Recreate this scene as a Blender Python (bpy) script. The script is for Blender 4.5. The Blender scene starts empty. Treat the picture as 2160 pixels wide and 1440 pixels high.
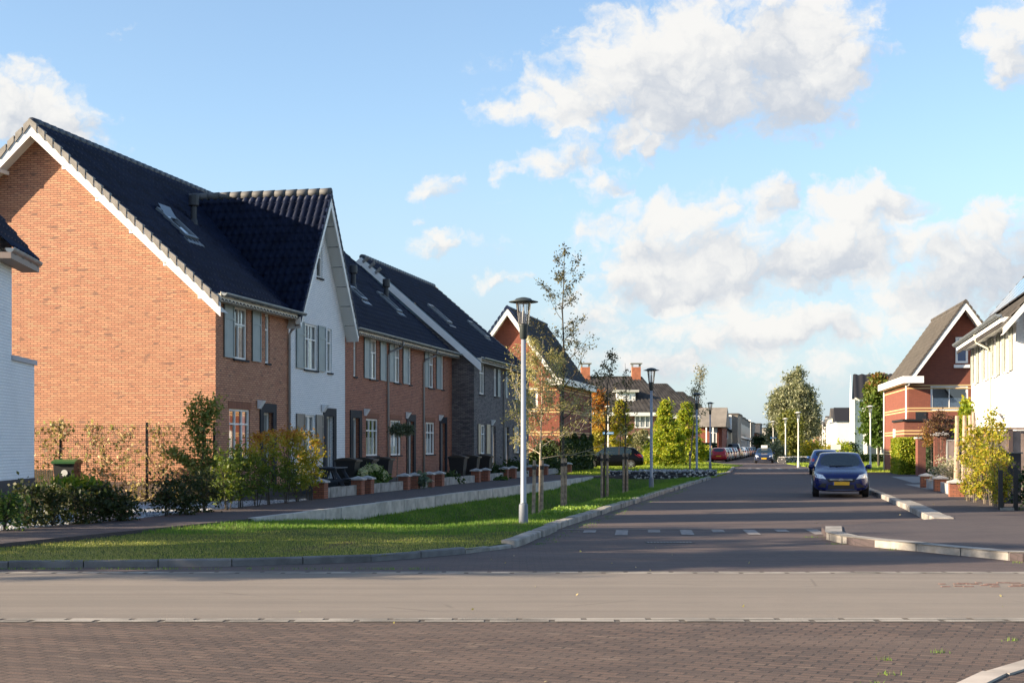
import bpy, bmesh, math, random
import numpy as np
from mathutils import Vector, Matrix
from mathutils.bvhtree import BVHTree
R = math.radians
C = bpy.context.scene.collection
SC = bpy.context.scene
# ------------------------------------------------------------------ camera, sky, sun, exposure
EYE = 1.67
cam_d = bpy.data.cameras.new('camera'); cam = bpy.data.objects.new('camera', cam_d); C.objects.link(cam)
cam.location = (0, 0, EYE); cam.rotation_euler = (R(90), 0, 0)
cam_d.sensor_width = 36; cam_d.lens = 50; cam_d.shift_y = 220/2160; cam_d.clip_start = .1; cam_d.clip_end = 6000
SC.camera = cam
SUN_EL = R(18.8); SUN_H = Vector((-.966, -.257)).normalized()       # horizontal direction towards the sun
sun_d = bpy.data.lights.new('sun', 'SUN'); sun = bpy.data.objects.new('sun', sun_d); C.objects.link(sun)
sv = Vector((SUN_H.x*math.cos(SUN_EL), SUN_H.y*math.cos(SUN_EL), math.sin(SUN_EL)))
sun.rotation_euler = sv.to_track_quat('Z', 'Y').to_euler(); sun.location = (-30, -10, 30)
sun_d.energy = 5.0; sun_d.angle = R(.55); sun_d.color = (1, .81, .58)
world = bpy.data.worlds.new('World'); SC.world = world; world.use_nodes = True
SC.view_settings.view_transform = 'Standard'; SC.view_settings.look = 'None'; SC.view_settings.gamma = 1
SC.view_settings.exposure = 1.52

class NT:                                                            # small helper to write node trees
    def __init__(s, t): s.t = t; s.n = t.nodes; s.l = t.links
    def new(s, k, **a):
        o = s.n.new(k)
        for q, v in a.items(): setattr(o, q, v)
        return o
    def put(s, sock, v):
        if isinstance(v, bpy.types.NodeSocket): s.l.new(v, sock)
        elif v is not None: sock.default_value = v
    def m(s, op, a, b=None, c=None, clamp=False):
        o = s.new('ShaderNodeMath', operation=op, use_clamp=clamp)
        for i, v in enumerate((a, b, c)):
            if v is not None: s.put(o.inputs[i], v)
        return o.outputs[0]
    def mr(s, v, a, b, c=0, d=1, kind='SMOOTHSTEP'):
        o = s.new('ShaderNodeMapRange', interpolation_type=kind)
        for i, x in enumerate((v, a, b, c, d)): s.put(o.inputs[i], x)
        return o.outputs[0]
    def mix(s, f, a, b, mode='MIX'):
        o = s.new('ShaderNodeMix', data_type='RGBA', blend_type=mode)
        s.put(o.inputs[0], f)
        for i, v in ((6, a), (7, b)):
            s.put(o.inputs[i], (*v, 1) if isinstance(v, tuple) and len(v) == 3 else v)
        return o.outputs[2]
    def noise(s, vec, scale, detail=3, rough=.55, dist=0, dim='3D'):
        o = s.new('ShaderNodeTexNoise', noise_dimensions=dim); s.put(o.inputs['Vector'], vec)
        o.inputs['Scale'].default_value = scale; o.inputs['Detail'].default_value = detail
        o.inputs['Roughness'].default_value = rough; o.inputs['Distortion'].default_value = dist
        return o.outputs[0]
    def vec(s, x, y, z=0):
        o = s.new('ShaderNodeCombineXYZ')
        for i, v in enumerate((x, y, z)): s.put(o.inputs[i], v)
        return o.outputs[0]

def build_world():
    t = NT(world.node_tree); t.n.clear()
    out = t.new('ShaderNodeOutputWorld'); bg = t.new('ShaderNodeBackground')
    sky = t.new('ShaderNodeTexSky', sky_type='NISHITA', sun_disc=False, sun_elevation=SUN_EL,
                sun_rotation=math.atan2(SUN_H.x, SUN_H.y), altitude=0, air_density=1.0, dust_density=.6, ozone_density=2.2)
    tc = t.new('ShaderNodeTexCoord'); sp = t.new('ShaderNodeSeparateXYZ'); t.l.new(tc.outputs['Generated'], sp.inputs[0])
    ay = t.m('MAXIMUM', t.m('ABSOLUTE', sp.outputs[1]), .12)
    u = t.m('DIVIDE', sp.outputs[0], ay); v = t.m('DIVIDE', sp.outputs[2], ay)
    p = t.vec(u, v, sp.outputs[1])
    n1 = t.new('ShaderNodeTexNoise', noise_dimensions='2D'); t.l.new(p, n1.inputs['Vector']); n1.inputs['Scale'].default_value = 7; n1.inputs['Detail'].default_value = 6; n1.inputs['Roughness'].default_value = .6
    n2 = t.new('ShaderNodeTexNoise', noise_dimensions='2D'); t.l.new(p, n2.inputs['Vector']); n2.inputs['Scale'].default_value = 22; n2.inputs['Detail'].default_value = 7; n2.inputs['Roughness'].default_value = .62
    s1 = t.new('ShaderNodeSeparateColor'); t.l.new(n1.outputs['Color'], s1.inputs[0])
    s2 = t.new('ShaderNodeSeparateColor'); t.l.new(n2.outputs['Color'], s2.inputs[0])
    du = t.m('ADD', t.m('MULTIPLY', t.m('SUBTRACT', s1.outputs[0], .5), .07), t.m('MULTIPLY', t.m('SUBTRACT', s2.outputs[0], .5), .05))
    dv = t.m('ADD', t.m('MULTIPLY', t.m('SUBTRACT', s1.outputs[1], .5), .04), t.m('MULTIPLY', t.m('SUBTRACT', s2.outputs[1], .5), .035))
    uu = t.m('ADD', u, du); vv = t.m('ADD', v, dv)
    # clouds: azimuth/height tangents of centre, half widths, tilt in degrees, strength
    CL = [(.037,.243,.06,.03,6,1.15),(.062,.28,.05,.03,10,1.),(.117,.263,.11,.056,5,1.5),(.200,.278,.066,.066,0,1.4),(.143,.303,.08,.03,0,.9),(.24,.266,.042,.014,25,1.1),(.0,.27,.03,.014,0,.35),(.083,.309,.01,.006,30,.5),
          (.027,.202,.035,.017,20,1.),(.07,.218,.036,.015,14,1.05),(.092,.212,.014,.02,0,.95),(.053,.184,.030,.018,14,.95),(.03,.175,.02,.01,0,.5),
          (-.057,.187,.032,.013,18,.8),(-.067,.158,.011,.006,20,.55),(-.055,.139,.027,.012,8,.85),(-.012,.141,.02,.007,5,.5),(-.007,.115,.017,.009,25,.6),(-.007,.17,.012,.005,20,.4),(-.10,.12,.012,.006,0,.35),
          (.103,.158,.078,.024,2,1.15),(.173,.170,.022,.018,40,1.05),(.038,.153,.024,.013,22,.9),(.123,.128,.095,.033,0,1.45),(.243,.157,.052,.031,8,1.3),(.225,.128,.11,.024,0,1.35),(.207,.11,.07,.008,4,.6),
          (.317,.120,.08,.036,18,1.3),(.35,.145,.045,.03,20,1.1),(.27,.106,.04,.012,6,.8),(.355,.293,.034,.045,-10,1.1),(.33,.31,.03,.01,30,.4),
          (.05,.09,.042,.026,0,1.),(.17,.082,.10,.024,0,1.15),(.11,.062,.09,.02,0,.95),(.22,.05,.09,.02,0,.6),(.02,.06,.05,.015,0,.5),(.29,.07,.05,.012,0,.5),
          (-.335,.232,.062,.036,-16,1.4),(-.36,.25,.045,.036,0,1.3),(-.31,.205,.05,.015,-12,.7),(-.277,.293,.022,.006,14,.5),(-.35,.312,.05,.01,0,.4),
          (-.75,.3,.2,.06,10,1.),(-1.3,.5,.3,.1,0,1.),(.8,.25,.25,.06,0,1.),(1.5,.5,.4,.12,0,1.)]
    tot = None; hsum = None; qs = None
    for cu, cv, ru, rv, ang, w in CL:
        ca, sa = math.cos(R(ang)), math.sin(R(ang))
        # rotated, scaled coordinates by dot products
        a = t.m('MULTIPLY_ADD', uu, ca/ru, t.m('MULTIPLY_ADD', vv, sa/ru, -(cu*ca+cv*sa)/ru))
        b = t.m('MULTIPLY_ADD', uu, -sa/rv, t.m('MULTIPLY_ADD', vv, ca/rv, -(-cu*sa+cv*ca)/rv))
        r2 = t.m('ADD', t.m('MULTIPLY', a, a), t.m('MULTIPLY', b, b))
        q = t.m('MAXIMUM', t.m('MULTIPLY_ADD', r2, -.72*w, w), 0)
        hq = t.m('MULTIPLY', q, t.m('MULTIPLY_ADD', a, -.5, b))
        tot = q if tot is None else t.m('MAXIMUM', tot, q)
        qs = q if qs is None else t.m('ADD', qs, q)
        hsum = hq if hsum is None else t.m('ADD', hsum, hq)
    rel = t.m('DIVIDE', hsum, t.m('MAXIMUM', qs, .05))
    vo = t.new('ShaderNodeTexVoronoi', feature='F1', voronoi_dimensions='2D'); t.l.new(t.vec(uu, t.m('MULTIPLY', vv, 1.25), sp.outputs[1]), vo.inputs['Vector'])
    vo.inputs['Scale'].default_value = 34; vo.inputs['Detail'].default_value = 3; vo.inputs['Roughness'].default_value = .55
    bil = t.m('SUBTRACT', .42, vo.outputs['Distance'])
    f3 = t.noise(p, 46, 5, .6, dim='2D'); f4 = t.noise(t.vec(t.m('MULTIPLY', u, .8), t.m('MULTIPLY', v, 1.4), sp.outputs[1]), 13, 4, .6, dim='2D')
    dens = t.m('ADD', tot, t.m('MULTIPLY', bil, .62))
    dens = t.m('ADD', dens, t.m('MULTIPLY', t.m('SUBTRACT', f3, .5), .55))
    dens = t.m('ADD', dens, t.m('MULTIPLY', t.m('SUBTRACT', f4, .5), 1.05))
    mask = t.mr(dens, .03, .80, 0, .96)
    mask = t.m('MULTIPLY', mask, t.mr(tot, .0, .3))
    br = t.m('ADD', t.m('MULTIPLY', rel, .95), t.m('MULTIPLY', bil, .8))
    br = t.m('ADD', br, t.m('MULTIPLY', t.m('SUBTRACT', f4, .5), 1.4))
    br = t.m('ADD', br, t.m('MULTIPLY', t.m('SUBTRACT', dens, .8), -.45))
    br = t.mr(br, -1.2, .0)
    ccol = t.mix(br, CLOUD_DARK, CLOUD_LIGHT)
    veil = t.m('MULTIPLY', t.mr(v, .0, .24, .97, .12), t.mr(t.noise(p, 5, 4, .55, dim='2D'), .3, .7, .75, 1))
    skyc = t.mix(1.0, sky.outputs[0], SKY_TINT, 'MULTIPLY')
    skyc = t.mix(veil, skyc, VEIL)
    col = t.mix(mask, skyc, ccol)
    t.l.new(col, bg.inputs[0]); bg.inputs[1].default_value = SKY_STR
    t.l.new(bg.outputs[0], out.inputs[0])
    world.cycles.sampling_method = 'MANUAL'; world.cycles.sample_map_resolution = 512
SKY_STR = .118; SKY_TINT = (.77, .775, .78)
CLOUD_LIGHT = (2.85, 2.8, 2.7); CLOUD_DARK = (1.75, 1.88, 2.1); VEIL = (1.62, 2.0, 2.35)
build_world()

# ------------------------------------------------------------------ materials
MATS = {}
def mat(name, col, rough=.7, metal=0, var=0, vscale=3, bump=0, bscale=40, spec=.5, coat=0, col2=None, coords='Object'):
    if name in MATS: return MATS[name]
    m = bpy.data.materials.new(name); m.use_nodes = True; t = NT(m.node_tree); b = t.n['Principled BSDF']
    b.inputs['Base Color'].default_value = (*col, 1); b.inputs['Roughness'].default_value = rough
    b.inputs['Metallic'].default_value = metal; b.inputs['Specular IOR Level'].default_value = spec; b.inputs['Coat Weight'].default_value = coat
    tc = None
    if var or col2 or bump:
        tc = t.new('ShaderNodeTexCoord').outputs[coords]
    if var or col2:
        n = t.noise(tc, vscale, 5, .6)
        c2 = col2 or tuple(c*(1-var) for c in col)
        c1 = col if col2 else tuple(min(1, c*(1+var*.6)) for c in col)
        t.l.new(t.mix(t.mr(n, .3, .7), c1, c2), b.inputs['Base Color'])
    if bump:
        bp = t.new('ShaderNodeBump'); bp.inputs['Strength'].default_value = bump; bp.inputs['Distance'].default_value = .02
        t.l.new(t.noise(tc, bscale, 4, .6), bp.inputs['Height']); t.l.new(bp.outputs[0], b.inputs['Normal'])
    MATS[name] = m; return m
def brick_mat(name, c1, c2, mortar, bw=.21, bh=.0625, mort=.009, rough=.85, bump=.6, spot=None, rot=0, offset=.5, squash=1, dirt=.15):
    if name in MATS: return MATS[name]
    m = bpy.data.materials.new(name); m.use_nodes = True; t = NT(m.node_tree); b = t.n['Principled BSDF']
    tc = t.new('ShaderNodeTexCoord')
    mp = t.new('ShaderNodeMapping'); t.l.new(tc.outputs['UV'], mp.inputs[0]); mp.inputs['Rotation'].default_value = (0, 0, rot)
    def br(a, bb, mo, bias):
        k = t.new('ShaderNodeTexBrick', offset=offset); t.l.new(mp.outputs[0], k.inputs['Vector'])
        k.inputs['Color1'].default_value = (*a, 1); k.inputs['Color2'].default_value = (*bb, 1); k.inputs['Mortar'].default_value = (*mo, 1)
        k.inputs['Scale'].default_value = 1; k.inputs['Mortar Size'].default_value = mort; k.inputs['Mortar Smooth'].default_value = .3
        k.inputs['Bias'].default_value = bias; k.inputs['Brick Width'].default_value = bw; k.inputs['Row Height'].default_value = bh
        return k
    k = br(c1, c2, mortar, 0)
    big = t.noise(tc.outputs['UV'], .6, 4, .6)
    col = t.mix(t.mr(big, .35, .7, 0, dirt), k.outputs[0], tuple(c*.55 for c in c1))
    # some bricks burnt darker: low-frequency noise sampled through stretched coordinates
    if spot:
        mp2 = t.new('ShaderNodeMapping'); t.l.new(mp.outputs[0], mp2.inputs[0]); mp2.inputs['Scale'].default_value = (1/bw*.45, 1/bh*.45, 1)
        sp = t.noise(mp2.outputs[0], 1.2, 1, .5)
        col = t.mix(t.m('MULTIPLY', t.mr(sp, .62, .72, 0, .75), t.m('SUBTRACT', 1, k.outputs[1])), col, spot)
    t.l.new(col, b.inputs['Base Color']); b.inputs['Roughness'].default_value = rough
    bp = t.new('ShaderNodeBump'); bp.inputs['Strength'].default_value = bump; bp.inputs['Distance'].default_value = .01
    h = t.m('ADD', t.m('SUBTRACT', 1, k.outputs[1]), t.m('MULTIPLY', t.noise(tc.outputs['UV'], 60, 3, .6), .5))
    t.l.new(h, bp.inputs['Height']); t.l.new(bp.outputs[0], b.inputs['Normal'])
    MATS[name] = m; return m
def leaf_mat(name, cols, transl=.35, rough=.55):
    """leaf colour picked by the leaf's own random number, stored in its UV"""
    if name in MATS: return MATS[name]
    m = bpy.data.materials.new(name); m.use_nodes = True; t = NT(m.node_tree); t.n.clear()
    out = t.new('ShaderNodeOutputMaterial'); uv = t.new('ShaderNodeTexCoord'); sp = t.new('ShaderNodeSeparateXYZ'); t.l.new(uv.outputs['UV'], sp.inputs[0])
    cr = t.new('ShaderNodeValToRGB'); t.l.new(sp.outputs[0], cr.inputs[0]); e = cr.color_ramp.elements
    while len(e) < len(cols): e.new(.5)
    for i, c in enumerate(cols): e[i].position = i/(len(cols)-1); e[i].color = (*c, 1)
    d = t.new('ShaderNodeBsdfPrincipled'); t.l.new(cr.outputs[0], d.inputs['Base Color']); d.inputs['Roughness'].default_value = rough; d.inputs['Specular IOR Level'].default_value = .35
    tr = t.new('ShaderNodeBsdfTranslucent'); t.l.new(t.mix(.5, cr.outputs[0], t.mix(1, cr.outputs[0], (1.5, 1.4, .5), 'MULTIPLY')), tr.inputs[0])
    mx = t.new('ShaderNodeMixShader'); mx.inputs[0].default_value = transl
    t.l.new(d.outputs[0], mx.inputs[1]); t.l.new(tr.outputs[0], mx.inputs[2]); t.l.new(mx.outputs[0], out.inputs[0])
    MATS[name] = m; return m
def glass_mat(name='window_glass', tint=(.92, .95, .95), refl=.16):
    if name in MATS: return MATS[name]
    m = bpy.data.materials.new(name); m.use_nodes = True; t = NT(m.node_tree); t.n.clear()
    out = t.new('ShaderNodeOutputMaterial'); g = t.new('ShaderNodeBsdfGlossy'); g.inputs['Roughness'].default_value = .02
    tr = t.new('ShaderNodeBsdfTransparent'); tr.inputs[0].default_value = (*tint, 1)
    lw = t.new('ShaderNodeFresnel'); lw.inputs[0].default_value = 1.5
    mx = t.new('ShaderNodeMixShader'); t.l.new(t.m('ADD', t.m('MULTIPLY', lw.outputs[0], 1.2), refl, clamp=True), mx.inputs[0])
    t.l.new(tr.outputs[0], mx.inputs[1]); t.l.new(g.outputs[0], mx.inputs[2]); t.l.new(mx.outputs[0], out.inputs[0])
    MATS[name] = m; return m
def stone_mat(name, cols):
    return leaf_mat(name, cols, transl=0, rough=.85)

M_ORANGE = brick_mat('orange_brick', (.58,.295,.175), (.43,.19,.115), (.15,.085,.06), mort=.0105, dirt=.35, spot=(.14,.085,.07))
M_WHITEB = brick_mat('white_brick', (.84,.85,.86), (.76,.78,.80), (.50,.52,.55), spot=None, dirt=.08, bump=.8)
M_WHITEB2 = brick_mat('white_brick_plain', (.78,.78,.77), (.74,.74,.73), (.60,.60,.60), dirt=.05)
M_GREYB = brick_mat('dark_grey_brick', (.20,.18,.18), (.085,.078,.085), (.035,.033,.036), spot=(.25,.22,.2))
M_REDB = brick_mat('deep_red_brick', (.27,.075,.045), (.22,.06,.04), (.12,.045,.03))
M_BROWNB = brick_mat('brown_brick', (.22,.10,.07), (.17,.075,.055), (.10,.06,.045))
M_BAND = mat('yellow_brick_band', (.62,.42,.2), .8)
M_LINTEL = brick_mat('soldier_course', (.30,.12,.07), (.24,.09,.05), (.10,.05,.03), bw=.0625, bh=.21, offset=0)
M_TILE = mat('black_roof_tile', (.011,.018,.046), .5, var=.35, vscale=2.2, bump=.2, bscale=25, spec=.11)
M_TILEG = mat('weathered_dark_tile', (.060,.055,.052), .7, var=.4, vscale=1.5, spec=.3)
M_TILEB = mat('brown_grey_tile', (.075,.066,.058), .8, var=.25, vscale=1.5)
M_VERGE = mat('sunlit_verge_tile', (.21,.20,.185), .75, var=.25, vscale=4, bump=.3)  # black tiles facing the sun: their sunlit grey is put into the colour
M_WHITE = mat('white_paint', (.78,.78,.76), .45, var=.06, vscale=2)
M_CREAM = mat('cream_paint', (.62,.57,.48), .5, var=.06)
M_SHUT = mat('grey_green_shutter_paint', (.24,.29,.30), .45, var=.08)
M_SHUTB = mat('taupe_shutter_paint', (.22,.20,.175), .5, var=.08)
M_SHUTC = mat('sand_shutter_paint', (.50,.41,.29), .5, var=.08)
M_ANTH = mat('anthracite_surround', (.014,.017,.026), .6, var=.15, spec=.2)
M_DOOR = mat('grey_door_paint', (.17,.19,.19), .4)
M_ZINC = mat('zinc_gutter', (.25,.28,.30), .45, metal=.55, var=.2, vscale=4)
M_GLASS = glass_mat()
M_CURT = mat('curtain', (.82,.83,.86), .9, var=.2, vscale=9)
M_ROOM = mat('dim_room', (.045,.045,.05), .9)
M_DARK = mat('dark_metal', (.018,.02,.022), .45, metal=.3)
M_BLACKP = mat('black_plastic', (.012,.012,.013), .55)
M_CONC = mat('concrete', (.34,.32,.29), .85, var=.3, vscale=2.5, bump=.4, bscale=60)
M_KERB = mat('kerb_concrete', (.30,.28,.255), .9, var=.4, vscale=2.2, bump=.5, bscale=50)
M_CAP = mat('capstone', (.45,.44,.43), .85, var=.25, vscale=6, bump=.3)
M_STEEL = mat('galvanised_post', (.27,.30,.35), .5, metal=.2, var=.1, vscale=2)
M_LAMPTOP = mat('lamp_cap', (.035,.045,.045), .5)
M_WOOD = mat('weathered_stake_wood', (.33,.25,.18), .85, var=.5, vscale=8, bump=.5)
M_BARK = mat('bark', (.17,.14,.105), .9, var=.4, vscale=12, bump=.5)
M_BARKD = mat('dark_bark', (.06,.052,.04), .9, var=.4, vscale=12, bump=.5)

# ------------------------------------------------------------------ objects
def setp(o, label=None, cat=None, group=None, kind=None):
    if label: o['label'] = label
    if cat: o['category'] = cat
    if group: o['group'] = group
    if kind: o['kind'] = kind
    return o
def thing(name, label, cat, loc=(0, 0, 0), rz=0, group=None):
    o = bpy.data.objects.new(name, None); C.objects.link(o); o.empty_display_size = .2
    o.location = loc; o.rotation_euler = (0, 0, rz)
    return setp(o, label, cat, group)
def copy_tree(o, parent=None):
    c = o.copy(); C.objects.link(c)
    if parent: c.parent = parent
    for ch in list(o.children): copy_tree(ch, c)
    return c
def link(name, me, m, parent=None, smooth=False):
    for x in (m if isinstance(m, (list, tuple)) else [m]): me.materials.append(x)
    if smooth: me.polygons.foreach_set('use_smooth', [True]*len(me.polygons))
    o = bpy.data.objects.new(name, me); C.objects.link(o)
    if parent: o.parent = parent
    return o
class MB:
    """collects shapes into one mesh; uv in metres by face direction"""
    def __init__(s): s.v = []; s.f = []; s.mi = []; s.cur = 0
    def face(s, pts, m=None):
        k = len(s.v); s.v += [tuple(p) for p in pts]; s.f.append(tuple(range(k, k+len(pts)))); s.mi.append(s.cur if m is None else m); return s
    def box(s, x0, x1, y0, y1, z0, z1, skip=''):
        P = [(x0,y0,z0),(x1,y0,z0),(x1,y1,z0),(x0,y1,z0),(x0,y0,z1),(x1,y0,z1),(x1,y1,z1),(x0,y1,z1)]
        for k, q in (('b',(0,3,2,1)),('t',(4,5,6,7)),('f',(0,1,5,4)),('r',(1,2,6,5)),('k',(2,3,7,6)),('l',(3,0,4,7))):
            if k not in skip: s.face([P[i] for i in q])
        return s
    def obox(s, c, ax, ay, az):                                      # oriented box: centre and three half vectors
        c, ax, ay, az = map(np.array, (c, ax, ay, az)); P = [c+i*ax+j*ay+k*az for k in (-1,1) for j in (-1,1) for i in (-1,1)]
        for q in ((0,2,3,1),(4,5,7,6),(0,1,5,4),(1,3,7,5),(3,2,6,7),(2,0,4,6)): s.face([P[i] for i in q])
        return s
    def bar(s, a, b, w, h, up=(0,0,1)):
        a, b = np.array(a, float), np.array(b, float); d = b-a; L = np.linalg.norm(d); d /= L
        up = np.array(up, float); side = np.cross(d, up); side /= np.linalg.norm(side); u2 = np.cross(side, d)
        return s.obox((a+b)/2, d*L/2, side*w/2, u2*h/2)
    def tube(s, pts, rad, n=10, cap=True):
        pts = [np.array(p, float) for p in pts]; rad = rad if isinstance(rad, (list, tuple)) else [rad]*len(pts)
        rings = []
        for i, p in enumerate(pts):
            d = pts[min(i+1, len(pts)-1)]-pts[max(i-1, 0)]; d = d/(np.linalg.norm(d)+1e-9)
            a = np.cross(d, (0,0,1) if abs(d[2]) < .95 else (1,0,0)); a /= np.linalg.norm(a); b = np.cross(d, a)
            rings.append([p+rad[i]*(math.cos(2*math.pi*k/n)*a+math.sin(2*math.pi*k/n)*b) for k in range(n)])
        k0 = len(s.v)
        for r in rings: s.v += [tuple(q) for q in r]
        for i in range(len(rings)-1):
            for k in range(n):
                k2 = (k+1) % n; s.f.append((k0+i*n+k, k0+i*n+k2, k0+(i+1)*n+k2, k0+(i+1)*n+k)); s.mi.append(s.cur)
        if cap:
            s.f.append(tuple(k0+k for k in range(n))[::-1]); s.mi.append(s.cur)
            s.f.append(tuple(k0+(len(rings)-1)*n+k for k in range(n))); s.mi.append(s.cur)
        return s
    def lathe(s, c, prof, n=20):                                     # prof: (radius, z) pairs
        k0 = len(s.v); cx, cy, cz = c
        for r, z in prof: s.v += [(cx+r*math.cos(2*math.pi*k/n), cy+r*math.sin(2*math.pi*k/n), cz+z) for k in range(n)]
        for i in range(len(prof)-1):
            for k in range(n):
                k2 = (k+1) % n; s.f.append((k0+i*n+k, k0+i*n+k2, k0+(i+1)*n+k2, k0+(i+1)*n+k)); s.mi.append(s.cur)
        return s
    def prism(s, poly, z0, z1):                                      # xy polygon, counter-clockwise
        s.face([(x, y, z1) for x, y in poly]); s.face([(x, y, z0) for x, y in poly[::-1]])
        for i in range(len(poly)):
            a, b = poly[i], poly[(i+1) % len(poly)]; s.face([(*a, z0), (*b, z0), (*b, z1), (*a, z1)])
        return s
    def build(s, name, m, parent=None, smooth=False, weld=False):
        me = bpy.data.meshes.new(name); me.from_pydata(s.v, [], s.f)
        me.polygons.foreach_set('material_index', s.mi)
        uvl = me.uv_layers.new(name='UVMap').data
        V = np.array(s.v)
        uv = []
        for f in s.f:
            P = V[list(f)]; c = np.zeros(3)
            for i in range(len(f)): c += np.cross(P[i], P[(i+1) % len(f)])
            l = np.linalg.norm(c); c = c/l if l > 1e-12 else np.array((0,0,1.))
            if abs(c[2]) > .97: uv += [(p[0], p[1]) for p in P]
            else:
                t = np.array((-c[1], c[0], 0)); t /= np.linalg.norm(t); b = np.cross(c, t); uv += [(p@t, p@b) for p in P]
        uvl.foreach_set('uv', np.array(uv, np.float32).ravel())
        if weld:
            bm = bmesh.new(); bm.from_mesh(me); bmesh.ops.remove_doubles(bm, verts=bm.verts, dist=1e-4); bm.to_mesh(me); bm.free()
        me.update(); return link(name, me, m, parent, smooth)

def np_mesh(name, V, F, m, parent=None, uv=None, smooth=False):
    """V (n,3), F (k,4 or 3) arrays, uv per face (k,2) or per loop"""
    V = np.asarray(V, np.float32); F = np.asarray(F, np.int32); k, c = F.shape
    me = bpy.data.meshes.new(name); me.vertices.add(len(V)); me.vertices.foreach_set('co', V.ravel())
    me.loops.add(k*c); me.loops.foreach_set('vertex_index', F.ravel())
    me.polygons.add(k); me.polygons.foreach_set('loop_start', np.arange(0, k*c, c, dtype=np.int32)); me.polygons.foreach_set('loop_total', np.full(k, c, np.int32))
    if uv is not None:
        uv = np.asarray(uv, np.float32)
        if uv.shape[0] == k and uv.ndim == 2: uv = np.repeat(uv, c, axis=0)
        l = me.uv_layers.new(name='UVMap'); l.data.foreach_set('uv', uv.ravel())
    me.update(calc_edges=True); me.validate()
    return link(name, me, m, parent, smooth)
def grid_obj(name, P, m, parent=None, smooth=True, uv=None):
    r, c = P.shape[:2]; i = np.arange(r*c).reshape(r, c)
    F = np.stack([i[:-1,:-1], i[:-1,1:], i[1:,1:], i[1:,:-1]], -1).reshape(-1, 4)
    V = P.reshape(-1, 3); U = (V[:, :2] if uv is None else uv.reshape(-1, 2))[F].reshape(-1, 2)
    return np_mesh(name, V, F, m, parent, U, smooth)

def tile_roof(name, O, U, V, L, H, m, parent, tw=.25, th=.36, amp=.034, step=.036, seg=4):
    """pantiled slope: O lower corner, U along the eaves, V up the slope (unit vectors)"""
    O, U, V = (np.array(q, float) for q in (O, U, V)); N = np.cross(U, V); N /= np.linalg.norm(N)
    if N[2] < 0: N = -N
    nt = max(1, round(L/tw)); nr = max(1, round(H/th)); tw = L/nt; th = H/nr
    a = np.arange(nt*seg+1)/seg; ph = a % 1
    prof = amp*(np.sin(2*np.pi*(ph-.05))+.35*np.sin(4*np.pi*ph))
    rows = []
    for r in range(nr):
        for e, q in ((0, r*th), (1, (r+1)*th+.001)):
            lift = step*(1-e)
            rows.append(O+U*(a*tw)[:, None]+V*q+N*(prof+lift)[:, None])
    P = np.array(rows)
    return grid_obj(name, P, m, parent, smooth=False)

def wall(mb, O, A, x1, z0, z1, holes=(), x0=0, rev=.11):
    """vertical wall from O along A (2-D unit), outward normal (A.y,-A.x); holes (a0,a1,z0,z1) with reveals"""
    O = np.array(O, float)[:2]; A = np.array(A, float); A = A/np.linalg.norm(A); Nn = np.array((A[1], -A[0]))
    P = lambda a, z, d=0: (*(O+A*a-Nn*d), z)
    xs = sorted({x0, x1, *[h[0] for h in holes], *[h[1] for h in holes]}); zs = sorted({z0, z1, *[h[2] for h in holes], *[h[3] for h in holes]})
    for i in range(len(xs)-1):
        for j in range(len(zs)-1):
            cx, cz = (xs[i]+xs[i+1])/2, (zs[j]+zs[j+1])/2
            if any(h[0] < cx < h[1] and h[2] < cz < h[3] for h in holes): continue
            mb.face([P(xs[i], zs[j]), P(xs[i+1], zs[j]), P(xs[i+1], zs[j+1]), P(xs[i], zs[j+1])])
    for a0, a1, b0, b1 in holes:
        mb.face([P(a0,b0), P(a0,b0,rev), P(a0,b1,rev), P(a0,b1)]); mb.face([P(a1,b0,rev), P(a1,b0), P(a1,b1), P(a1,b1,rev)])
        mb.face([P(a0,b1), P(a0,b1,rev), P(a1,b1,rev), P(a1,b1)]); mb.face([P(a0,b0,rev), P(a0,b0), P(a1,b0), P(a1,b0,rev)])
class Face:
    """local frame on a wall: p(a, z, d) with d measured outwards"""
    def __init__(s, O, A): s.O = np.array(O, float)[:2]; A = np.array(A, float); s.A = A/np.linalg.norm(A); s.N = np.array((s.A[1], -s.A[0]))
    def p(s, a, z, d=0): return (*(s.O+s.A*a+s.N*d), z)
    def box(s, mb, a0, a1, z0, z1, d0, d1):
        A3, N3 = np.array((*s.A, 0)), np.array((*s.N, 0))
        c = np.array(s.p((a0+a1)/2, (z0+z1)/2, (d0+d1)/2)); mb.obox(c, A3*(a1-a0)/2, N3*(d1-d0)/2, np.array((0,0,(z1-z0)/2)))
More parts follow.
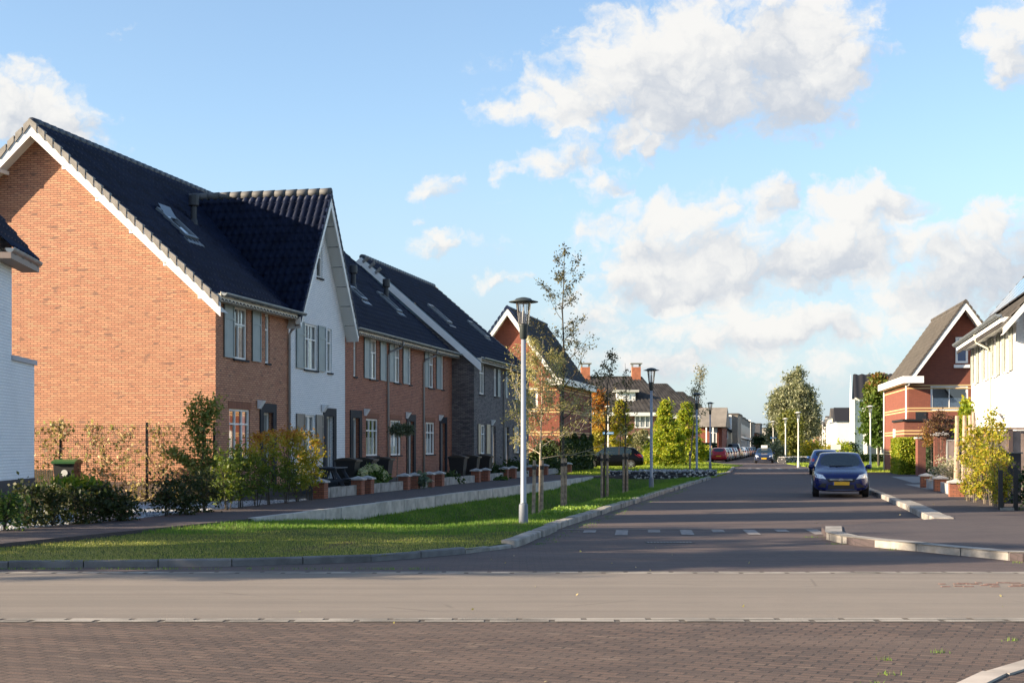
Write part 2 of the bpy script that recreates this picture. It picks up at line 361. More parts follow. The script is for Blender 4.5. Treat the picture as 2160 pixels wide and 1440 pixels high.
def window(parent, fc, a0, a1, z0, z1, vbars=(.5,), tran=.68, top_v=(), sill=True, fw=.06, curtain='sides', rev=.11, frame=None, sillm=None, label=None, bw=.045):
    frame = frame or M_WHITE
    mb = MB(); d0, d1 = -rev+.005, -rev+.065
    fc.box(mb, a0, a0+fw, z0, z1, d0, d1); fc.box(mb, a1-fw, a1, z0, z1, d0, d1)
    fc.box(mb, a0+fw, a1-fw, z1-fw, z1, d0, d1); fc.box(mb, a0+fw, a1-fw, z0, z0+fw, d0, d1)
    W, H = a1-a0, z1-z0; zt = z0+H*tran if tran else z1-fw
    if tran: fc.box(mb, a0+fw, a1-fw, zt-bw/2, zt+bw/2, d0, d1+.004)
    for v in vbars:
        fc.box(mb, a0+W*v-bw/2, a0+W*v+bw/2, z0+fw, (zt-bw/2) if tran else z1-fw, d0, d1+.002)
        if tran: fc.box(mb, a0+W*v-bw/2, a0+W*v+bw/2, zt+bw/2, z1-fw, d0, d1+.002)
    if tran:
        for v in top_v: fc.box(mb, a0+W*v-.012, a0+W*v+.012, zt+bw/2, z1-fw, d0+.01, d1-.01)
    w = mb.build('window', frame, parent)
    if label: w['label'] = label
    g = MB(); g.face([fc.p(a0+fw*.6, z0+fw*.6, -rev+.03), fc.p(a1-fw*.6, z0+fw*.6, -rev+.03), fc.p(a1-fw*.6, z1-fw*.6, -rev+.03), fc.p(a0+fw*.6, z1-fw*.6, -rev+.03)])
    g.build('pane', M_GLASS, w)
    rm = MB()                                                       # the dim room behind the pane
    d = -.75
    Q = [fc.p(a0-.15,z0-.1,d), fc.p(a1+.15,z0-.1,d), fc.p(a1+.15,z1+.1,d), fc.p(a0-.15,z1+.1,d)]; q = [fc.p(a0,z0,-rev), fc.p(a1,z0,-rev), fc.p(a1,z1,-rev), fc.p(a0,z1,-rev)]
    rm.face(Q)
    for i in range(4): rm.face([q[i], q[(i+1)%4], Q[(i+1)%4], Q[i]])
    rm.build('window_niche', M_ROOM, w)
    if curtain:
        n = 14
        spans = {'sides': [(0, .27), (.74, 1)], 'left': [(0, .38)], 'full': [(0, 1)], 'half': [(0, 1)]}[curtain]
        zc1 = z1-.02 if curtain != 'half' else z0+H*.5
        for s0, s1 in spans:
            cb = MB()
            for i in range(n):
                x0, x1 = a0+W*(s0+(s1-s0)*i/n), a0+W*(s0+(s1-s0)*(i+1)/n)
                e0, e1 = .018*math.sin(i*2.1)+.06, .018*math.sin((i+1)*2.1)+.06
                cb.face([fc.p(x0,z0+.03,-rev-.10+e0), fc.p(x1,z0+.03,-rev-.10+e1), fc.p(x1,zc1,-rev-.10+e1), fc.p(x0,zc1,-rev-.10+e0)])
            cb.build('curtain', M_CURT, w)
    if sill:
        sb = MB(); fc.box(sb, a0-.03, a1+.03, z0-.055, z0-.002, -rev+.02, .06); sb.build('sill', sillm or M_ANTH, w)
    return w
def shutter(parent, fc, a0, a1, z0, z1, m, d=.0):
    mb = MB(); t = .055
    fc.box(mb, a0, a1, z0, z1, d+.012, d+t-.018)                      # panel
    zt = z0+(z1-z0)*.72
    for b in ((a0, a0+t, z0, z1), (a1-t, a1, z0, z1), (a0+t, a1-t, z0, z0+t), (a0+t, a1-t, z1-t, z1), (a0+t, a1-t, zt-t/2, zt+t/2)):
        fc.box(mb, *b, d+.012, d+t)
    return mb.build('shutter', m, parent)
def door(parent, fc, a0, a1, z0, z1, m=None, sur=.28, surm=None, rev=.2, label=None):
    mb = MB(); fc.box(mb, a0+.07, a1-.07, z0+.02, z1-.07, -rev+.0, -rev+.04)
    fc.box(mb, a0+.3, a0+.36, z0+.45, z1-.35, -rev+.04, -rev+.05)
    dr = mb.build('door', m or M_DOOR, parent)
    if label: dr['label'] = label
    f = MB()
    for b in ((a0, a0+.07, z0, z1), (a1-.07, a1, z0, z1), (a0+.07, a1-.07, z1-.07, z1)): fc.box(f, *b, -rev+.005, -rev+.07)
    f.build('door_frame', M_WHITE, dr)
    gl = MB()
    for k in range(4): fc.box(gl, a0+.28, a0+.42, z0+.55+k*.36, z0+.82+k*.36, -rev+.041, -rev+.054)
    gl.build('glass_slot', mat('dark_glass', (.02,.022,.025), .1, spec=.8), dr)
    h = MB(); fc.box(h, a0+.15, a0+.18, z0+.85, z0+1.35, -rev+.075, -rev+.095)
    for zz in (.9, 1.27): fc.box(h, a0+.155, a0+.175, z0+zz, z0+zz+.03, -rev+.04, -rev+.077)
    h.build('door_handle', mat('steel_handle', (.5,.5,.5), .3, metal=.9), dr)
    if sur:
        s = MB(); w = sur
        fc.box(s, a0-w, a0, z0-.1, z1+w, -.05, .035); fc.box(s, a1, a1+w, z0-.1, z1+w, -.05, .035); fc.box(s, a0, a1, z1, z1+w, -.05, .035)
        for x in (a0, a1):                                            # inner cheeks of the deep reveal
            pass
        s.build('door_surround', surm or M_ANTH, parent)
    return dr
def gutter(parent, fc, a0, a1, z, d, r=.075):
    mb = MB(); n = 8
    pr = [(d+r+r*math.cos(math.pi+math.pi*k/n), z+r*math.sin(math.pi+math.pi*k/n)) for k in range(n+1)]
    for i in range(n):
        (d0, z0), (d1, z1) = pr[i], pr[i+1]
        mb.face([fc.p(a0,z0,d0), fc.p(a1,z0,d0), fc.p(a1,z1,d1), fc.p(a0,z1,d1)])
        mb.face([fc.p(a0,z0,d0+.006 if d0<d+r else d0-.006), fc.p(a0,z1,d1+.006 if d1<d+r else d1-.006), fc.p(a1,z1,d1+.006 if d1<d+r else d1-.006), fc.p(a1,z0,d0+.006 if d0<d+r else d0-.006)])
    fc.box(mb, a0, a1, z-.008, z+.012, d+2*r-.012, d+2*r+.008)
    k = a0+.3
    while k < a1:                                                     # brackets
        fc.box(mb, k-.012, k+.012, z-r-.012, z-r+.0, d+.02, d+2*r-.02); fc.box(mb, k-.01, k+.01, z-r, z+.01, d-.02, d+.012); k += .62
    for a in (a0, a1):
        mb.face([fc.p(a, zz, dd) for dd, zz in pr])
    return mb.build('gutter', M_ZINC, parent)
def downpipe(parent, fc, a, z0, z1, d_top, d_wall=.06, m=None, shift=0):
    mb = MB(); A = lambda aa, z, d: fc.p(aa, z, d)
    mb.tube([A(a+shift, z1, d_top), A(a+shift, z1-.18, d_top), A(a+shift*.9, z1-.28, d_top-.05), A(a, z1-.5, d_wall+.06), A(a, z1-.62, d_wall), A(a, z0, d_wall)], .042, 8)
    for z in (z0+.6, z0+2.4, z1-1.1): mb.tube([A(a, z, d_wall), A(a, z+.03, d_wall)], .055, 8)
    return mb.build('downpipe', m or mat('pipe_grey', (.30,.285,.275), .6), parent, smooth=True)
# ------------------------------------------------------------------ ground, roads, kerbs
def interp(y, pts):                                                   # pts (x, y) with y rising
    return float(np.interp(y, [p[1] for p in pts], [p[0] for p in pts]))
KL = [(-9,19.36),(-7,19.42),(-3.8,19.75),(-1.9,20.55),(-.6,22.1),(0,23.4),(.16,23.86),(1.19,29.8),(3.84,42.5),(6.9,57),(10.02,71.6),(13.2,86),(17,108),(20.4,150),(40.6,250),(60,350)]
KRr = [(9.0,30.4),(10.42,37.8),(11.82,45.6),(14.6,62),(17.6,83.5),(22.7,110),(25.4,135),(47,250),(68,350)]
RET0, RET1 = np.array((-5.46, 29.8)), np.array((3.9, 70.15))
ret_x = lambda y: RET0[0]+(y-RET0[1])*(RET1[0]-RET0[0])/(RET1[1]-RET0[1])
WL = [(-11,17.5),(-9.6,19.2),(-7.97,22.14),(-5.46,29.8)]              # lawn-side edge of the left footway
TH = math.atan(645/3000); U2 = np.array((math.sin(TH), math.cos(TH))); N2 = np.array((math.cos(TH), -math.sin(TH))); A0 = np.array((-8.23, 39.5))
def TP(s, p, z=0): q = A0+U2*s+N2*p; return (q[0], q[1], z)

def grass_ground_mat(name, a, b, c, scale=1.2):
    if name in MATS: return MATS[name]
    m = bpy.data.materials.new(name); m.use_nodes = True; t = NT(m.node_tree); p = t.n['Principled BSDF']
    tc = t.new('ShaderNodeTexCoord').outputs['Object']
    col = t.mix(t.mr(t.noise(tc, scale, 5, .65), .3, .7), a, b)
    col = t.mix(t.mr(t.noise(tc, scale*.35, 3, .5, 1.5), .58, .72, 0, .8), col, c)
    t.l.new(col, p.inputs['Base Color']); p.inputs['Roughness'].default_value = .95; p.inputs['Specular IOR Level'].default_value = .1
    bp = t.new('ShaderNodeBump'); bp.inputs['Strength'].default_value = 1; bp.inputs['Distance'].default_value = .05
    t.l.new(t.noise(tc, 28, 4, .7), bp.inputs['Height']); t.l.new(bp.outputs[0], p.inputs['Normal'])
    MATS[name] = m; return m
M_GRASSG = grass_ground_mat('lawn_ground', (.07,.11,.025), (.12,.13,.04), (.13,.095,.055))
M_FARG = grass_ground_mat('far_lawn_ground', (.16,.23,.025), (.24,.29,.035), (.2,.2,.05), .5)
def paver_mat(name, c1, c2, mortar, bw, bh, rot, mort=.006, patch=.3, streak=None, bump=.5, spot=None, pc=None):
    m = brick_mat(name, c1, c2, mortar, bw, bh, mort, .85, bump, spot, rot, dirt=patch)
    t = NT(m.node_tree); b = t.n['Principled BSDF']; src = b.inputs['Base Color'].links[0].from_socket
    tc = t.new('ShaderNodeTexCoord')
    mp = t.new('ShaderNodeMapping'); t.l.new(tc.outputs['Object'], mp.inputs[0]); mp.inputs['Scale'].default_value = streak or (1, 1, 1)
    f = t.mr(t.noise(mp.outputs[0], .8, 6, .65, .4), .35, .75, 0, .55)
    col = t.mix(f, src, pc or tuple(c*1.55 for c in c1))
    f2 = t.mr(t.noise(tc.outputs['Object'], 7, 4, .7), .45, .8, 0, .35)
    col = t.mix(f2, col, tuple(c*.6 for c in c1))
    t.l.new(col, b.inputs['Base Color']); return m
M_ROAD = paver_mat('dark_brick_paving', (.102,.068,.059), (.066,.046,.045), (.035,.028,.028), .21, .07, 0, streak=(.25, 1.4, 1), patch=.2, pc=(.125,.095,.088), bump=.6)
M_WALK = paver_mat('footway_brick', (.068,.050,.053), (.05,.037,.041), (.035,.03,.03), .21, .07, R(12), patch=.2, pc=(.092,.07,.065))
M_APRON = paver_mat('apron_brick', (.128,.080,.058), (.060,.040,.032), (.032,.023,.018), .22, .11, R(24), .014, streak=(.35, 1.2, 1), pc=(.140,.098,.075), spot=(.175,.122,.088), bump=1)
def asphalt():
    m = bpy.data.materials.new('worn_asphalt'); m.use_nodes = True; t = NT(m.node_tree); b = t.n['Principled BSDF']
    tc = t.new('ShaderNodeTexCoord').outputs['Object']
    mp = t.new('ShaderNodeMapping'); t.l.new(tc, mp.inputs[0]); mp.inputs['Scale'].default_value = (.05, 1.3, 1)
    base = t.mix(t.mr(t.noise(mp.outputs[0], 1.6, 5, .6), .3, .7), (.235,.20,.165), (.178,.152,.127))
    base = t.mix(t.mr(t.noise(tc, 1.1, 5, .65), .45, .75, 0, .4), base, (.17,.143,.12))
    base = t.mix(t.mr(t.noise(tc, 90, 2, .6), .35, .7, 0, .45), base, (.17,.145,.12))
    base = t.mix(t.mr(t.noise(tc, 35, 3, .7), .68, .74, 0, .6), base, (.45,.41,.36))
    mp3 = t.new('ShaderNodeMapping'); t.l.new(tc, mp3.inputs[0]); mp3.inputs['Scale'].default_value = (.35, 1.6, 1)
    base = t.mix(t.mr(t.noise(mp3.outputs[0], .9, 5, .7, .8), .56, .70, 0, .38), base, (.15,.13,.11))
    cr = t.new('ShaderNodeTexVoronoi', feature='DISTANCE_TO_EDGE'); t.l.new(t.mix(.25, tc, t.noise(tc, 1.5, 4, .6)) if False else tc, cr.inputs['Vector']); cr.inputs['Scale'].default_value = .22
    base = t.mix(t.m('MULTIPLY', t.mr(cr.outputs['Distance'], .0, .006, .5, 0), t.mr(t.noise(tc, .5, 3, .6), .5, .6)), base, (.10,.085,.07))
    t.l.new(base, b.inputs['Base Color']); b.inputs['Roughness'].default_value = .9
    bp = t.new('ShaderNodeBump'); bp.inputs['Strength'].default_value = .5; bp.inputs['Distance'].default_value = .01
    t.l.new(t.noise(tc, 120, 3, .7), bp.inputs['Height']); t.l.new(bp.outputs[0], b.inputs['Normal']); return m
M_ASPH = asphalt()

# the ground: one sheet to the horizon, sunk under the swale
def build_ground():
    xs = np.concatenate([np.array([-3000,-1200,-500,-200,-90,-45]), np.arange(-25, 20.1, .5), np.array([30,50,90,200,500,1200,3000])])
    ys = np.concatenate([np.array([-400,-60,-5,8,15]), np.arange(18, 76.1, .5), np.array([85,110,160,250,400,800,1600,3200])])
    X, Y = np.meshgrid(xs, ys); Z = np.full(X.shape, -.03)
    KX = np.interp(Y, [p[1] for p in KL], [p[0] for p in KL]); RX = RET0[0]+(Y-RET0[1])*(RET1[0]-RET0[0])/(RET1[1]-RET0[1])
    ins = (Y > 27) & (Y < 71) & (X > RX-.1) & (X < KX-.5); Z[ins] = -1.4
    o = grid_obj('ground', np.stack([X, Y, Z], -1), grass_ground_mat('field_ground', (.085,.12,.03), (.12,.14,.04), (.14,.12,.06), .3)); setp(o, kind='structure')
build_ground()
def sheet(name, poly, z, m, thick=None):
    mb = MB()
    if thick: mb.prism(poly, z-thick, z)
    else: mb.face([(x, y, z) for x, y in poly])
    o = mb.build(name, m); bm = bmesh.new(); bm.from_mesh(o.data); bmesh.ops.triangulate(bm, faces=[f for f in bm.faces if len(f.verts) > 4]); bm.to_mesh(o.data); bm.free()
    return setp(o, kind='structure')
lawn_depth = lambda y: float(np.interp(y, [26.5, 30, 36, 60, 68, 71.5], [0, .10, 1, 1, .5, .1]))
def lawn_z(x, y):
    if y < 25.5: return .075+.012*math.sin(x*1.3)*math.cos(y*1.1)
    xl = ret_x(y) if y > 29.8 else interp(y, WL); xr = interp(y, KL); q = min(1, max(0, (x-xl)/(xr-xl))); d = lawn_depth(y)
    prof = np.interp(q, [0,.10,.25,.42,.58,.70,.80,1], [-.16,-.28,-.75,-.98,-.80,-.25,.05,.085])
    return float((.075+.05*(1-q)**2*min(1, (y-25.5)/3))*(1-d)+d*prof)+.02*math.sin(x*2.1+y*.7)*math.sin(y*.9)
def build_lawn():
    ys = np.concatenate([np.arange(19.45, 24, .15), np.arange(24, 72.1, .4)]); nq = 44; rows = []
    for y in ys:
        xl = ret_x(y) if y > 29.8 else interp(y, WL); xr = interp(y, KL)-.05
        q = np.linspace(0, 1, nq); rows.append([(xl+(xr-xl)*k, y, lawn_z(xl+(xr-xl)*k, y)) for k in q])
    setp(grid_obj('lawn', np.array(rows), M_GRASSG), kind='structure')
build_lawn()
# far lawns beyond the gabions
yy = [74.5, 86, 96, 109]
sheet('far_lawn', [(-14,76)]+[(interp(y, KL)-.1, y) for y in yy]+[(17.0,110.5),(19.5,120),(19.5,146),(-40,146),(-40,76)], .05, M_FARG, .1)
sheet('far_lawn_right', [(18.3,86),(23.2,109),(25.8,134),(27,139),(31,150),(60,165),(60,84.6),(24.2,84.6)], .055, M_FARG, .1)
# carriageway
rl = [(x, y) for x, y in KL if y >= 19.4]
road = [(-9,19.3)]+rl[1:]
rr = [(x, y) for x, y in KRr]
sheet('road', [(-40,18.86),(40,18.86),(40,19.9),(13,21),(11,27)]+[(x+.4, y) for x, y in rr]+[(x-.2, y) for x, y in rl[::-1]]+[(-9,19.3),(-40,19.3)], .0, M_ROAD)
sheet('cross_road', [(-70,13.505),(70,13.995),(70,18.58),(-70,18.58)], .004, M_ASPH)
sheet('paved_apron', [(-70,-30),(70,-30),(70,13.73),(-70,13.24)], .0, M_APRON)
def block_band(name, x0, x1, y, w, bl, z=.006, slope=0, rows=2):
    mb = MB(); rng = random.Random(4)
    for r in range(rows):
        x = x0+(bl/2 if r % 2 else 0)
        while x < x1:
            yy = y+slope*x+r*w; g = .007; t = rng.uniform(-.002, .002); zz = z+rng.uniform(0, .002)
            mb.face([(x+.028, yy+g+slope*g, zz+t), (x+bl-.028, yy+g+slope*bl, zz), (x+bl-.028, yy+w-g+slope*bl, zz), (x+.028, yy+w-g, zz+t)]); x += bl
    o = mb.build(name, mat('gutter_block_concrete', (.28,.255,.22), .9, var=.4, vscale=1.8, bump=.5, bscale=60)); setp(o, kind='structure')
    b = MB(); b.face([(x0, y-.02+slope*x0, z-.004), (x1, y-.02+slope*x1, z-.004), (x1, y+rows*w+.02+slope*x1, z-.004), (x0, y+rows*w+.02+slope*x0, z-.004)])
    setp(b.build('gutter_joint', mat('dark_joint', (.10,.085,.07), .95)), kind='structure')
block_band('gutter_blocks', -30, 30, 18.57, .14, .6)
block_band('gutter_blocks', -30, 30, 13.48, .145, .62, slope=.0035)
# left footway, path and gravel
foot = [(-16,18.95),(-9.7,18.95)]+WL[2:]+[tuple(RET0), tuple(RET1), (6.2,72.5),(1.6,76)]
foot += [TP(s, 2.42)[:2] for s in (36, 20, 3.2)]+[(-7.27,33),(-7.94,29.4),(-9.22,25.6),(-11.4,22),(-16,20.6)]
sheet('footway', foot, .15, M_WALK, .16)
sheet('garden_soil', [TP(s, p)[:2] for s, p in ((-9,-3.5),(-3,-3.5),(-.2,-3.5),(-.2,-.05),(39,-.05),(39,2.42),(3.2,2.42))]+[(-7.27,33),(-7.94,29.4),(-9.22,25.6),(-11.4,22.2),(-16,24)], .12, mat('garden_soil', (.075,.06,.045), .95, var=.4, bump=.6), .14)
sheet('crossing_path', [(-30,74.2),(-2,76),(1.6,76),(5.5,72.4),(9.6,72.4),(10.2,74.5),(10.5,76.2),(-30,79)], .09, mat('path_paving', (.16,.14,.12), .9, var=.3, vscale=1), .1)
sheet('garden_path', [(-8.55,27.9),(-7.85,30.3),(-8.9,33.2),(-10.8,36.8),(-11.8,36.2),(-9.9,32.3)], .153, mat('pink_slab', (.30,.22,.18), .9, var=.25, vscale=3, bump=.3), .03)
# right footway
walkr = [(5.92,27.2),(5.62,25.2),(5.75,23.9),(6.3,22.9),(7.36,20.5),(9.5,19.95),(13,19.7),(30,19.5),(60,19.5),(60,84),(23.6,84),(18.6,84)]
walkr += [(x+.05, y) for x, y in KRr[::-1] if y < 84]+[(6.1,27.6)]
sheet('footway_right', walkr, .115, M_WALK, .12)
sheet('light_paving_strip', [(16.9,60),(19.5,60),(21.5,64),(22.5,72),(19.2,72)], .119, mat('light_slabs', (.24,.23,.22), .9, var=.2))
sheet('light_paving_strip', [(14.9,51),(15.9,51),(17.0,57.6),(15.9,57.6)], .119, mat('light_slabs', (.24,.23,.22), .9, var=.2))
# kerbs: single stones laid along a line
def kerb_run(pts, w, z, L=1.0, side=1, name='kerb', z_end=None, m=None, h=.2, jit=.012, seed=1, label=None):
    rng = random.Random(seed); pts = [np.array(p, float) for p in pts]; seg = [np.linalg.norm(pts[i+1]-pts[i]) for i in range(len(pts)-1)]; tot = sum(seg); cum = np.cumsum([0]+seg)
    at = lambda d: np.array([np.interp(d, cum, [p[k] for p in pts]) for k in (0, 1)])
    n = max(1, round(tot/L)); mb = MB()
    for i in range(n):
        a, b = at(tot*i/n+.008), at(tot*(i+1)/n-.008); d = (b-a)/np.linalg.norm(b-a); s = np.array((-d[1], d[0]))*side
        k = rng.uniform(-jit, jit); zz = z+rng.uniform(-.008, .008)
        a, b = a+s*k, b+s*k; c = .02
        P = lambda q, o, zc: (*(q+s*o), zc)
        prof = [(0, zz-h), (0, zz-c), (c, zz), (w, zz), (w, zz-h)]
        for j in range(len(prof)-1):
            (o0, z0), (o1, z1) = prof[j], prof[j+1]; mb.face([P(a,o0,z0), P(b,o0,z0), P(b,o1,z1), P(a,o1,z1)])
        for q in (a, b): mb.face([P(q, o, zc) for o, zc in prof])
    o = mb.build(name, m or M_KERB); return setp(o, label, kind='structure')
kerb_run([(-30,19.36),(-7,19.42),(-3.8,19.75),(-1.9,20.55),(-.72,22.0)], .11, .098, seed=2, jit=.006, m=mat('shaded_kerb', (.15,.145,.145), .85, var=.4, vscale=2))  # tree shade on the front kerb is put into a darker concrete colour
kerb_run([(-.72,22.02),(-.3,22.75),(.0,23.3)], .13, .07, .7, seed=12)
kerb_run([(.02,23.3),(.16,23.86),(1.19,29.8),(3.84,42.5),(6.9,57),(10.02,71.6)], .22, .125, .95, 1, jit=.035, seed=3)
kerb_run([(10.1,74.6),(13.2,86),(16.6,106)], .2, .1, 1, 1, seed=9)
kerb_run([(6.05,27.35),(5.6,25.3),(5.68,24.1),(6.25,22.95),(7.36,20.5),(9.5,19.9),(13,19.68),(30,19.45)], -.28, .13, 1.0, -1, seed=5)
kerb_run([(9.0,30.4),(10.42,37.8),(10.9,40.5)], .42, .135, 1.0, -1, jit=.01, seed=6)
kerb_run([(10.9,40.5),(11.82,45.6),(14.6,62),(17.2,80.5)], .22, .13, 1.0, -1, seed=7)
kerb_run([(2.0,8.0),(2.83,9.42),(3.38,10.24),(3.95,10.9),(5.2,11.9),(7,12.6),(14,12.9)], .19, .06, .9, -1, seed=8, m=mat('pale_kerb', (.42,.37,.32), .9, var=.25, vscale=2))
sheet('paved_corner', [(2.2,8.0),(3.0,9.35),(3.52,10.12),(4.08,10.75),(5.3,11.72),(7,12.4),(14,12.72),(14,8)], .04, M_APRON)
# painted teeth at the raised table, drain cover, worn patch
mb = MB()
dirx = np.array((1, .055)); 
for i in range(8):
    c = np.array((1.55+.63*i, 28.1+.035*i)); w = .12; l = 1.6 if i % 2 else .8
    mb.face([(c[0]-w-.09*l, c[1]-l, .009), (c[0]+w-.09*l, c[1]-l, .009), (c[0]+w, c[1], .009), (c[0]-w, c[1], .009)])
setp(mb.build('road_marking', mat('worn_white_marking', (.25,.23,.22), .9, var=.35, vscale=9)), kind='structure')
mb = MB(); n = 60
for i in range(n):
    x0, x1 = 1.0+5.05*i/n, 1.0+5.05*(i+1)/n; f = lambda x: 28.3+.04*x+.06*math.sin(x*4.2)
    mb.face([(x0, f(x0), .010), (x1, f(x1), .010), (x1, f(x1)+.1, .010), (x0, f(x0)+.1, .010)])
setp(mb.build('road_marking', mat('worn_white_marking', (.30,.28,.27), .9)), kind='structure')
mb = MB()
for i in range(7):
    x = 17.2+.75*i; mb.face([(x, 103.2, .008), (x+.28, 103.2, .008), (x+.30, 105.4 if i % 2 else 104.4, .008), (x+.02, 105.4 if i % 2 else 104.4, .008)])
setp(mb.build('road_marking', mat('white_marking', (.55,.53,.5), .8)), kind='structure')
dr = thing('drain_grate', 'small iron drain grating set in the dark brick road', 'drain', (2.72, 24.55, 0))
mb = MB(); mb.box(-.42,.42,-.13,.13,.001,.006); mb.build('drain_frame', mat('dark_iron', (.02,.02,.022), .7), dr)
mb = MB()
for i in range(14): mb.box(-.38+.056*i, -.352+.056*i, -.1, .1, .0065, .011)
mb.build('bars', mat('worn_iron', (.22,.21,.21), .6, metal=.3), dr)
mb = MB()
for i in range(46):
    rng = random.Random(i); x = 5.05+rng.random()*2.6; y = 16.75+rng.random()*.55
    mb.box(x, x+rng.uniform(.06,.16), y, y+.05, .005, .012)
setp(mb.build('road_patch', mat('patch_stones', (.20,.12,.10), .9, var=.4, vscale=14)), kind='structure')
# low concrete retaining strip beside the swale
def retaining():
    t = thing('retaining_strip', 'long low pale concrete edging wall between footway and grassy ditch', 'low wall', (0,0,0))
    d = RET1-RET0; L = np.linalg.norm(d); d /= L; s = np.array((d[1], -d[0])); n = 40; mb = MB(); rng = random.Random(3)
    for i in range(n):
        a = RET0+d*(L*i/n+.008); b = RET0+d*(L*(i+1)/n-.008); j = rng.uniform(-.01, .01); zz = .165+rng.uniform(-.006, .006)
        c = (a+b)/2+s*(j+.02); mb.obox((*c, zz-.4), (*(d*np.linalg.norm(b-a)/2), 0), (*(s*.09), 0), (0,0,.4))
    mb.build('concrete_block', mat('pale_concrete', (.46,.44,.41), .85, var=.3, vscale=2.5, bump=.4, bscale=60), t)
    x = RET0+d*L; mb = MB()
retaining()
# gabion walls
def gabion(name, label, a, b, w, h, z, seed):
    a, b = np.array(a, float), np.array(b, float); d = b-a; L = np.linalg.norm(d); d /= L; s = np.array((-d[1], d[0]))
    t = thing(name, label, 'gabion', (a[0], a[1], z), math.atan2(d[1], d[0]), 'stone filled baskets at the end of the ditch')
    rng = np.random.default_rng(seed); n = int(L*w*45+L*h*110); V, F, UV = [], [], []
    base = np.array([(-1,-1,-1),(1,-1,-1),(1,1,-1),(-1,1,-1),(-1,-1,1),(1,-1,1),(1,1,1),(-1,1,1)], float)*.6
    quad = [(0,3,2,1),(4,5,6,7),(0,1,5,4),(1,2,6,5),(2,3,7,6),(3,0,4,7)]
    for i in range(n):
        if rng.random() < .35: p = (rng.random()*L, rng.random()*w, h-.02-rng.random()*.03)
        else: p = (rng.random()*L, rng.choice([.03, w-.03]) if rng.random() < .8 else rng.random()*w, rng.random()*h)
        q = Matrix.Rotation(rng.random()*6, 3, Vector(rng.normal(size=3)).normalized()); sc = rng.uniform(.05, .10)*np.array((1, rng.uniform(.6,1), rng.uniform(.5,.9)))
        V.append((base*sc*rng.uniform(.75,1.1,(8,1)))@np.array(q)+p); F += [[k+8*i for k in f] for f in quad]; UV += [(rng.random(), 0)]*6
    so = np_mesh('stones', np.concatenate(V), F, stone_mat('gabion_stone', [(.22,.22,.24),(.38,.37,.36),(.62,.60,.56),(.28,.28,.31)]), t, UV); so['kind'] = 'stuff'
    mb = MB(); mb.box(.04, L-.04, .05, w-.05, 0, h-.05); mb.build('core', mat('gabion_core', (.04,.04,.045), .95), t)
    mb = MB(); k = 0
    while k <= L+.01:
        for y in (0, w): mb.tube([(k,y,0),(k,y,h)], .006, 4, cap=False)
        mb.tube([(k,0,h),(k,w,h)], .006, 4, cap=False); k += L/round(L/.5)
    for zz in (0.02, h/2, h):
        for y in (0, w): mb.tube([(0,y,zz),(L,y,zz)], .006, 4, cap=False)
    mb.build('wire_mesh', mat('wire', (.25,.25,.26), .5, metal=.6), t); return t
gabion('gabion', 'nearer stone filled basket wall, lit along its top', (4.9,72.3), (9.9,71.9), .6, .42, -.02, 1)
gabion('gabion', 'stone filled basket wall just behind the nearer one', (6.9,76.8), (11.0,76.4), .6, .40, -.02, 2)
gabion('gabion', 'far rubble basket wall under the big willow beside the dark car', (25.6,133), (33,141), .9, .62, .02, 3)
# ------------------------------------------------------------------ left terrace (local frame: x along the street, y into the house)
ROT = math.pi/2-TH
ZB, ZE, ZR, DR = .22, 5.92, 10.78, 5.35                               # floor, eaves, ridge heights, ridge depth
def terrace_unit(name, label, x0, x1, wallm, holes, off=0, ze=ZE, zr=ZR, dr=DR, eave=.38, front_roof=True, y_start=None, tw=.25, group='left terrace houses', ridge_caps=True, ends=(0, 0)):
    t = thing(name, label, 'house', TP(x0, -off, 0) if off else TP(x0, 0, 0), ROT, group)
    L = x1-x0; H = [(a-x0, b-x0, c, d) for a, b, c, d in holes]; mb = MB()
    wall(mb, (0, 0), (1, 0), L, ZB-.15, ze+.02, H)
    mb.build('wall', wallm, t)
    g = MB(); D = 2*dr; g.face([(L,D,ZB),(0,D,ZB),(0,D,ze),(L,D,ze)]); g.build('rear_wall', wallm, t)
    pl = MB(); pl.box(0, L, -.012, .2, .0, ZB+.22); pl.build('plinth', mat('plinth', (.07,.06,.06), .85), t)
    sl = (zr-ze)/dr; V = np.array((0, 1, sl)); V /= np.linalg.norm(V)
    ys = -eave if y_start is None else y_start; O = np.array((0-ends[0], ys, ze+sl*ys+.06)); Hs = (dr-ys)/V[1]
    rf = tile_roof('roof', O, (1,0,0), V, L+ends[0]+ends[1], Hs, M_TILE, t, tw=tw)
    bk = MB(); bk.face([(-ends[0], dr, zr+.06), (-ends[0], D+eave, ze-sl*eave+.06), (L+ends[1], D+eave, ze-sl*eave+.06), (L+ends[1], dr, zr+.06)]); bk.build('rear_roof', M_TILE, rf)
    if ridge_caps:
        rc = MB(); k = -ends[0]
        while k < L+ends[1]-.05:
            e = min(k+.42, L+ends[1]); rc.tube([(k, dr, zr+.03), (e+.02, dr, zr+.04)], [.128, .138], 10); k += .4
        rc.build('ridge_tiles', mat('ridge_tile', (.03,.035,.05), .5, var=.2), rf, smooth=True)
    return t
def fascia(t, L, z, d, x0=0, m=None):
    mb = MB(); mb.box(x0, L, -d, -.005, z-.20, z-.02); mb.box(x0, L, -d-.02, -d, z-.22, z+.03); return mb.build('eaves_board', m or M_CREAM, t)
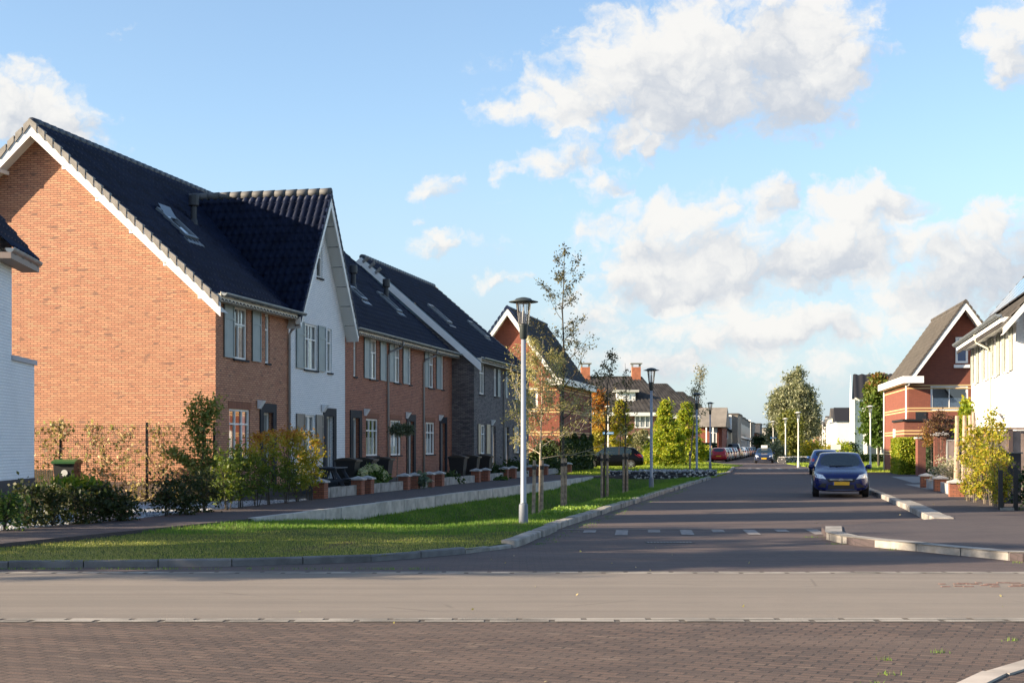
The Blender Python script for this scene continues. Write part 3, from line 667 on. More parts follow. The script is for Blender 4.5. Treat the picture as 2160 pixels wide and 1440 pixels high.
def verge(t, x, dr, ze, zr, eave, side=-1, over=.5, caps=True, m=None, brackets=True):
    """white barge boards, soffit, brackets and stepped verge tiles on a gable end at x"""
    sl = (zr-ze)/dr; l = math.hypot(1, sl); b = MB(); vt = MB(); so = MB(); BR = []; xo = x+side*over
    for sgn in (1, -1):
        y_of = lambda k: dr-sgn*k; z_of = lambda k: zr-sl*k            # k: horizontal distance from the ridge
        K = dr+eave; P = lambda k, dz, xx: (xx, y_of(k), z_of(k)+dz)
        t0, t1 = -.30, .0
        for xa, xb in ((xo, xo-side*.03),):
            Q = [P(0,t0*1.25,xa), P(K,t0*1.25,xa), P(K,t1,xa), P(0,t1,xa)]; q = [P(0,t0*1.25,xb), P(K,t0*1.25,xb), P(K,t1,xb), P(0,t1,xb)]
            b.face(Q); b.face(q[::-1])
            for i in range(4): b.face([Q[i], Q[(i+1) % 4], q[(i+1) % 4], q[i]])
        so.face([P(.12,-.24,xo-side*.03), P(K,-.24,xo-side*.03), P(K,-.24,x), P(.12,-.24,x)])
        n = round(K*l/.335)
        for i in range(n):
            k0, k1 = K*i/n, K*(i+1)/n-.045
            zz = .03
            A = [P(k0,-.10+zz,xo+side*.035), P(k1,-.16+zz,xo+side*.035), P(k1,.10+zz,xo+side*.035), P(k0,.07+zz,xo+side*.035)]; B = [P(k0,-.10+zz,xo-side*.12), P(k1,-.16+zz,xo-side*.12), P(k1,.10+zz,xo-side*.12), P(k0,.07+zz,xo-side*.12)]
            vt.face(A); vt.face(B[::-1])
            for j in range(4): vt.face([A[j], A[(j+1) % 4], B[(j+1) % 4], B[j]])
        if brackets:
            for i in range(1, 6):
                k = K*i/5.6; BR.append(MB().box(min(x, xo), max(x, xo)-.04 if side < 0 else max(x, xo), y_of(k)-.05, y_of(k)+.05, z_of(k)-.43, z_of(k)-.32))
    o = b.build('barge_board', m or M_WHITE, t); so.build('soffit', m or M_WHITE, o)
    for q in BR: q.build('bracket', m or M_WHITE, o)
    if caps: vt.build('verge_tiles', M_VERGE, t)
    return o
def gable_tri(t, x, dr, ze, zr, wallm, zb=ZB, flip=False):
    g = MB(); P = [(x,0,zb),(x,0,ze),(x,dr,zr),(x,2*dr,ze),(x,2*dr,zb)]
    g.face(P if not flip else P[::-1]); return g.build('gable_wall', wallm, t)
UP, UB, GP, GB = 5.67, 4.17, 2.68, 1.3                                # window heads and sills
def win(t, x0, a, b, c, d, **k): return window(t, Face((0,0), (1,0)), a-x0, b-x0, c, d, **k)
def wall_lamp(t, x, z=2.88, d=.0):
    mb = MB(); P = [(x-.02,-.02,z+.12),(x+.22,-.02,z+.12),(x+.22,-.02,z-.14),(x-.02,-.02,z-.14)]; Q = [(x-.02,-.20,z+.10),(x+.22,-.20,z+.10),(x+.22,-.05,z-.14),(x-.02,-.05,z-.14)]
    mb.face(Q)
    for i in range(4): mb.face([P[i], P[(i+1)%4], Q[(i+1)%4], Q[i]])
    return mb.build('wall_lamp', mat('white_lamp', (.75,.77,.8), .4), t)
def lintel(t, a, b, z):
    mb = MB(); mb.box(a-.08, b+.08, -.012, .0, z+.01, z+.22, skip='k'); return mb.build('lintel', M_LINTEL, t)
def skylight(t, x0, y0, y1, ze, zr, dr, w=.95, open_=False):
    sl = (zr-ze)/dr; z = lambda y, h=0: ze+sl*y+.06+h; f = MB(); n = np.array((0,-sl,1))/math.hypot(1, sl)
    P = lambda x, y, h: (x, y+n[1]*h, z(y)+n[2]*h)
    def bb(xa, xb, ya, yb, h0, h1, M=f):
        A = [P(xa,ya,h0),P(xb,ya,h0),P(xb,yb,h0),P(xa,yb,h0)]; B = [P(xa,ya,h1),P(xb,ya,h1),P(xb,yb,h1),P(xa,yb,h1)]
        M.face(B); M.face(A[::-1]); 
        for i in range(4): M.face([A[i],A[(i+1)%4],B[(i+1)%4],B[i]])
    for b in ((x0,x0+.08,y0,y1),(x0+w-.08,x0+w,y0,y1),(x0+.08,x0+w-.08,y0,y0+.08),(x0+.08,x0+w-.08,y1-.08,y1)): bb(*b, -.05, .12)
    bb(x0-.1, x0+w+.1, y0-.2, y0, -.04, .045)
    s = f.build('skylight', mat('skylight_frame', (.16,.18,.2), .35, metal=.4), t)
    g = MB(); bb(x0+.08, x0+w-.08, y0+.08, y1-.08, .05, .07, g); g.build('pane', mat('roof_glass', (.02,.03,.04), .06, spec=1, coat=1), s)
    if open_:
        ym = y1-(y1-y0)*.28
        g = MB(); g.face([P(x0+.05,ym,.10),P(x0+w-.05,ym,.10),P(x0+w-.05,y1+.05,.22),P(x0+.05,y1+.05,.22)]); g.build('open_sash', mat('sash_pale', (.10,.13,.17), .3), s)
    return s
def vent(t, x, y, ze, zr, dr):
    sl = (zr-ze)/dr; z = ze+sl*y+.06; mb = MB()
    mb.lathe((x, y, z), [(.16,-.15),(.13,.05),(.10,.12),(.10,.52),(.15,.53),(.165,.56),(.165,.86),(.14,.9),(0,.9)], 14)
    return mb.build('roof_vent', mat('vent_black', (.02,.022,.028), .5), t, smooth=False)

# ---- 1 orange end house
X0, X1, X2, X3, X4, X5 = 0, 5.57, 11.05, 16.17, 21.28, 26.05
o1 = [(1.22,2.24,UB,UP),(3.62,3.97,UB,UP),(.93,2.45,GB,GP+.05),(3.45,4.2,.5,2.68)]
h1 = terrace_unit('brick_house', 'orange brick end house with a wide sunlit gable wall, nearest in the left terrace', X0, X1, M_ORANGE, o1, ends=(.5, 0))
gable_tri(h1, 0, DR, ZE, ZR, M_ORANGE, ZB)
pb = MB(); pb.box(-.03, 0, .0, 2*DR, -.05, .66); pb.build('gable_plinth', mat('gable_plinth_brick', (.085,.06,.055), .9, var=.2), h1)
verge(h1, 0, DR, ZE, ZR, .38, over=.55)
fascia(h1, X1+.35, ZE-.06, .36, x0=-.5); gutter(h1, Face((0,0),(1,0)), -.5, X1+.2, ZE-.07, .40)
win(h1, 0, *o1[0], vbars=(.45,), top_v=(.66,), tran=.67); win(h1, 0, *o1[1], vbars=(), curtain='full')
win(h1, 0, *o1[2], vbars=(.34,.66), tran=.70, curtain='sides'); lintel(h1, .93, 2.45, GP+.05)
F1 = Face((0,0),(1,0))
for a, b in ((.52,1.2),(2.55,3.2)): shutter(h1, F1, a, b, UB, UP+.04, M_SHUT)
door(h1, F1, 3.45, 4.2, .5, 2.68); wall_lamp(h1, 2.98, 2.92)
skylight(h1, 2.35, 2.05, 3.0, ZE, ZR, DR, .9, True); vent(h1, 5.2, 3.05, ZE, ZR, DR)
downpipe(h1, F1, 5.5, .3, ZE-.12, .42)

# ---- 2 white gabled house
ow = [(6.93-X1,8.2-X1,UB,UP),(9.2-X1,9.66-X1,UB,UP),(6.95-X1,7.98-X1,GB,GP),(9.05-X1,9.78-X1,.5,2.68)]
h2 = terrace_unit('gabled_house', 'white painted brick house with a steep pointed front gable', X1, X2, M_WHITEB, [(a+X1,b+X1,c,d) for a,b,c,d in ow], y_start=.06)
Lw = X2-X1; xc = Lw/2; zg = 10.12; zb2 = ZE+.02; m_ = (zg-5.75)/(xc+.10)      # gable slope
g = MB(); top = zg-.12
gx0, gx1, gz0, gz1 = xc-.28+.12, xc+.28+.12, 7.3, 8.35
def ed(z): return (top-z)/m_
g.face([(xc-ed(zb2),0,zb2),(xc+ed(zb2),0,zb2),(xc+ed(gz0),0,gz0),(xc-ed(gz0),0,gz0)])
g.face([(xc-ed(gz0),0,gz0),(gx0,0,gz0),(gx0,0,gz1),(xc-ed(gz1),0,gz1)]); g.face([(gx1,0,gz0),(xc+ed(gz0),0,gz0),(xc+ed(gz1),0,gz1),(gx1,0,gz1)])
g.face([(xc-ed(gz1),0,gz1),(xc+ed(gz1),0,gz1),(xc,0,top)])
for q in ([(gx0,0,gz0),(gx0,.11,gz0),(gx0,.11,gz1),(gx0,0,gz1)],[(gx1,.11,gz0),(gx1,0,gz0),(gx1,0,gz1),(gx1,.11,gz1)],[(gx0,0,gz1),(gx0,.11,gz1),(gx1,.11,gz1),(gx1,0,gz1)]): g.face(q)
g.build('gable_wall', M_WHITEB, h2)
F2 = Face((0,0),(1,0))
window(h2, F2, gx0, gx1, gz0, gz1, vbars=(), tran=.66, curtain=None)
window(h2, F2, *ow[0], vbars=(.42,), top_v=(.62,), tran=.67); window(h2, F2, *ow[1], vbars=(), curtain='full')
window(h2, F2, *ow[2], vbars=(.45,), tran=.62, curtain='sides'); door(h2, F2, ow[3][0], ow[3][1], .5, 2.68, m=mat('taupe_door', (.20,.19,.17), .45))
for a, b, z0, z1, m in ((.62,1.33,UB,UP+.03,M_SHUT),(2.66,3.36,UB,UP+.03,M_SHUT),(.62,1.35,GB,GP+.03,M_SHUTB),(2.44,3.12,GB,GP+.03,M_SHUTB)): shutter(h2, F2, a, b, z0, z1, m)
wall_lamp(h2, 3.05, 2.95)
stp = MB(); stp.box(3.2, 4.5, -.5, 0, .15, .47); stp.build('door_step', mat('dark_step', (.05,.055,.065), .7), h2)
OV = .46; Ld = 5.2
for sgn in (-1, 1):                                                   # steep front roof, tiles running back from the gable
    V = np.array((-sgn*1., 0, m_)); V /= np.linalg.norm(V); xe = xc+sgn*(xc+.10+.04); ze_ = 5.75-.04*m_
    O = np.array((xe, -OV, ze_)); U = np.array((0, 1, 0)); Hs = abs(xe-xc)/abs(V[0])
    r = tile_roof('front_roof_slope', O, U, V, Ld+OV, Hs, M_TILE, h2, tw=.25, th=.36, amp=.045, step=.065)
    # barge board and soffit of the front verge
    b = MB(); P = lambda k, dz, y: (xc+sgn*k, y, zg-.02-m_*k+dz)
    K = xc+.14; n = math.hypot(1, m_); off = .17*n
    Q = [P(0,-off*1.5,-OV), P(K,-off,-OV), P(K,0,-OV), P(0,0,-OV)]; q = [P(0,-off*1.5,-OV+.035), P(K,-off,-OV+.035), P(K,0,-OV+.035), P(0,0,-OV+.035)]
    b.face(Q); b.face(q[::-1])
    for i in range(4): b.face([Q[i],Q[(i+1)%4],q[(i+1)%4],q[i]])
    bo = b.build('barge_board', M_WHITE, h2)
    s = MB(); nn = 7
    for i in range(nn):
        k0, k1 = .08+K*i/nn, .08+K*(i+1)/nn-.03; k1 = min(k1, K)
        A = [P(k0,-off*.92,-OV+.035), P(k1,-off*.92,-OV+.035), P(k1,-off*.92,0), P(k0,-off*.92,0)]; s.face(A)
        s.face([P(k1,-off*.92-.03,-OV+.04), P(k1,-off*.92,-OV+.04), P(k1,-off*.92,0), P(k1,-off*.92-.03,0)])
    s.build('soffit', mat('soffit_grey', (.60,.60,.58), .6), bo)
    e = MB(); e.box(min(xe, xe+sgn*.04), max(xe, xe+sgn*.04), -OV, -.3, ze_-.2, ze_+.03); e.build('eaves_end', M_WHITE, bo)
    vt = MB(); nr = 22
    for i in range(nr):
        k0, k1 = K*i/nr, K*(i+1)/nr; vt.face([P(k0,-.09,-OV-.02), P(k1,-.12,-OV-.02), P(k1,.12,-OV-.02), P(k0,.07,-OV-.02)]); vt.face([P(k1,-.12,-OV-.02), P(k1,-.12,-OV+.08), P(k1,.12,-OV+.08), P(k1,.12,-OV-.02)])
        vt.face([P(k0,.07,-OV-.02), P(k1,.12,-OV-.02), P(k1,.12,-OV+.1), P(k0,.07,-OV+.1)])
    vt.build('verge_tiles', M_TILE, h2)
rc = MB(); k = -OV
while k < Ld: rc.tube([(xc,k,zg+.03),(xc,k+.42,zg+.02)], [.138,.128], 10); k += .4
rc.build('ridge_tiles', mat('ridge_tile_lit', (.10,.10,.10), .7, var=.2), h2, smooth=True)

# ---- 3, 4, 5 red-brown houses
def red_unit(label, xa, xb, ups, slit, g_win, g_door, lamp, shut, sky=None, vt=None, dp=None):
    H = [(*ups, UB, UP), (*slit, UB, UP), (*g_win, GB, GP), (*g_door, .5, 2.68)]
    t = terrace_unit('brick_house', label, xa, xb, M_TERR, H)
    F = Face((0,0),(1,0)); S = lambda a: a-xa
    win(t, xa, *ups, UB, UP, vbars=(.45,), top_v=(.66,), tran=.67); win(t, xa, *slit, UB, UP, vbars=(), curtain='full'); win(t, xa, *g_win, GB, GP, vbars=(.34,.66), tran=.68, curtain='half'); lintel(t, S(g_win[0]), S(g_win[1]), GP)
    door(t, F, S(g_door[0]), S(g_door[1]), .5, 2.68); wall_lamp(t, S(lamp), 2.92)
    for a, b in shut: shutter(t, F, S(a), S(b), UB, UP+.03, M_SHUT)
    fascia(t, xb-xa, ZE-.06, .36); gutter(t, F, 0, xb-xa, ZE-.07, .40)
    if sky: skylight(t, S(sky[0]), sky[1], sky[2], ZE, ZR, DR, .8)
    if vt: vent(t, S(vt[0]), vt[1], ZE, ZR, DR)
    if dp: downpipe(t, F, S(dp), .3, ZE-.12, .44, shift=.75)
    st = MB(); st.box(S(g_door[0])-.2, S(g_door[1])+.2, -.4, 0, .15, .42); st.build('door_step', mat('dark_step', (.05,.055,.065), .7), t)
    return t
M_TERR = brick_mat('terrace_brick', (.45,.195,.12), (.32,.13,.085), (.11,.06,.045), spot=(.12,.08,.07))
red_unit('red brick terrace house touching the white gabled house', X2, X3, (13.86,14.8), (12.0,12.32), (13.45,14.95), (11.86,12.62), 13.15, ((13.15,13.84),(15.1,15.85)), None, None, X3-.12)
red_unit('red brick terrace house behind the two clipped ball trees', X3, X4, (16.95,17.85), (19.1,19.45), (16.55,18.0), (19.0,19.75), 18.6, ((16.28,16.93),(18.15,18.92)), (18.1,1.75,2.35), (19.6,2.55), X4-.12)
red_unit('red brick terrace house touching the projecting dark grey brick house', X4, X5, (22.05,22.95), (24.2,24.6), (21.65,23.1), (24.15,24.85), 23.75, ((21.4,22.03),(23.3,24.05)), (22.9,1.7,2.65), (23.9,2.45))

# ---- 6, 7 dark grey brick houses, a metre further forward
P6 = 1.05; ZE6, ZR6 = 5.74, 10.38
def grey_unit(label, xa, xb, H, shuts, door_x, extra=()):
    t = thing('grey_brick_house', label, 'house', TP(xa, P6, 0), ROT, 'dark grey brick houses'); L = xb-xa; S = lambda a: a-xa
    mb = MB(); wall(mb, (0,0), (1,0), L, ZB-.1, ZE6, [(S(a),S(b),c,d) for a,b,c,d in H]+[(S(door_x[0]),S(door_x[1]),.5,2.62)]); mb.build('wall', M_GREYB, t)
    sl = (ZR6-ZE6)/DR; V = np.array((0,1,sl)); V /= np.linalg.norm(V); D = 2*DR
    r = tile_roof('roof', (0,-.36,ZE6-.36*sl+.06), (1,0,0), V, L, (DR+.36)/V[1], M_TILE, t)
    bk = MB(); bk.face([(0,DR,ZR6+.06),(0,D+.3,ZE6),(L,D+.3,ZE6),(L,DR,ZR6+.06)]); bk.build('rear_roof', M_TILE, r)
    rc = MB(); k = 0
    while k < L-.05: rc.tube([(k,DR,ZR6+.03),(min(k+.42,L),DR,ZR6+.055)], [.128,.138], 10); k += .4
    rc.build('ridge_tiles', mat('ridge_tile', (.05,.055,.075), .5), r, smooth=True)
    F = Face((0,0),(1,0))
    for i, (a,b,c,d) in enumerate(H): win(t, xa, a,b,c,d, vbars=(.5,) if b-a > .6 else (), tran=.68, curtain='sides')
    for a,b,c,d,m in shuts: shutter(t, F, S(a), S(b), c, d, m)
    door(t, F, S(door_x[0]), S(door_x[1]), .5, 2.62, sur=0, m=mat('pale_door', (.35,.37,.39), .4)); fascia(t, L, ZE6-.05, .34); gutter(t, F, 0, L, ZE6-.06, .38)
    return t, F, r
X6, X7 = 32.3, 38.6
t6, F6, r6 = grey_unit('dark grey brick house projecting forward of the red brick terrace', X5, X6, [(27.1,28.15,UB-.1,UP-.15),(30.15,30.75,UB-.1,UP-.25),(27.25,28.3,GB,GP-.03)],
    [(30.8,31.35,UB-.1,UP-.25,M_SHUT),(26.75,27.2,GB,GP,M_SHUTC),(28.45,29.15,GB,GP,M_SHUTC)], (29.75,30.55))
gw = MB(); D = 2*DR
gw.face([(0,0,ZB-.1),(0,0,ZE6),(0,DR,ZR6),(0,D,ZE6),(0,D,ZB)][::1]); gw.build('side_wall', M_GREYB, t6)
# zinc-clad step between the two roofs, white board on top
sl6 = (ZR6-ZE6)/DR; st = MB(); st.face([(-.03,-.3,ZE6-.45),(-.03,-.3,ZE6-.3*sl6+.04),(-.03,DR,ZR6+.04),(-.03,DR,ZR6-.75)]); st.build('step_cladding', mat('blue_grey_cladding', (.16,.23,.28), .5, var=.2, vscale=1.5), t6)
v = verge(t6, 0, DR, ZE6, ZR6, .36, over=.14, brackets=False, caps=False)
vt = MB(); l6 = math.hypot(1, sl6)
for i in range(3):
    k0, k1 = .1+i*.3, .36+i*.3; vt.obox((-.12, DR-(k0+k1)/2, ZR6-sl6*(k0+k1)/2+.08), (.07,0,0), (0,.13,-.13*sl6), (0,.03,.05))
vt.build('verge_tiles', M_VERGE, t6)
skylight(t6, 28.5-X5, 1.9+.05, 2.95, ZE6, ZR6, DR, .95)
wall_lamp(t6, 29.5-X5, 2.8); downpipe(t6, F6, X6-X5-.1, .3, ZE6-.12, .42, shift=.4)
t7, F7, r7 = grey_unit('farther dark grey brick house with its roof sloping down beside the lamp post', X6, X7, [(35.0,36.0,UB-.1,UP-.25),(35.2,36.15,GB,GP-.03)],
    [(32.55,33.1,UB-.1,UP-.25,M_SHUT),(34.6,35.15,GB,GP,M_SHUTC),(36.3,36.9,GB,GP,M_SHUTC)], (32.75,33.6))
gf = MB(); L7 = X7-X6; gf.face([(L7,0,ZB-.1),(L7,D,ZB),(L7,D,ZE6),(L7,DR,ZR6),(L7,0,ZE6)]); gf.build('gable_wall', M_GREYB, t7); verge(t7, L7, DR, ZE6, ZR6, .36, side=1, over=.3, brackets=False)
skylight(t7, 35.6-X6, 1.75, 2.75, ZE6, ZR6, DR, .95)

# ------------------------------------------------------------------ white house at the left edge of the photo
M_WPAINT = brick_mat('painted_wall_brick', (.86,.87,.89), (.82,.83,.86), (.70,.72,.75), mort=.008, dirt=.18, bump=.9)
wd = thing('white_house', 'white rendered house with dark tiled roof cut off by the left edge', 'house', (-10.2, 29.0, 0), 0)
w_dir = np.array((-.093, 1.)); w_dir /= np.linalg.norm(w_dir)
wd.rotation_euler = (0, 0, math.atan2(w_dir[1], w_dir[0]))            # local x away from the camera, y to the left
mb = MB(); LH = 1.5
mb.box(-LH, 0, 0, 8, .9, 5.8, skip='bt'); mb.face([(0,8,5.8),(0,0,5.8),(0,4,10.45)]); mb.face([(-LH,0,5.8),(-LH,8,5.8),(-LH,4,10.45)]); 
mb.build('wall', M_WPAINT, wd)
pl = MB(); pl.box(-LH-.0, 1.92, -.02, 8, 0, .98); pl.build('plinth', mat('dark_plinth', (.05,.045,.05), .85), wd)
ext = MB(); ext.box(0.002, 1.9, .0, 6, .98, 3.42); ext.build('annexe', M_WPAINT, wd)
ec = MB(); ec.box(-.05, 1.96, -.05, 6.05, 3.42, 3.52); ec.build('annexe_coping', mat('coping_grey', (.42,.42,.45), .7), wd)
sl = 4.65/4; V = np.array((0,1,sl)); V /= np.linalg.norm(V)
rf = tile_roof('roof', (-LH, -.36, 5.8-.36*sl+.14), (1,0,0), V, LH+.82, 4.36/V[1], M_TILE, wd)
bk = MB(); bk.face([(-LH,4,10.55),(-LH,8.2,5.65),(.8,8.2,5.65),(.8,4,10.55)]); bk.build('rear_roof', M_TILE, rf)
gutter(wd, Face((0,0),(1,0)), -LH, .85, 5.50, .25, .085)
eb = MB(); eb.box(-LH, .8, -.36, -.004, 5.3, 5.42); eb.build('eaves_board', mat('brownish_eave', (.33,.26,.22), .7), wd)
# tall brick house off to the left whose shadow crosses the gardens and the road
os_ = thing('brick_house', 'tall plain brick house outside the picture on the left, shading the gardens', 'house', (-20.5, 33.2, 0), math.atan2(.257,.966))
mb = MB(); mb.box(-7, 2.6, -2.55, 2.25, 0, 7.4); mb.build('wall', M_REDB, os_)
mb = MB(); mb.prism([(-7.2,-2.7),(2.8,-2.7),(2.8,2.4),(-7.2,2.4)], 7.4, 7.6)
for y0, y1, s in ((-2.7,-.2,1),(2.4,-.2,-1)): mb.face([(-7.2,y0,7.6),(2.8,y0,7.6),(2.8,y1,12.2),(-7.2,y1,12.2)])
for x in (-7.2,2.8): mb.face([(x,-2.7,7.6),(x,2.4,7.6),(x,-.2,12.2)])
mb.build('roof', M_TILE, os_)

# ------------------------------------------------------------------ red brick houses with steep gables (left and right of the street)
def steep_house(name, label, corner, ang, mirror, wallm, tile, hw=3.12, depth=12, ze=5.62, zr=9.95, ov=.55, parts=None):
    """corner: street corner nearest the camera; local x points away along the street, y away from the street"""
    t = thing(name, label, 'house', (*corner, 0), math.pi/2-ang, 'red brick houses with steep gables'); s = -1 if mirror else 1   # s=1: house to the left of its street wall
    W = 2*hw; mb = MB()
    holes = parts['holes']
    Of, Af = ((0,W),(0,-1)) if not mirror else ((0,0),(0,-1))         # gable wall seen from the camera
    fcg = Face(Of, Af)
    wall(mb, Of, Af, W, 0, ze, holes)
    tri = [(0,0,ze),(0,s*hw,zr),(0,s*W,ze)] if True else None
    w3 = parts['top']                                                 # window in the gable: (y0,y1,z0,z1) measured from street corner
    mb.face(tri)
    mb.box(0.01, depth, min(0,s*W), max(0,s*W), 0, ze, skip='lbt')
    mb.face([(depth,0,ze),(depth,s*W,ze),(depth,s*hw,zr)])
    mb.build('wall', wallm, t)
    for zz in (5.20, 5.03, 3.86, 3.69, 2.48, 2.31, 1.27, 1.10):   # yellow brick bands
        b = MB(); zz -= .0
        b.box(-.006, 0, min(0,s*W), max(0,s*W), zz, zz+.07); b.box(-.006, depth, min(0,-s*.006), max(0,-s*.006), zz, zz+.07); b.build('brick_band', M_BAND, t)
    m = (zr-ze)/hw; n = math.hypot(1, m)
    for k, sg in ((0, 1), (1, -1)):
        y0 = -s*.12 if k == 0 else s*(W+.12); V = np.array((0, s*sg, m)); V = V/np.linalg.norm(V); O = np.array((-ov, y0, ze-.12*m+.08))
        r = tile_roof('roof', O, (1,0,0), V, depth+.2+ov, (hw+.12)*n, tile, t, tw=.28, th=.36, seg=3)
        b = MB(); P = lambda q, dz, x: (x, s*hw-(s*sg)*q, zr+.06-m*q+dz)
        K = hw+.1; Q = [P(0,-.36*1.2,-ov-.02),P(K,-.36,-ov-.02),P(K,.0,-ov-.02),P(0,.0,-ov-.02)]; q_ = [P(0,-.36*1.2,-ov+.02),P(K,-.36,-ov+.02),P(K,.0,-ov+.02),P(0,.0,-ov+.02)]
        b.face(Q); b.face(q_)
        for i in range(4): b.face([Q[i],Q[(i+1)%4],q_[(i+1)%4],q_[i]])
        b.face([P(.1,-.34,-ov+.01),P(K,-.34,-ov+.01),P(K,-.34,0),P(.1,-.34,0)])
        b.build('barge_board', M_WHITE, t)
        vt = MB(); nn = 16
        for i in range(nn):
            a0, a1 = K*i/nn, K*(i+1)/nn-.02; e0, e1 = -ov-.05, -ov+.13; vt.face([P(a0,.02,e0),P(a1,.0,e0),P(a1,.24,e0),P(a0,.18,e0)]); vt.face([P(a0,.18,e0),P(a1,.24,e0),P(a1,.24,e1),P(a0,.18,e1)]); vt.face([P(a1,.0,e0),P(a1,.24,e0),P(a1,.24,e1),P(a1,.0,e1)])
        vt.build('verge_tiles', tile, t)
    rc = MB(); rc.tube([(-ov-.04,s*hw,zr+.1),(depth+.2,s*hw,zr+.1)], .12, 8); rc.build('ridge_tiles', tile, t)
    c = MB(); c.box(-ov-.1, depth+.2, min(-s*.42,-s*.0), max(-s*.42,-s*.0), ze-.28, ze+.12)
    c.box(-ov-.1, -.001, min(0,s*.75), max(0,s*.75), ze-.28, ze+.12); c.build('cornice', M_WHITE, t)
    for x, d in ((.25, -s*.08), (depth-.3, -s*.08)):
        p = MB(); p.tube([(x,d,0),(x,d,ze-.28)], .05, 8); p.build('downpipe', M_WHITE if parts.get('wp') else M_ZINC, t, smooth=True)
    a0,a1,z0,z1 = w3                                                  # gable window set proud of the wall in a white box frame
    fg = Face((0, s*W) if not mirror else (0, 0), (0,-1)); conv = (lambda y: W-y) if not mirror else (lambda y: y)
    b0, b1 = sorted((conv(a0), conv(a1)))
    f = MB(); fw = .12
    for q in ((b0,b0+fw,z0,z1),(b1-fw,b1,z0,z1),(b0+fw,b1-fw,z0,z0+fw),(b0+fw,b1-fw,z1-fw,z1)): fg.box(f, *q, -.02, .06)
    fg.box(f, b0-.1, b1+.1, z0-.28, z0-.1, -.02, .16)
    w = f.build('window', M_WHITE, t); g = MB(); g.face([fg.p(b0+.1,z0+.1,.02),fg.p(b1-.1,z0+.1,.02),fg.p(b1-.1,z1-.1,.02),fg.p(b0+.1,z1-.1,.02)]); g.build('pane', mat('blue_blind_glass', (.03,.06,.16), .15, spec=.8), w)
    for i, (a,b,z0,z1) in enumerate(holes): window(t, fcg, a, b, z0, z1, **parts['wk'][i])
    return t
lh = steep_house('red_brick_house', 'red brick house with steep gable and ivy covered lower wall, left of the street', (2.87, 86), TH, False, M_REDB, M_TILE,
    parts=dict(holes=[(6.24-3.6,6.24-1.33,3.75,5.2)], wk=[dict(vbars=(), tran=None, fw=.14, curtain='full', sill=False)], top=(4.0,5.0,6.75,7.75)))
rh = steep_house('red_brick_house', 'red brick house with steep brown grey roof and yellow bands, right of the street', (23.4, 84), R(8), True, mat and brick_mat('warm_red_brick', (.25,.075,.045), (.20,.06,.038), (.13,.05,.035)), M_TILEB, depth=11.5, ov=.95,
    parts=dict(holes=[(1.28,3.42,3.75,5.24)], wk=[dict(vbars=(.5,), tran=None, fw=.12, curtain='half', sill=False)], top=(2.7,3.4,6.53,8.05), wp=1))
# annexe of the right-hand one, with its canopy and white post
ax = MB(); ax.box(-4.8, -.012, -6.2, .85, 0, 3.05); ax.build('annexe', brick_mat('dark_red_annexe', (.22,.07,.045), (.18,.058,.038), (.11,.05,.035)), rh)
ac = MB(); ac.box(-4.9, -.015, -6.3, .95, 3.05, 3.16); ac.build('annexe_coping', M_DARK, rh)
for zz in (1.10, 1.27, 2.31, 2.48):
    b = MB(); b.box(-4.81, -4.8, -6.2, .85, zz, zz+.07); b.box(-4.8, -.012, .85, .857, zz, zz+.07); b.build('brick_band', M_BAND, rh)
cn = MB(); cn.box(-5.3,-4.82,-6.2,-.6,2.72,2.84); cn.box(-5.3,-5.18,-.72,-.6,1.0,2.72); cn.build('canopy', M_DARK, rh)
gw_ = MB(); gw_.box(-4.83,-4.8,-5.4,-.9,.1,2.6); gw_.build('garage_opening', mat('dark_opening', (.03,.03,.035), .7), rh)
wp = MB(); wp.box(-1.0, -.6, .852, .95, 0.85, 2.65); wp.build('white_panel', M_WHITE, rh)
sw_ = MB(); sw_.box(-.05, -.01, -1.04, -.42, 3.2, 3.68); sw_.build('small_window', mat('dark_glass', (.02,.022,.025), .1), rh)

# ------------------------------------------------------------------ white house at the right edge
wr = thing('white_house', 'bright white brick house with grey green shutters and solar panels, right edge', 'house', (14.75, 41.6, 0), math.pi/2-math.atan(.209))
Dw, Ww, zew = 11.8, 9.5, 5.6; ZRR = 11.2                                         # local x away from camera, y negative = away from the street (right)
Fr = Face((Dw, 0), (-1, 0))                                           # street front, seen from the left: a runs towards the camera
ups = [(.9,1.9),(4.2,5.2),(6.6,7.6),(9.5,10.5)]; gs = [(1.6,2.6),(4.4,5.0),(8.3,9.4)]
mb = MB(); H = [(a,b,3.95,5.15) for a,b in ups]+[(a,b,1.3,2.55) for a,b in gs]
wall(mb, (Dw,0), (-1,0), Dw, 0, zew, H); mb.build('street_wall', M_WHITEB2, wr)
mb = MB(); mb.face([(0,0,0),(0,-Ww,0),(0,-Ww,zew),(0,-Ww/2,ZRR),(0,0,zew)]); mb.face([(Dw,0,0),(Dw,-Ww,0),(Dw,-Ww,zew),(Dw,-Ww/2,ZRR),(Dw,0,zew)]); mb.build('gable_wall', M_WHITEB2, wr)
for a, b in ups:
    window(wr, Fr, a, b, 3.95, 5.15, vbars=(.5,), curtain='full', sillm=M_WHITE)
    for q in ((a-.62,a-.02),(b+.02,b+.62)): shutter(wr, Fr, *q, 3.92, 5.2, M_SHUTR) if False else shutter(wr, Fr, *q, 3.92, 5.2, mat('pale_sage_shutter', (.36,.38,.33), .5, var=.08))
for a, b in gs: window(wr, Fr, a, b, 1.3, 2.55, vbars=(.5,), curtain='full', sill=False); 
lb = MB()
for a, b in gs: Fr.box(lb, a-.2, b+.15, 2.62, 2.7, 0, .05)
lb.build('lintel', M_CREAM, wr)
slr = (ZRR-zew)/(Ww/2)
V = np.array((0,-1,slr)); V /= np.linalg.norm(V)
rf = tile_roof('roof', (-.6,.45,zew-.45*slr+.06), (1,0,0), V, Dw+1.1, (Ww/2+.45)/abs(V[1]), M_TILEG, wr)
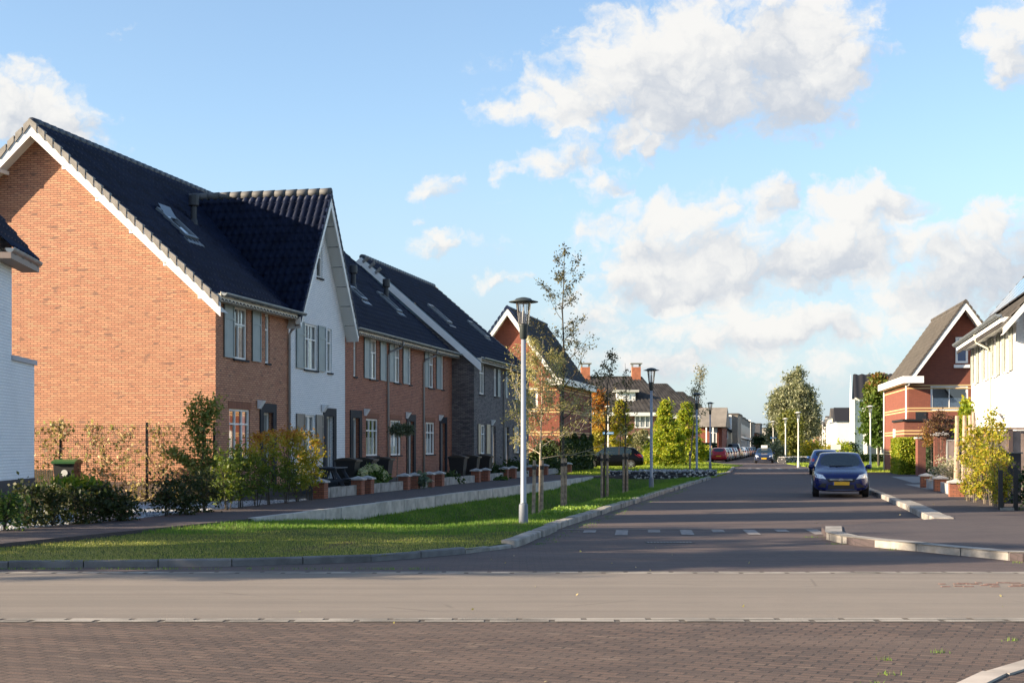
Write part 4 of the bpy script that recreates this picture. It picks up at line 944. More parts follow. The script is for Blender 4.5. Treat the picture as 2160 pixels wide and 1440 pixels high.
bk = MB(); bk.face([(-.6,-Ww/2,ZRR+.05),(-.6,-Ww-.4,5.2),(Dw+.5,-Ww-.4,5.2),(Dw+.5,-Ww/2,ZRR+.05)]); bk.build('rear_roof', M_TILEG, rf)
n_ = np.array((0, slr, 1))/math.hypot(1, slr)
for i in range(5):
    for j in range(2):
        c = np.array((.9+i*1.75, -.9-j*1.35, zew+slr*(.9+j*1.35)+.06))+n_*.14
        p = MB(); p.obox(c, (.82,0,0), V*.82, n_*.02); o = p.build('solar_panel', mat('solar_panel', (.03,.045,.09), .12, spec=1, coat=1), wr)
gutter(wr, Fr, -.5, Dw+.55, zew-.12, .48, .08)
fb = MB(); Fr.box(fb, -.5, Dw+.5, zew-.34, zew-.2, .0, .48); Fr.box(fb, -.5, Dw+.5, zew-.30, zew-.16, .46, .49); fb.build('eaves_board', M_WHITE, wr)
vb = MB()
for sg, K in ((1, Ww/2+.45),):
    P = lambda k, dz, x: (x, -Ww/2+k, ZRR+.02-slr*k+dz)
    vb.face([P(0,-.28,-.6),P(K,-.22,-.6),P(K,.0,-.6),P(0,.0,-.6)]); vb.face([P(0,-.28,-.56),P(K,-.22,-.56),P(K,0,-.56),P(0,0,-.56)]); vb.face([P(0,-.25,-.57),P(K,-.2,-.57),P(K,-.2,0),P(0,-.25,0)])
vb.build('barge_board', M_WHITE, wr)
for i in range(2):
    b = MB(); k = Ww/2-.3-i*1.6; b.bar((-.02,-Ww/2+k,ZRR-.7-slr*k-.6),( -.5,-Ww/2+k,ZRR-.4-slr*k),.09,.09); b.box(-.1,-.01,-Ww/2+k-.05,-Ww/2+k+.05,ZRR-.7-slr*k-1.0,ZRR-.4-slr*k); b.build('bracket', M_WHITE, wr)
downpipe(wr, Fr, 6.1, .3, zew-.2, .5, m=mat('cream_pipe', (.55,.52,.44), .6), shift=-.35)
# ------------------------------------------------------------------ houses farther down the street
def simple_win(t, fc, a0, a1, z0, z1, m=None, bars=1, frame=None, d=.0):
    f = MB(); fw = .09
    for q in ((a0,a0+fw,z0,z1),(a1-fw,a1,z0,z1),(a0+fw,a1-fw,z0,z0+fw),(a0+fw,a1-fw,z1-fw,z1)): fc.box(f, *q, d-.01, d+.05)
    for i in range(1, bars): x = a0+(a1-a0)*i/bars; fc.box(f, x-fw/2, x+fw/2, z0+fw, z1-fw, d-.01, d+.05)
    w = f.build('window', frame or M_WHITE, t); g = MB(); g.face([fc.p(a0+.05,z0+.05,d+.015),fc.p(a1-.05,z0+.05,d+.015),fc.p(a1-.05,z1-.05,d+.015),fc.p(a0+.05,z1-.05,d+.015)])
    g.build('pane', m or mat('far_glass', (.05,.065,.08), .12, spec=.8), w); return w
def hip_house(label, cx0, cx1, Y, ze, zr, depth, r_in=2.3, l_in=0, wallm=None, tile=None, rot=0, cornice=True, chim=(), dormer=None, wins=(), name='brick_house', group='brown roofed houses beyond the lawn'):
    """house with its roof slope towards the camera, sloped right end; x from cx0 to cx1 at distance Y"""
    t = thing(name, label, 'house', (cx0, Y, 0), rot, group); L = cx1-cx0; mb = MB(); mb.box(0, L, 0, depth, 0, ze, skip='tb'); mb.build('wall', wallm or M_BROWNB, t)
    ov = .35; sl = (zr-ze)/(depth/2); tl = tile or M_TILEG
    # front slope as individual ribs clipped by the hip line
    def slope(pts, nm):
        P = [np.array(p, float) for p in pts]; r = []; nu = max(4, int(L/.42)*2); nv = 10; (a, b, c, d) = P; N = np.cross(b-a, d-a); N /= np.linalg.norm(N)
        if N[2] < 0: N = -N
        for j in range(nv+1):
            v = j/nv; l = a+(d-a)*v; q = b+(c-b)*v
            row = []
            for i in range(nu+1):
                u = i/nu; row.append(l+(q-l)*u+N*(.13*(i % 2)))
            r.append(row)
        return grid_obj(nm, np.array(r), tl, t, smooth=False)
    A = (-ov*0, -ov, ze-.0); B = (L+ov, -ov, ze); Cc = (L-r_in, depth/2, zr); D = (l_in, depth/2, zr)
    r = slope((A, B, Cc, D), 'roof')
    e = MB(); e.face([B, (L+ov, depth+ov, ze), Cc, Cc]); e.f[-1] = e.f[-1][:3]; e.face([D, Cc, (L+ov, depth+ov, ze), (-ov, depth+ov, ze)]); e.face([(0,-ov,ze), D, (0,depth+ov,ze)]); e.build('roof_side', tl, r)
    if cornice: c = MB(); c.box(-.1, L+ov, -ov-.1, -.01, ze-.32, ze+.02); c.box(L+.01, L+ov+.1, -ov, depth, ze-.32, ze+.02); c.build('cornice', M_WHITE, t)
    hb = MB(); hb.bar(B, Cc, .22, .16); hb.bar(D, Cc, .25, .2); hb.build('ridge_tiles', tl, r)
    for x, h in chim:
        c = MB(); c.box(x-.45, x+.45, depth/2-.45, depth/2+.45, zr-1.0, zr+h); c.build('chimney', mat('orange_chimney_brick', (.42,.15,.08), .85, var=.2), t)
        c = MB(); c.box(x-.6, x+.6, depth/2-.6, depth/2+.6, zr+h+.32, zr+h+.42)
        for sx in (-1, 1):
            for sy in (-1, 1): c.box(x+sx*.38-.07, x+sx*.38+.07, depth/2+sy*.38-.07, depth/2+sy*.38+.07, zr+h, zr+h+.32)
        c.build('chimney_cap', mat('chimney_cap', (.25,.26,.25), .8), t)
    if dormer:
        x0, x1, z0, z1 = dormer; y = (z0-ze)/sl-.2; d = MB(); d.box(x0, x1, y, y+3, z0, z1); o = d.build('dormer', M_WHITE, t)
        f = Face((0, y), (1, 0)); simple_win(t, f, x0+.6, x1-.6, z0+.35, z1-.3, bars=3, d=.01)
        d = MB(); d.box(x0-.35, x1+.35, y-.3, y+3, z1, z1+.22); d.build('dormer_roof', mat('pale_dormer_roof', (.5,.5,.47), .7), o)
    fc = Face((0,0),(1,0))
    for a,b,c,d,k in wins: simple_win(t, fc, a, b, c, d, bars=k, m=mat('far_glass_mixed', (.06,.075,.08), .15, spec=.8, col2=(.30,.32,.33), vscale=1.4))
    return t
X = lambda px, Y: (px-1080)/3000*Y
Z = lambda py, Y: EYE+(940-py)*Y/3000
Y1 = 140
h = hip_house('big brown tiled house with brick chimneys and a white roof dormer behind the trees', X(1225,Y1), X(1405,Y1), Y1, Z(870,Y1), Z(795,Y1+4), 8.5, r_in=X(1405,Y1)-X(1352,Y1+4), chim=((X(1231,Y1+4)-X(1225,Y1)+.2,1.0),(X(1342,Y1+4)-X(1225,Y1),1.0)),
    dormer=(X(1302,Y1)-X(1225,Y1), X(1342,Y1)-X(1225,Y1), Z(847,Y1), Z(826,Y1)), wins=[(X(1339,Y1)-X(1225,Y1),X(1372,Y1)-X(1225,Y1),Z(902,Y1),Z(876,Y1),3)])
lv = MB(); lv.box(X(1322,Y1)-X(1225,Y1), X(1400,Y1)-X(1225,Y1), -1.3, 0, Z(925,Y1), Z(919,Y1)); lv.build('canopy', M_WHITE, h)
lv = MB(); lv.box(X(1326,Y1)-X(1225,Y1), X(1333,Y1)-X(1225,Y1), -.05, -.002, .1, Z(925,Y1)); lv.build('door', M_WHITE, h)
Y2 = 158
hip_house('brown tiled house second in the row beyond the lawn', X(1345,Y2), X(1468,Y2), Y2, Z(876,Y2), Z(810,Y2+4), 9, r_in=X(1468,Y2)-X(1407,Y2+4), wallm=M_BROWNB)
Y3 = 182
hip_house('brown tiled house third in the row beyond the lawn', X(1410,Y3), X(1492,Y3), Y3, Z(882,Y3), Z(827,Y3+4), 9, r_in=X(1490,Y3)-X(1440,Y3+4))
Y4 = 205
hip_house('smallest looking brown tiled house at the end of the row beyond the lawn', X(1438,Y4), X(1505,Y4), Y4, Z(888,Y4), Z(836,Y4+4), 8, r_in=X(1505,Y4)-X(1457,Y4+4))
# buildings along the far left side of the street
def block(label, px0, px1, Y, py_top, ang, depth, wallm, roofm=None, parts=(), name='town_house', group='town houses along the far end of the street', step=None):
    """box seen at an angle: camera-facing front from px0 to px1, street side running away"""
    x0, x1 = X(px0, Y), X(px1, Y); t = thing(name, label, 'house', (x1, Y, 0), math.pi/2-ang, group); W = x1-x0; zt = Z(py_top, Y)
    mb = MB(); mb.box(0, depth, 0, W, 0, zt, skip='b'); mb.build('wall', wallm, t)
    rf = MB(); rf.box(-.1, depth+.1, -.12, W+.1, zt, zt+.18); rf.build('roof_edge', roofm or M_TILEB, t)
    return t, Face((0, W), (0, -1)), Face((0, 0), (1, 0)), W, zt
A_ = TH
Mtan = mat('tan_render', (.42,.36,.27), .85, var=.1); Mgrey = mat('taupe_cladding', (.20,.18,.155), .8, var=.2, vscale=.8); Mcol = mat('pale_blue_panel', (.42,.50,.58), .6)
Mdk = mat('dark_cladding', (.06,.062,.075), .7, var=.2); Mob = mat('orange_brick_far', (.36,.14,.08), .85, var=.2)
Y5 = 172
t, ff, fs, W, zt = block('house with a deep overhanging brown roof and white posts behind the parked red car', 1478, 1523, Y5, 902, A_, 9, M_REDB)
r = MB(); z0, z1 = Z(900,Y5), Z(858,Y5); r.face([(-1.0,W+.4,z0),(-1.0,-.5,z0),(2.6,-.5,z1),(2.6,W+.4,z1)]); r.face([(2.6,W+.4,z1),(2.6,-.5,z1),(9,-.5,z0),(9,W+.4,z0)]); r.face([(-1.0,-.5,z0),(9,-.5,z0),(2.6,-.5,z1)]); r.face([(-1,W+.4,z0),(9,W+.4,z0),(2.6,W+.4,z1)]); r.build('roof', Mgrey, t)
for a in (.95, 1.75): p = MB(); p.box(-.9, -.75, a, a+.16, 0, z0); p.build('post', M_WHITE, t)
simple_win(t, ff, W*.42, W*.75, 1.2, 3.3); 
wl = MB(); ff.box(wl, W*.4, W*.78, 3.3, 4.0, 0, .05); wl.build('panel', Mcol, t)
Y6 = 190
t, ff, fs, W, zt = block('cream gabled house with a white framed dormer box beyond the brown roofed one', 1524, 1556, Y6, 874, A_, 9, Mgrey)
g = MB(); zz = Z(895, Y6); g.face([(-2.2,W+.1,0),(-2.2,W*.35,0),(-2.2,W*.35,Z(912,Y6)),(-2.2,W+.1,zz)]); g.face([(-2.2,W*.35,0),(0,W*.35,0),(0,W*.35,Z(912,Y6)),(-2.2,W*.35,Z(912,Y6))]); g.build('gable_wall', Mtan, t)
g = MB(); g.bar((-2.3,W+.2,zz+.1),(-2.3,W*.3,Z(912,Y6)+.05),.4,.25); g.build('verge_board', M_DARK, t)
g = MB(); ff.box(g, 0, W*.55, Z(905,Y6), Z(877,Y6), 0, .5); g.build('dormer', Mcol, t)
g = MB(); ff.box(g, 0, W*.62, Z(879,Y6), Z(875,Y6), .0, .7); ff.box(g, W*.55, W*.62, Z(905,Y6), Z(879,Y6), 0, .6); g.build('dormer_roof', M_WHITE, t)
simple_win(t, Face((-2.2, W), (0,-1)), .2, .9, 2.6, 4.2)
tops = [(1558,215,881,0),(1566,228,884,1),(1572,242,887,2)]
for px, Y, py, k in [(1555,212,874,0),(1563,226,880,1),(1569,240,884,2),(1575,254,888,3)]:
    t, ff, fs, W, zt = block(['first','second','third','last'][k]+' of four stepped taupe town houses with dark upper window panels', px-14, px, Y, py, A_, 13.6, Mgrey, group='stepped town houses')
    b = MB(); fs.box(b, 1, 12.6, zt*.50, zt*.82, 0, .06); b.build('upper_window', mat('dark_panel', (.025,.028,.035), .3), t)
    b = MB(); fs.box(b, .2, 13.4, zt*.46, zt*.50, 0, .35); b.build('balcony', M_WHITE, t)
    for a in (2, 6, 10): simple_win(t, fs, a, a+2, 1.2, zt*.42)
    b = MB(); fs.box(b, .4, 13.2, 0, .95, .1, 1.2); b.build('garden_wall', mat('pale_garden_wall', (.45,.46,.46), .8), t)
t, ff, fs, W, zt = block('taupe house with a pale chimney strip beyond the stepped row', 1565, 1587, 270, 892, A_, 12, Mgrey)
b = MB(); b.box(-.2, .2, .3, .75, 0, Z(885,270)); b.build('chimney', M_WHITE, t)
t, ff, fs, W, zt = block('orange brick block below a dark box shaped storey', 1583, 1597, 278, 914, A_, 10, Mob)
t, ff, fs, W, zt = block('dark clad box shaped house on the far left side of the street', 1590, 1603, 300, 894, A_, 12, Mdk)
t, ff, fs, W, zt = block('pale grey far house partly hidden by the big willow', 1602, 1640, 330, 903, A_, 14, mat('far_grey', (.33,.31,.28), .85))
# right side far: white houses
Yr = 150
t = thing('white_house', 'tall white gabled house with black ribbed roof behind the red topped tree', 'house', (X(1803,Yr), Yr, 0), -.215, 'white houses on the far right side')
Wd = X(1905,Yr)-X(1806,Yr); ze_, zr_ = Z(838,Yr), Z(790,Yr+4)
mb = MB(); mb.box(0, Wd, 0, 9, 0, ze_, skip='tb'); mb.build('wall', M_WHITEB2, t)
mb = MB(); mb.face([(0,0,ze_),(0,9,ze_),(0,4.5,zr_)]); mb.face([(-.35,-.45,ze_-.2),(-.35,4.5,zr_+.15),(-.35,9.4,ze_-.2)]); mb.box(-.35, 0, -.45, 9.4, 0, ze_-.2, skip='b'); mb.build('gable_wall', M_WHITEB2, t)
V = np.array((0,4.9,zr_-ze_+.15)); Hs = np.linalg.norm(V); tile_roof('roof', (-.1,-.4,ze_-.1), (1,0,0), V/Hs, Wd+.3, Hs, mat('far_black_tile', (.022,.022,.026), .7, spec=.2), t, tw=.75, th=9, amp=.07, seg=4)
bk = MB(); bk.face([(-.1,4.5,zr_),(-.1,9.4,ze_),(Wd,9.4,ze_),(Wd,4.5,zr_)]); bk.build('rear_roof', M_TILE, t)
fc = Face((0,0),(1,0))
for a, b, c, d, k in ((.4,1.1,Z(862,Yr),Z(843,Yr),1),(1.15,2.0,Z(862,Yr),Z(843,Yr),2),(1.2,2.3,.5,2.6,1),(2.3,3.4,.8,2.6,3),(3.6,4.7,.8,2.6,1)): simple_win(t, fc, a, b, c, d, bars=k)
lb = MB(); lb.box(1.0, 2.6, -.5, 0, 3.05, 3.2); lb.build('canopy', M_WHITE, t)
for k, (px0, px1, Y, py, m, lab) in enumerate([(1766,1797,175,868,M_WHITEB2,'white gabled house with zinc gutter left of the tall black roofed one'),(1757,1770,205,868,mat('cream_far', (.55,.48,.40), .85),'narrow cream town house with black pitched roof on the far right'),
        (1746,1758,230,884,mat('cream_far', (.55,.48,.40), .85),'cream far house with a brown grey upper storey'),(1736,1747,255,896,Mgrey,'brown grey far house beside the distant lamps'),(1722,1737,290,905,mat('far_red_render', (.45,.16,.1), .85),'red walled far house at the end of the right row')]):
    t, ff, fs, W, zt = block(lab, px0, px1+18, Y, py+ (22 if k == 0 else 14), 0.17, 16, m, roofm=M_ZINC, group='white houses on the far right side', name='far_house')
    r = MB(); z0 = zt+.15; zr_ = Z(py, Y)+.6
    r.face([(-.2,-.2,z0),(-.2,W+.2,z0),(3,W+.2,zr_),(3,-.2,zr_)]); r.face([(3,-.2,zr_),(3,W+.2,zr_),(6,W+.2,z0),(6,-.2,z0)]); r.face([(-.2,W+.2,z0),(6,W+.2,z0),(3,W+.2,zr_)]); r.build('roof', [mat('far_black_tile', (.022,.022,.026), .7, spec=.2), M_TILEB, M_TILEB, M_TILEB, M_TILEG][k], t)
    fl = Face((16, W), (-1, 0))
    for a in (1.5, 5, 9, 12.8):
        for z_ in (1.0, 3.9): simple_win(t, fl, a, a+1.3, z_, min(z_+1.4, zt-.2))

# ------------------------------------------------------------------ street lamps
def lamp(label, x, y, h, z=.05, light=False, fac=None):
    t = thing('street_lamp', label, 'street lamp', (x, y, z), 0, 'street lamps'); h -= z
    pm = M_STEEL if not light else mat('sunlit_post', (.62,.60,.56), .5)  # far lamps: sunlit white is put into the post colour
    top = h-.78
    MB().lathe((0,0,0), [(.0,.46),(.074,.46),(.06,.5),(.047,top),(0,top)], 18).build('pole', pm, t, smooth=True)
    MB().lathe((0,0,0), [(.105,-.1),(.103,.02),(.096,.05),(.092,.44),(.076,.47),(0,.47)], 18).build('pole_sleeve', mat('grey_sleeve', (.13,.15,.185), .6) if not light else pm, t, smooth=True)
    MB().lathe((0,0,top), [(.055,-.03),(.078,.0),(.082,.20),(.10,.25),(.10,.285),(0,.285)], 16).build('collar', M_LAMPTOP if not light else pm, t, smooth=True)
    l = MB().lathe((0,0,top), [(.105,.27),(.155,.70)], 20).build('glass', mat_lens(), t, smooth=True)
    r = MB()
    for k in range(4):
        a = k*math.pi/2+.5; r.tube([(.10*math.cos(a),.10*math.sin(a),top+.27),(.152*math.cos(a),.152*math.sin(a),top+.71)], .007, 5)
    r.tube([(0,0,top+.27),(0,0,top+.55)], [.035,.028], 8); r.tube([(0,0,top+.5),(0,0,top+.7)], .015, 6); r.build('lamp_fitting', mat('lamp_inner', (.35,.35,.34), .5), t)
    MB().lathe((0,0,top), [(.0,.695),(.15,.70),(.30,.725),(.305,.735),(.19,.765),(.15,.80),(.05,.825),(0,.83)], 28).build('lamp_cap', M_LAMPTOP if not light else pm, t, smooth=True)
    return t
def mat_lens():
    if 'lens' in MATS: return MATS['lens']
    m = glass_mat('lens', (.97,.98,1), .10); return m
lamp('nearest tall grey street lamp on the grass edge, in front of the dark grey house', .235, 29.1, 4.66, .02)
lamp('second grey street lamp, rising in front of the big brown tiled house', 5.28, 53.9, 4.58, .0)
lamp('third grey street lamp, standing at the stone basket wall', 9.47, 72.9, 4.35, .05)
lamp('fourth grey street lamp, on the lawn in front of the parked red car', X(1498,98), 98, Z(849,98), .04)
l5 = lamp('pale street lamp carrying a blue street name sign, behind the black car', X(1283,112), 112, Z(856,112), .0, True)
lamp('white lit street lamp, tallest of the three left of the blue cars', X(1684,111), 111, Z(869,111), .05, True)
lamp('white lit street lamp, middle one of the three left of the blue cars', X(1657,139), 139, Z(882,139), .0, True)
l8 = lamp('white lit street lamp with a blue name sign at the far rubble wall', X(1631,160), 160, Z(888,160), .0, True)
lamp('white street lamp in front of the red topped tree by the brick house', X(1836,104), 104, Z(856,104), .05, True)
for k, (px, Y, py, lab) in enumerate([(1744,190,882,'thin far street lamp in front of the cream far houses'),(1735,225,888,'far street lamp left of the cream far houses'),(1731,250,890,'farthest visible street lamp on the right side')]): lamp(lab, X(px,Y), Y, Z(py,Y), 0, True)
def name_sign(l, z, w, rz):
    o = MB(); o.box(-w/2, w/2, -.09, -.06, z-.09, z+.09); s = o.build('name_sign', mat('blue_sign', (.02,.16,.42), .4), l); s.rotation_euler = (0,0,rz)
    tx = MB(); rng = random.Random(2); x = -w/2+.08
    while x < w/2-.1: c = rng.uniform(.03,.06); tx.box(x, x+c, -.094, -.0905, z-.035, z+.035); x += c+.025
    # unreadable white lettering at this distance
    tx.build('sign_lettering', mat('sign_white', (.6,.65,.7), .6), s)
name_sign(l5, Z(913,112), .85, R(-6)); name_sign(l8, Z(923,160)-.0, .7, R(10))
sb = thing('sign_board', 'white estate sign board on two posts by the far right gardens', 'sign', (X(1763,120), 120, 0))
MB().box(-.42,.42,-.03,0,Z(948,120),Z(937,120)).build('board', M_WHITE, sb)
p = MB(); p.box(-.36,-.28,0,.06,0,Z(938,120)); p.box(.28,.36,0,.06,0,Z(938,120)); p.build('post', M_WOOD, sb)

# ------------------------------------------------------------------ cars
M_TYRE = mat('tyre', (.015,.015,.016), .85); M_RIM = mat('alloy_rim', (.45,.46,.48), .3, metal=.8); M_CGLASS = mat('car_glass', (.012,.022,.028), .08, spec=.7, coat=.1)
M_TRIM = mat('car_trim', (.015,.015,.017), .5); M_LIGHTG = mat('headlamp_glass', (.75,.78,.82), .12, spec=1, coat=1, var=.35, vscale=14); M_TAIL = mat('tail_lamp', (.45,.02,.02), .2, coat=1)
M_PLATE = mat('yellow_plate', (.75,.42,.02), .5); M_CHROME = mat('chrome', (.7,.7,.72), .15, metal=1)
def paint(n, c): return mat('paint_'+n, c, .2, metal=.0 if n[:5] != 'black' else 0, coat=.15 if n[:5] != 'black' else .05, spec=.4 if n[:5] != 'black' else .12)
def car_body(L=4.36, W=1.82, H=1.47, hood=.92, kind='hatch'):
    """cross-section cage along the length; front at -y, rear at +y; returns evaluated mesh with material slots 0 paint, 1 glass, 2 wheel arch"""
    h, w = H, W/2; belt = .90*H/1.47
    # y, [half width low, mid, belt, roof], z: sill, mid, belt(shoulder), window top, roof edge, roof centre
    F = -L/2
    if kind == 'van': wb, wt, rt, rb = .72, 1.45, L-.35, L-.12
    elif kind == 'suv': wb, wt, rt, rb = 1.15, 1.85, L-.75, L-.25
    else: wb, wt, rt, rb = 1.12, 1.98, L-.78, L-.22
    S = []
    def st(y, wl, wm, wb_, wr, zs, zm, zb, zt, zr): S.append((y, [(0,zs),(wl*.8,zs),(wl,zs+.07),(wm,zm),(wb_,zb),(wr,zt),(wr*.925,zt+(zr-zt)*.75),(0,zr)]))
    hz = hood
    st(F+.00, w*.60,w*.66,w*.60,w*.40, .24,.42,.58,.62,.64)
    st(F+.07, w*.80,w*.84,w*.78,w*.56, .20,.45,.66,.70,.73)
    st(F+.28, w*.93,w*.96,w*.88,w*.76, .19,.52,.74,.79,.83)
    st(F+.70, w*.98,w*.99,w*.93,w*.84, .19,.55,hz-.10,hz-.06,hz-.01)
    st(F+wb, w*.99,w,w*.955,w*.90, .19,.56,belt-.02,belt+.02,belt+.08)
    st(F+wt, w*.99,w,w*.96,w*.70, .19,.56,belt+.01,h-.09,h-.035)
    st(F+wt+.10, w*.99,w,w*.96,w*.70, .19,.56,belt+.01,h-.075,h-.02)
    mid = F+wt+(rt-wt)*.48
    st(mid, w*.99,w,w*.965,w*.70, .19,.56,belt+.03,h-.06,h)
    st(mid+.09, w*.99,w,w*.965,w*.70, .19,.56,belt+.03,h-.06,h)
    st(F+rt-.05, w*.98,w*.99,w*.95,w*.68, .19,.57,belt+.07,h-.10,h-.04)
    st(F+rt+.08, w*.97,w*.985,w*.94,w*.66, .20,.57,belt+.09,h-.16,h-.10)
    st(F+rb, w*.93,w*.95,w*.90,w*.66, .22,.58,belt+.05,belt+.12,belt+.15)
    st(F+L-.05, w*.86,w*.90,w*.84,w*.60, .26,.55,belt-.08,belt-.02,belt+.0)
    st(F+L, w*.74,w*.78,w*.72,w*.50, .32,.52,.70,.74,.76)
    V = []; n = 8; ring = 14
    for y, P in S:
        V += [(x, y, z) for x, z in P]+[(-x, y, z) for x, z in P[6:0:-1]]
    Fc, M = [], []
    names = len(S)
    for i in range(names-1):
        for j in range(ring):
            j2 = (j+1) % ring; Fc.append((i*ring+j, i*ring+j2, (i+1)*ring+j2, (i+1)*ring+j))
            jj = j if j < 7 else 13-j; m = 0
            if jj == 4 and i in (5, 6, 8): m = 1                      # side windows
            if jj == 4 and i == 4: m = 1
            if jj == 6 and i == 4: m = 1                              # windscreen
            if jj == 6 and i == 10: m = 1
            if jj == 4 and i == 7: m = 2
            M.append(m)
    for base, fl in ((0, False), ((names-1)*ring, True)):
        for a, b, c, d in ((1,2,12,13),(2,3,11,12),(3,4,10,11),(4,5,9,10),(5,6,8,9)):
            q = tuple(base+k for k in (a,b,c,d)); Fc.append(q if fl else q[::-1]); M.append(0)
        for q in ((0,1,13),(6,7,8)): Fc.append(tuple(base+k for k in (q if fl else q[::-1]))); M.append(0)
    me = bpy.data.meshes.new('body'); me.from_pydata(V, [], Fc); me.polygons.foreach_set('material_index', M)
    bm = bmesh.new(); bm.from_mesh(me); bmesh.ops.recalc_face_normals(bm, faces=bm.faces)
    cl = bm.edges.layers.float.get('crease_edge') or bm.edges.layers.float.new('crease_edge')
    for e in bm.edges:
        ms = {f.material_index for f in e.link_faces}
        if len(ms) > 1: e[cl] = .97
    bm.to_mesh(me); bm.free()
    o = bpy.data.objects.new('tmp', me); C.objects.link(o); o.modifiers.new('s', 'SUBSURF').levels = 2; o.modifiers['s'].render_levels = 2
    cut = MB(); wy = [F+.83*L/4.36+.02, F+L-.84*L/4.36]
    for y in wy: cut.tube([(-2,y,.33),(-w+.26,y,.33)], .37, 24); cut.tube([(w-.26,y,.33),(2,y,.33)], .37, 24)
    co = cut.build('cut', [M_TRIM], None); b = o.modifiers.new('b', 'BOOLEAN'); b.object = co; b.operation = 'DIFFERENCE'; b.solver = 'EXACT'
    dg = bpy.context.evaluated_depsgraph_get(); ev = bpy.data.meshes.new_from_object(o.evaluated_get(dg))
    bpy.data.objects.remove(o); bpy.data.objects.remove(co)
    return ev, wy, S
def split_mesh(me, idx, name):
    bm = bmesh.new(); bm.from_mesh(me); bmesh.ops.delete(bm, geom=[f for f in bm.faces if f.material_index not in idx], context='FACES')
    for f in bm.faces: f.material_index = 0; f.smooth = True
    out = bpy.data.meshes.new(name); bm.to_mesh(out); bm.free(); return out
CARM = {}
def car(label, x, y, rz, pm, kind='hatch', dims=(4.36,1.82,1.47), z=.0, detail=True, face='front', group='parked cars', name='parked_car', roof_sign=False):
    key = (kind, dims)
    if key not in CARM:
        me, wy, S = car_body(*dims, kind=kind); bm = bmesh.new(); bm.from_mesh(me); tree = BVHTree.FromBMesh(bm); bm.free()
        CARM[key] = (split_mesh(me, {0, 3}, 'body'), split_mesh(me, {1}, 'glass'), split_mesh(me, {2}, 'pillar'), wy, tree)
    bmsh, gmsh, pmsh, wy, tree = CARM[key]; L, W, H = dims
    t = thing(name, label, 'car', (x, y, z), rz, group)
    def use(me, m, nm):
        me = me.copy(); me.materials.clear(); return link(nm, me, m, t)
    body = use(bmsh, pm, 'body'); use(gmsh, M_CGLASS, 'windows'); use(pmsh, M_TRIM, 'pillars')
    def patch(nm, corners, m, sgn, off=.008, n=6, thick=.0, par=None):
        """quad (x,z) corners projected along y onto the body; sgn -1 front, +1 rear"""
        P = []
        for j in range(n+1):
            row = []
            for i in range(n+1):
                u, v = i/n, j/n; a, b, c, d = [np.array(q) for q in corners]; q = (a*(1-u)+b*u)*(1-v)+(d*(1-u)+c*u)*v
                h = tree.ray_cast(Vector((q[0], sgn*6, q[1])), Vector((0, -sgn, 0)))
                yy = h[0].y if h[0] else sgn*L/2*.9; row.append((q[0], yy+sgn*off, q[1]))
            P.append(row)
        return grid_obj(nm, np.array(P), m, par or t)
    w = W/2; k = H/1.47
    for s in (-1, 1):
        if detail or face == 'front':
            patch('headlight', [(s*.47,.57*k+.03),(s*.86,.645*k),(s*.88,.80*k),(s*.58,.735*k)], M_LIGHTG, -1, .012)
        if detail or face == 'rear':
            patch('tail_light', [(s*.60,.78*k),(s*.86,.74*k),(s*.84,.96*k),(s*.62,.93*k)], M_TAIL, 1, .012)
        m_ = MB(); mx = s*(w+.02); m_.lathe((0,0,0), [(0,-.075),(.05,-.06),(.075,0),(.05,.065),(0,.075)], 12); yy = -L/2+(1.5 if kind != 'van' else 1.0)
        m_.v = [(mx+q[0]*1.5, yy+q[1]*.9, .98*k+q[2]) for q in m_.v]; m_.bar((s*w*.78,yy+.04,.95*k),(mx,yy,.96*k),.06,.05); m_.build('mirror', pm if detail else M_TRIM, t, smooth=True)
        for yv in wy:
            wh = MB(); wh.tube([(s*(w-.22),yv,.33),(s*(w-.21),yv,.33),(s*(w-.03),yv,.33),(s*(w-.015),yv,.33)], [.27,.325,.325,.30], 24); wo = wh.build('wheel', M_TYRE, t, smooth=False)
            rm = MB(); rm.tube([(s*(w-.02),yv,.33),(s*(w-.008),yv,.33)], [.22,.21], 20)
            rmo = rm.build('rim', mat('rim_dark', (.05,.05,.055), .5), wo)
            sp = MB()
            for a in range(5):
                an = a*2*math.pi/5+.3; sp.bar((s*(w-.004),yv,.33),(s*(w-.004),yv+.2*math.cos(an),.33+.2*math.sin(an)),.05,.02,up=(1,0,0))
            sp.build('spokes', M_RIM, wo)
    if detail or face == 'front':
        patch('grille', [(-.40,.50*k),(.40,.50*k),(.46,.60*k),(-.46,.60*k)], M_TRIM, -1, .006)
        patch('lower_intake', [(-.42,.28),(.42,.28),(.40,.42),(-.40,.42)], M_TRIM, -1, .006)
        for s in (-1, 1): patch('fog_intake', [(s*.50,.32),(s*.76,.34),(s*.60,.46),(s*.46,.46)] if s > 0 else [(s*.76,.34),(s*.50,.32),(s*.46,.46),(s*.60,.46)], M_TRIM, -1, .006)
        patch('grille_bar', [(-.36,.575*k),(.36,.575*k),(.36,.588*k),(-.36,.588*k)], M_CHROME, -1, .016, 8)
        e = MB(); e.lathe((0,0,0), [(0,.016),(.06,.014),(.068,0)], 24); e.v = [(q[0]*1.0, -L/2+.012-q[2], .583*k+q[1]*.48) for q in e.v]; eb = e.build('emblem', mat('emblem_blue', (.03,.06,.22), .25, coat=1), t)
        e = MB()
        for a in range(24):
            a0, a1 = a*math.pi/12, (a+1)*math.pi/12; e.bar((.068*math.cos(a0),-L/2-.006,.583*k+.034*math.sin(a0)),(.068*math.cos(a1),-L/2-.006,.583*k+.034*math.sin(a1)),.008,.008)
        e.build('emblem_ring', M_CHROME, eb)
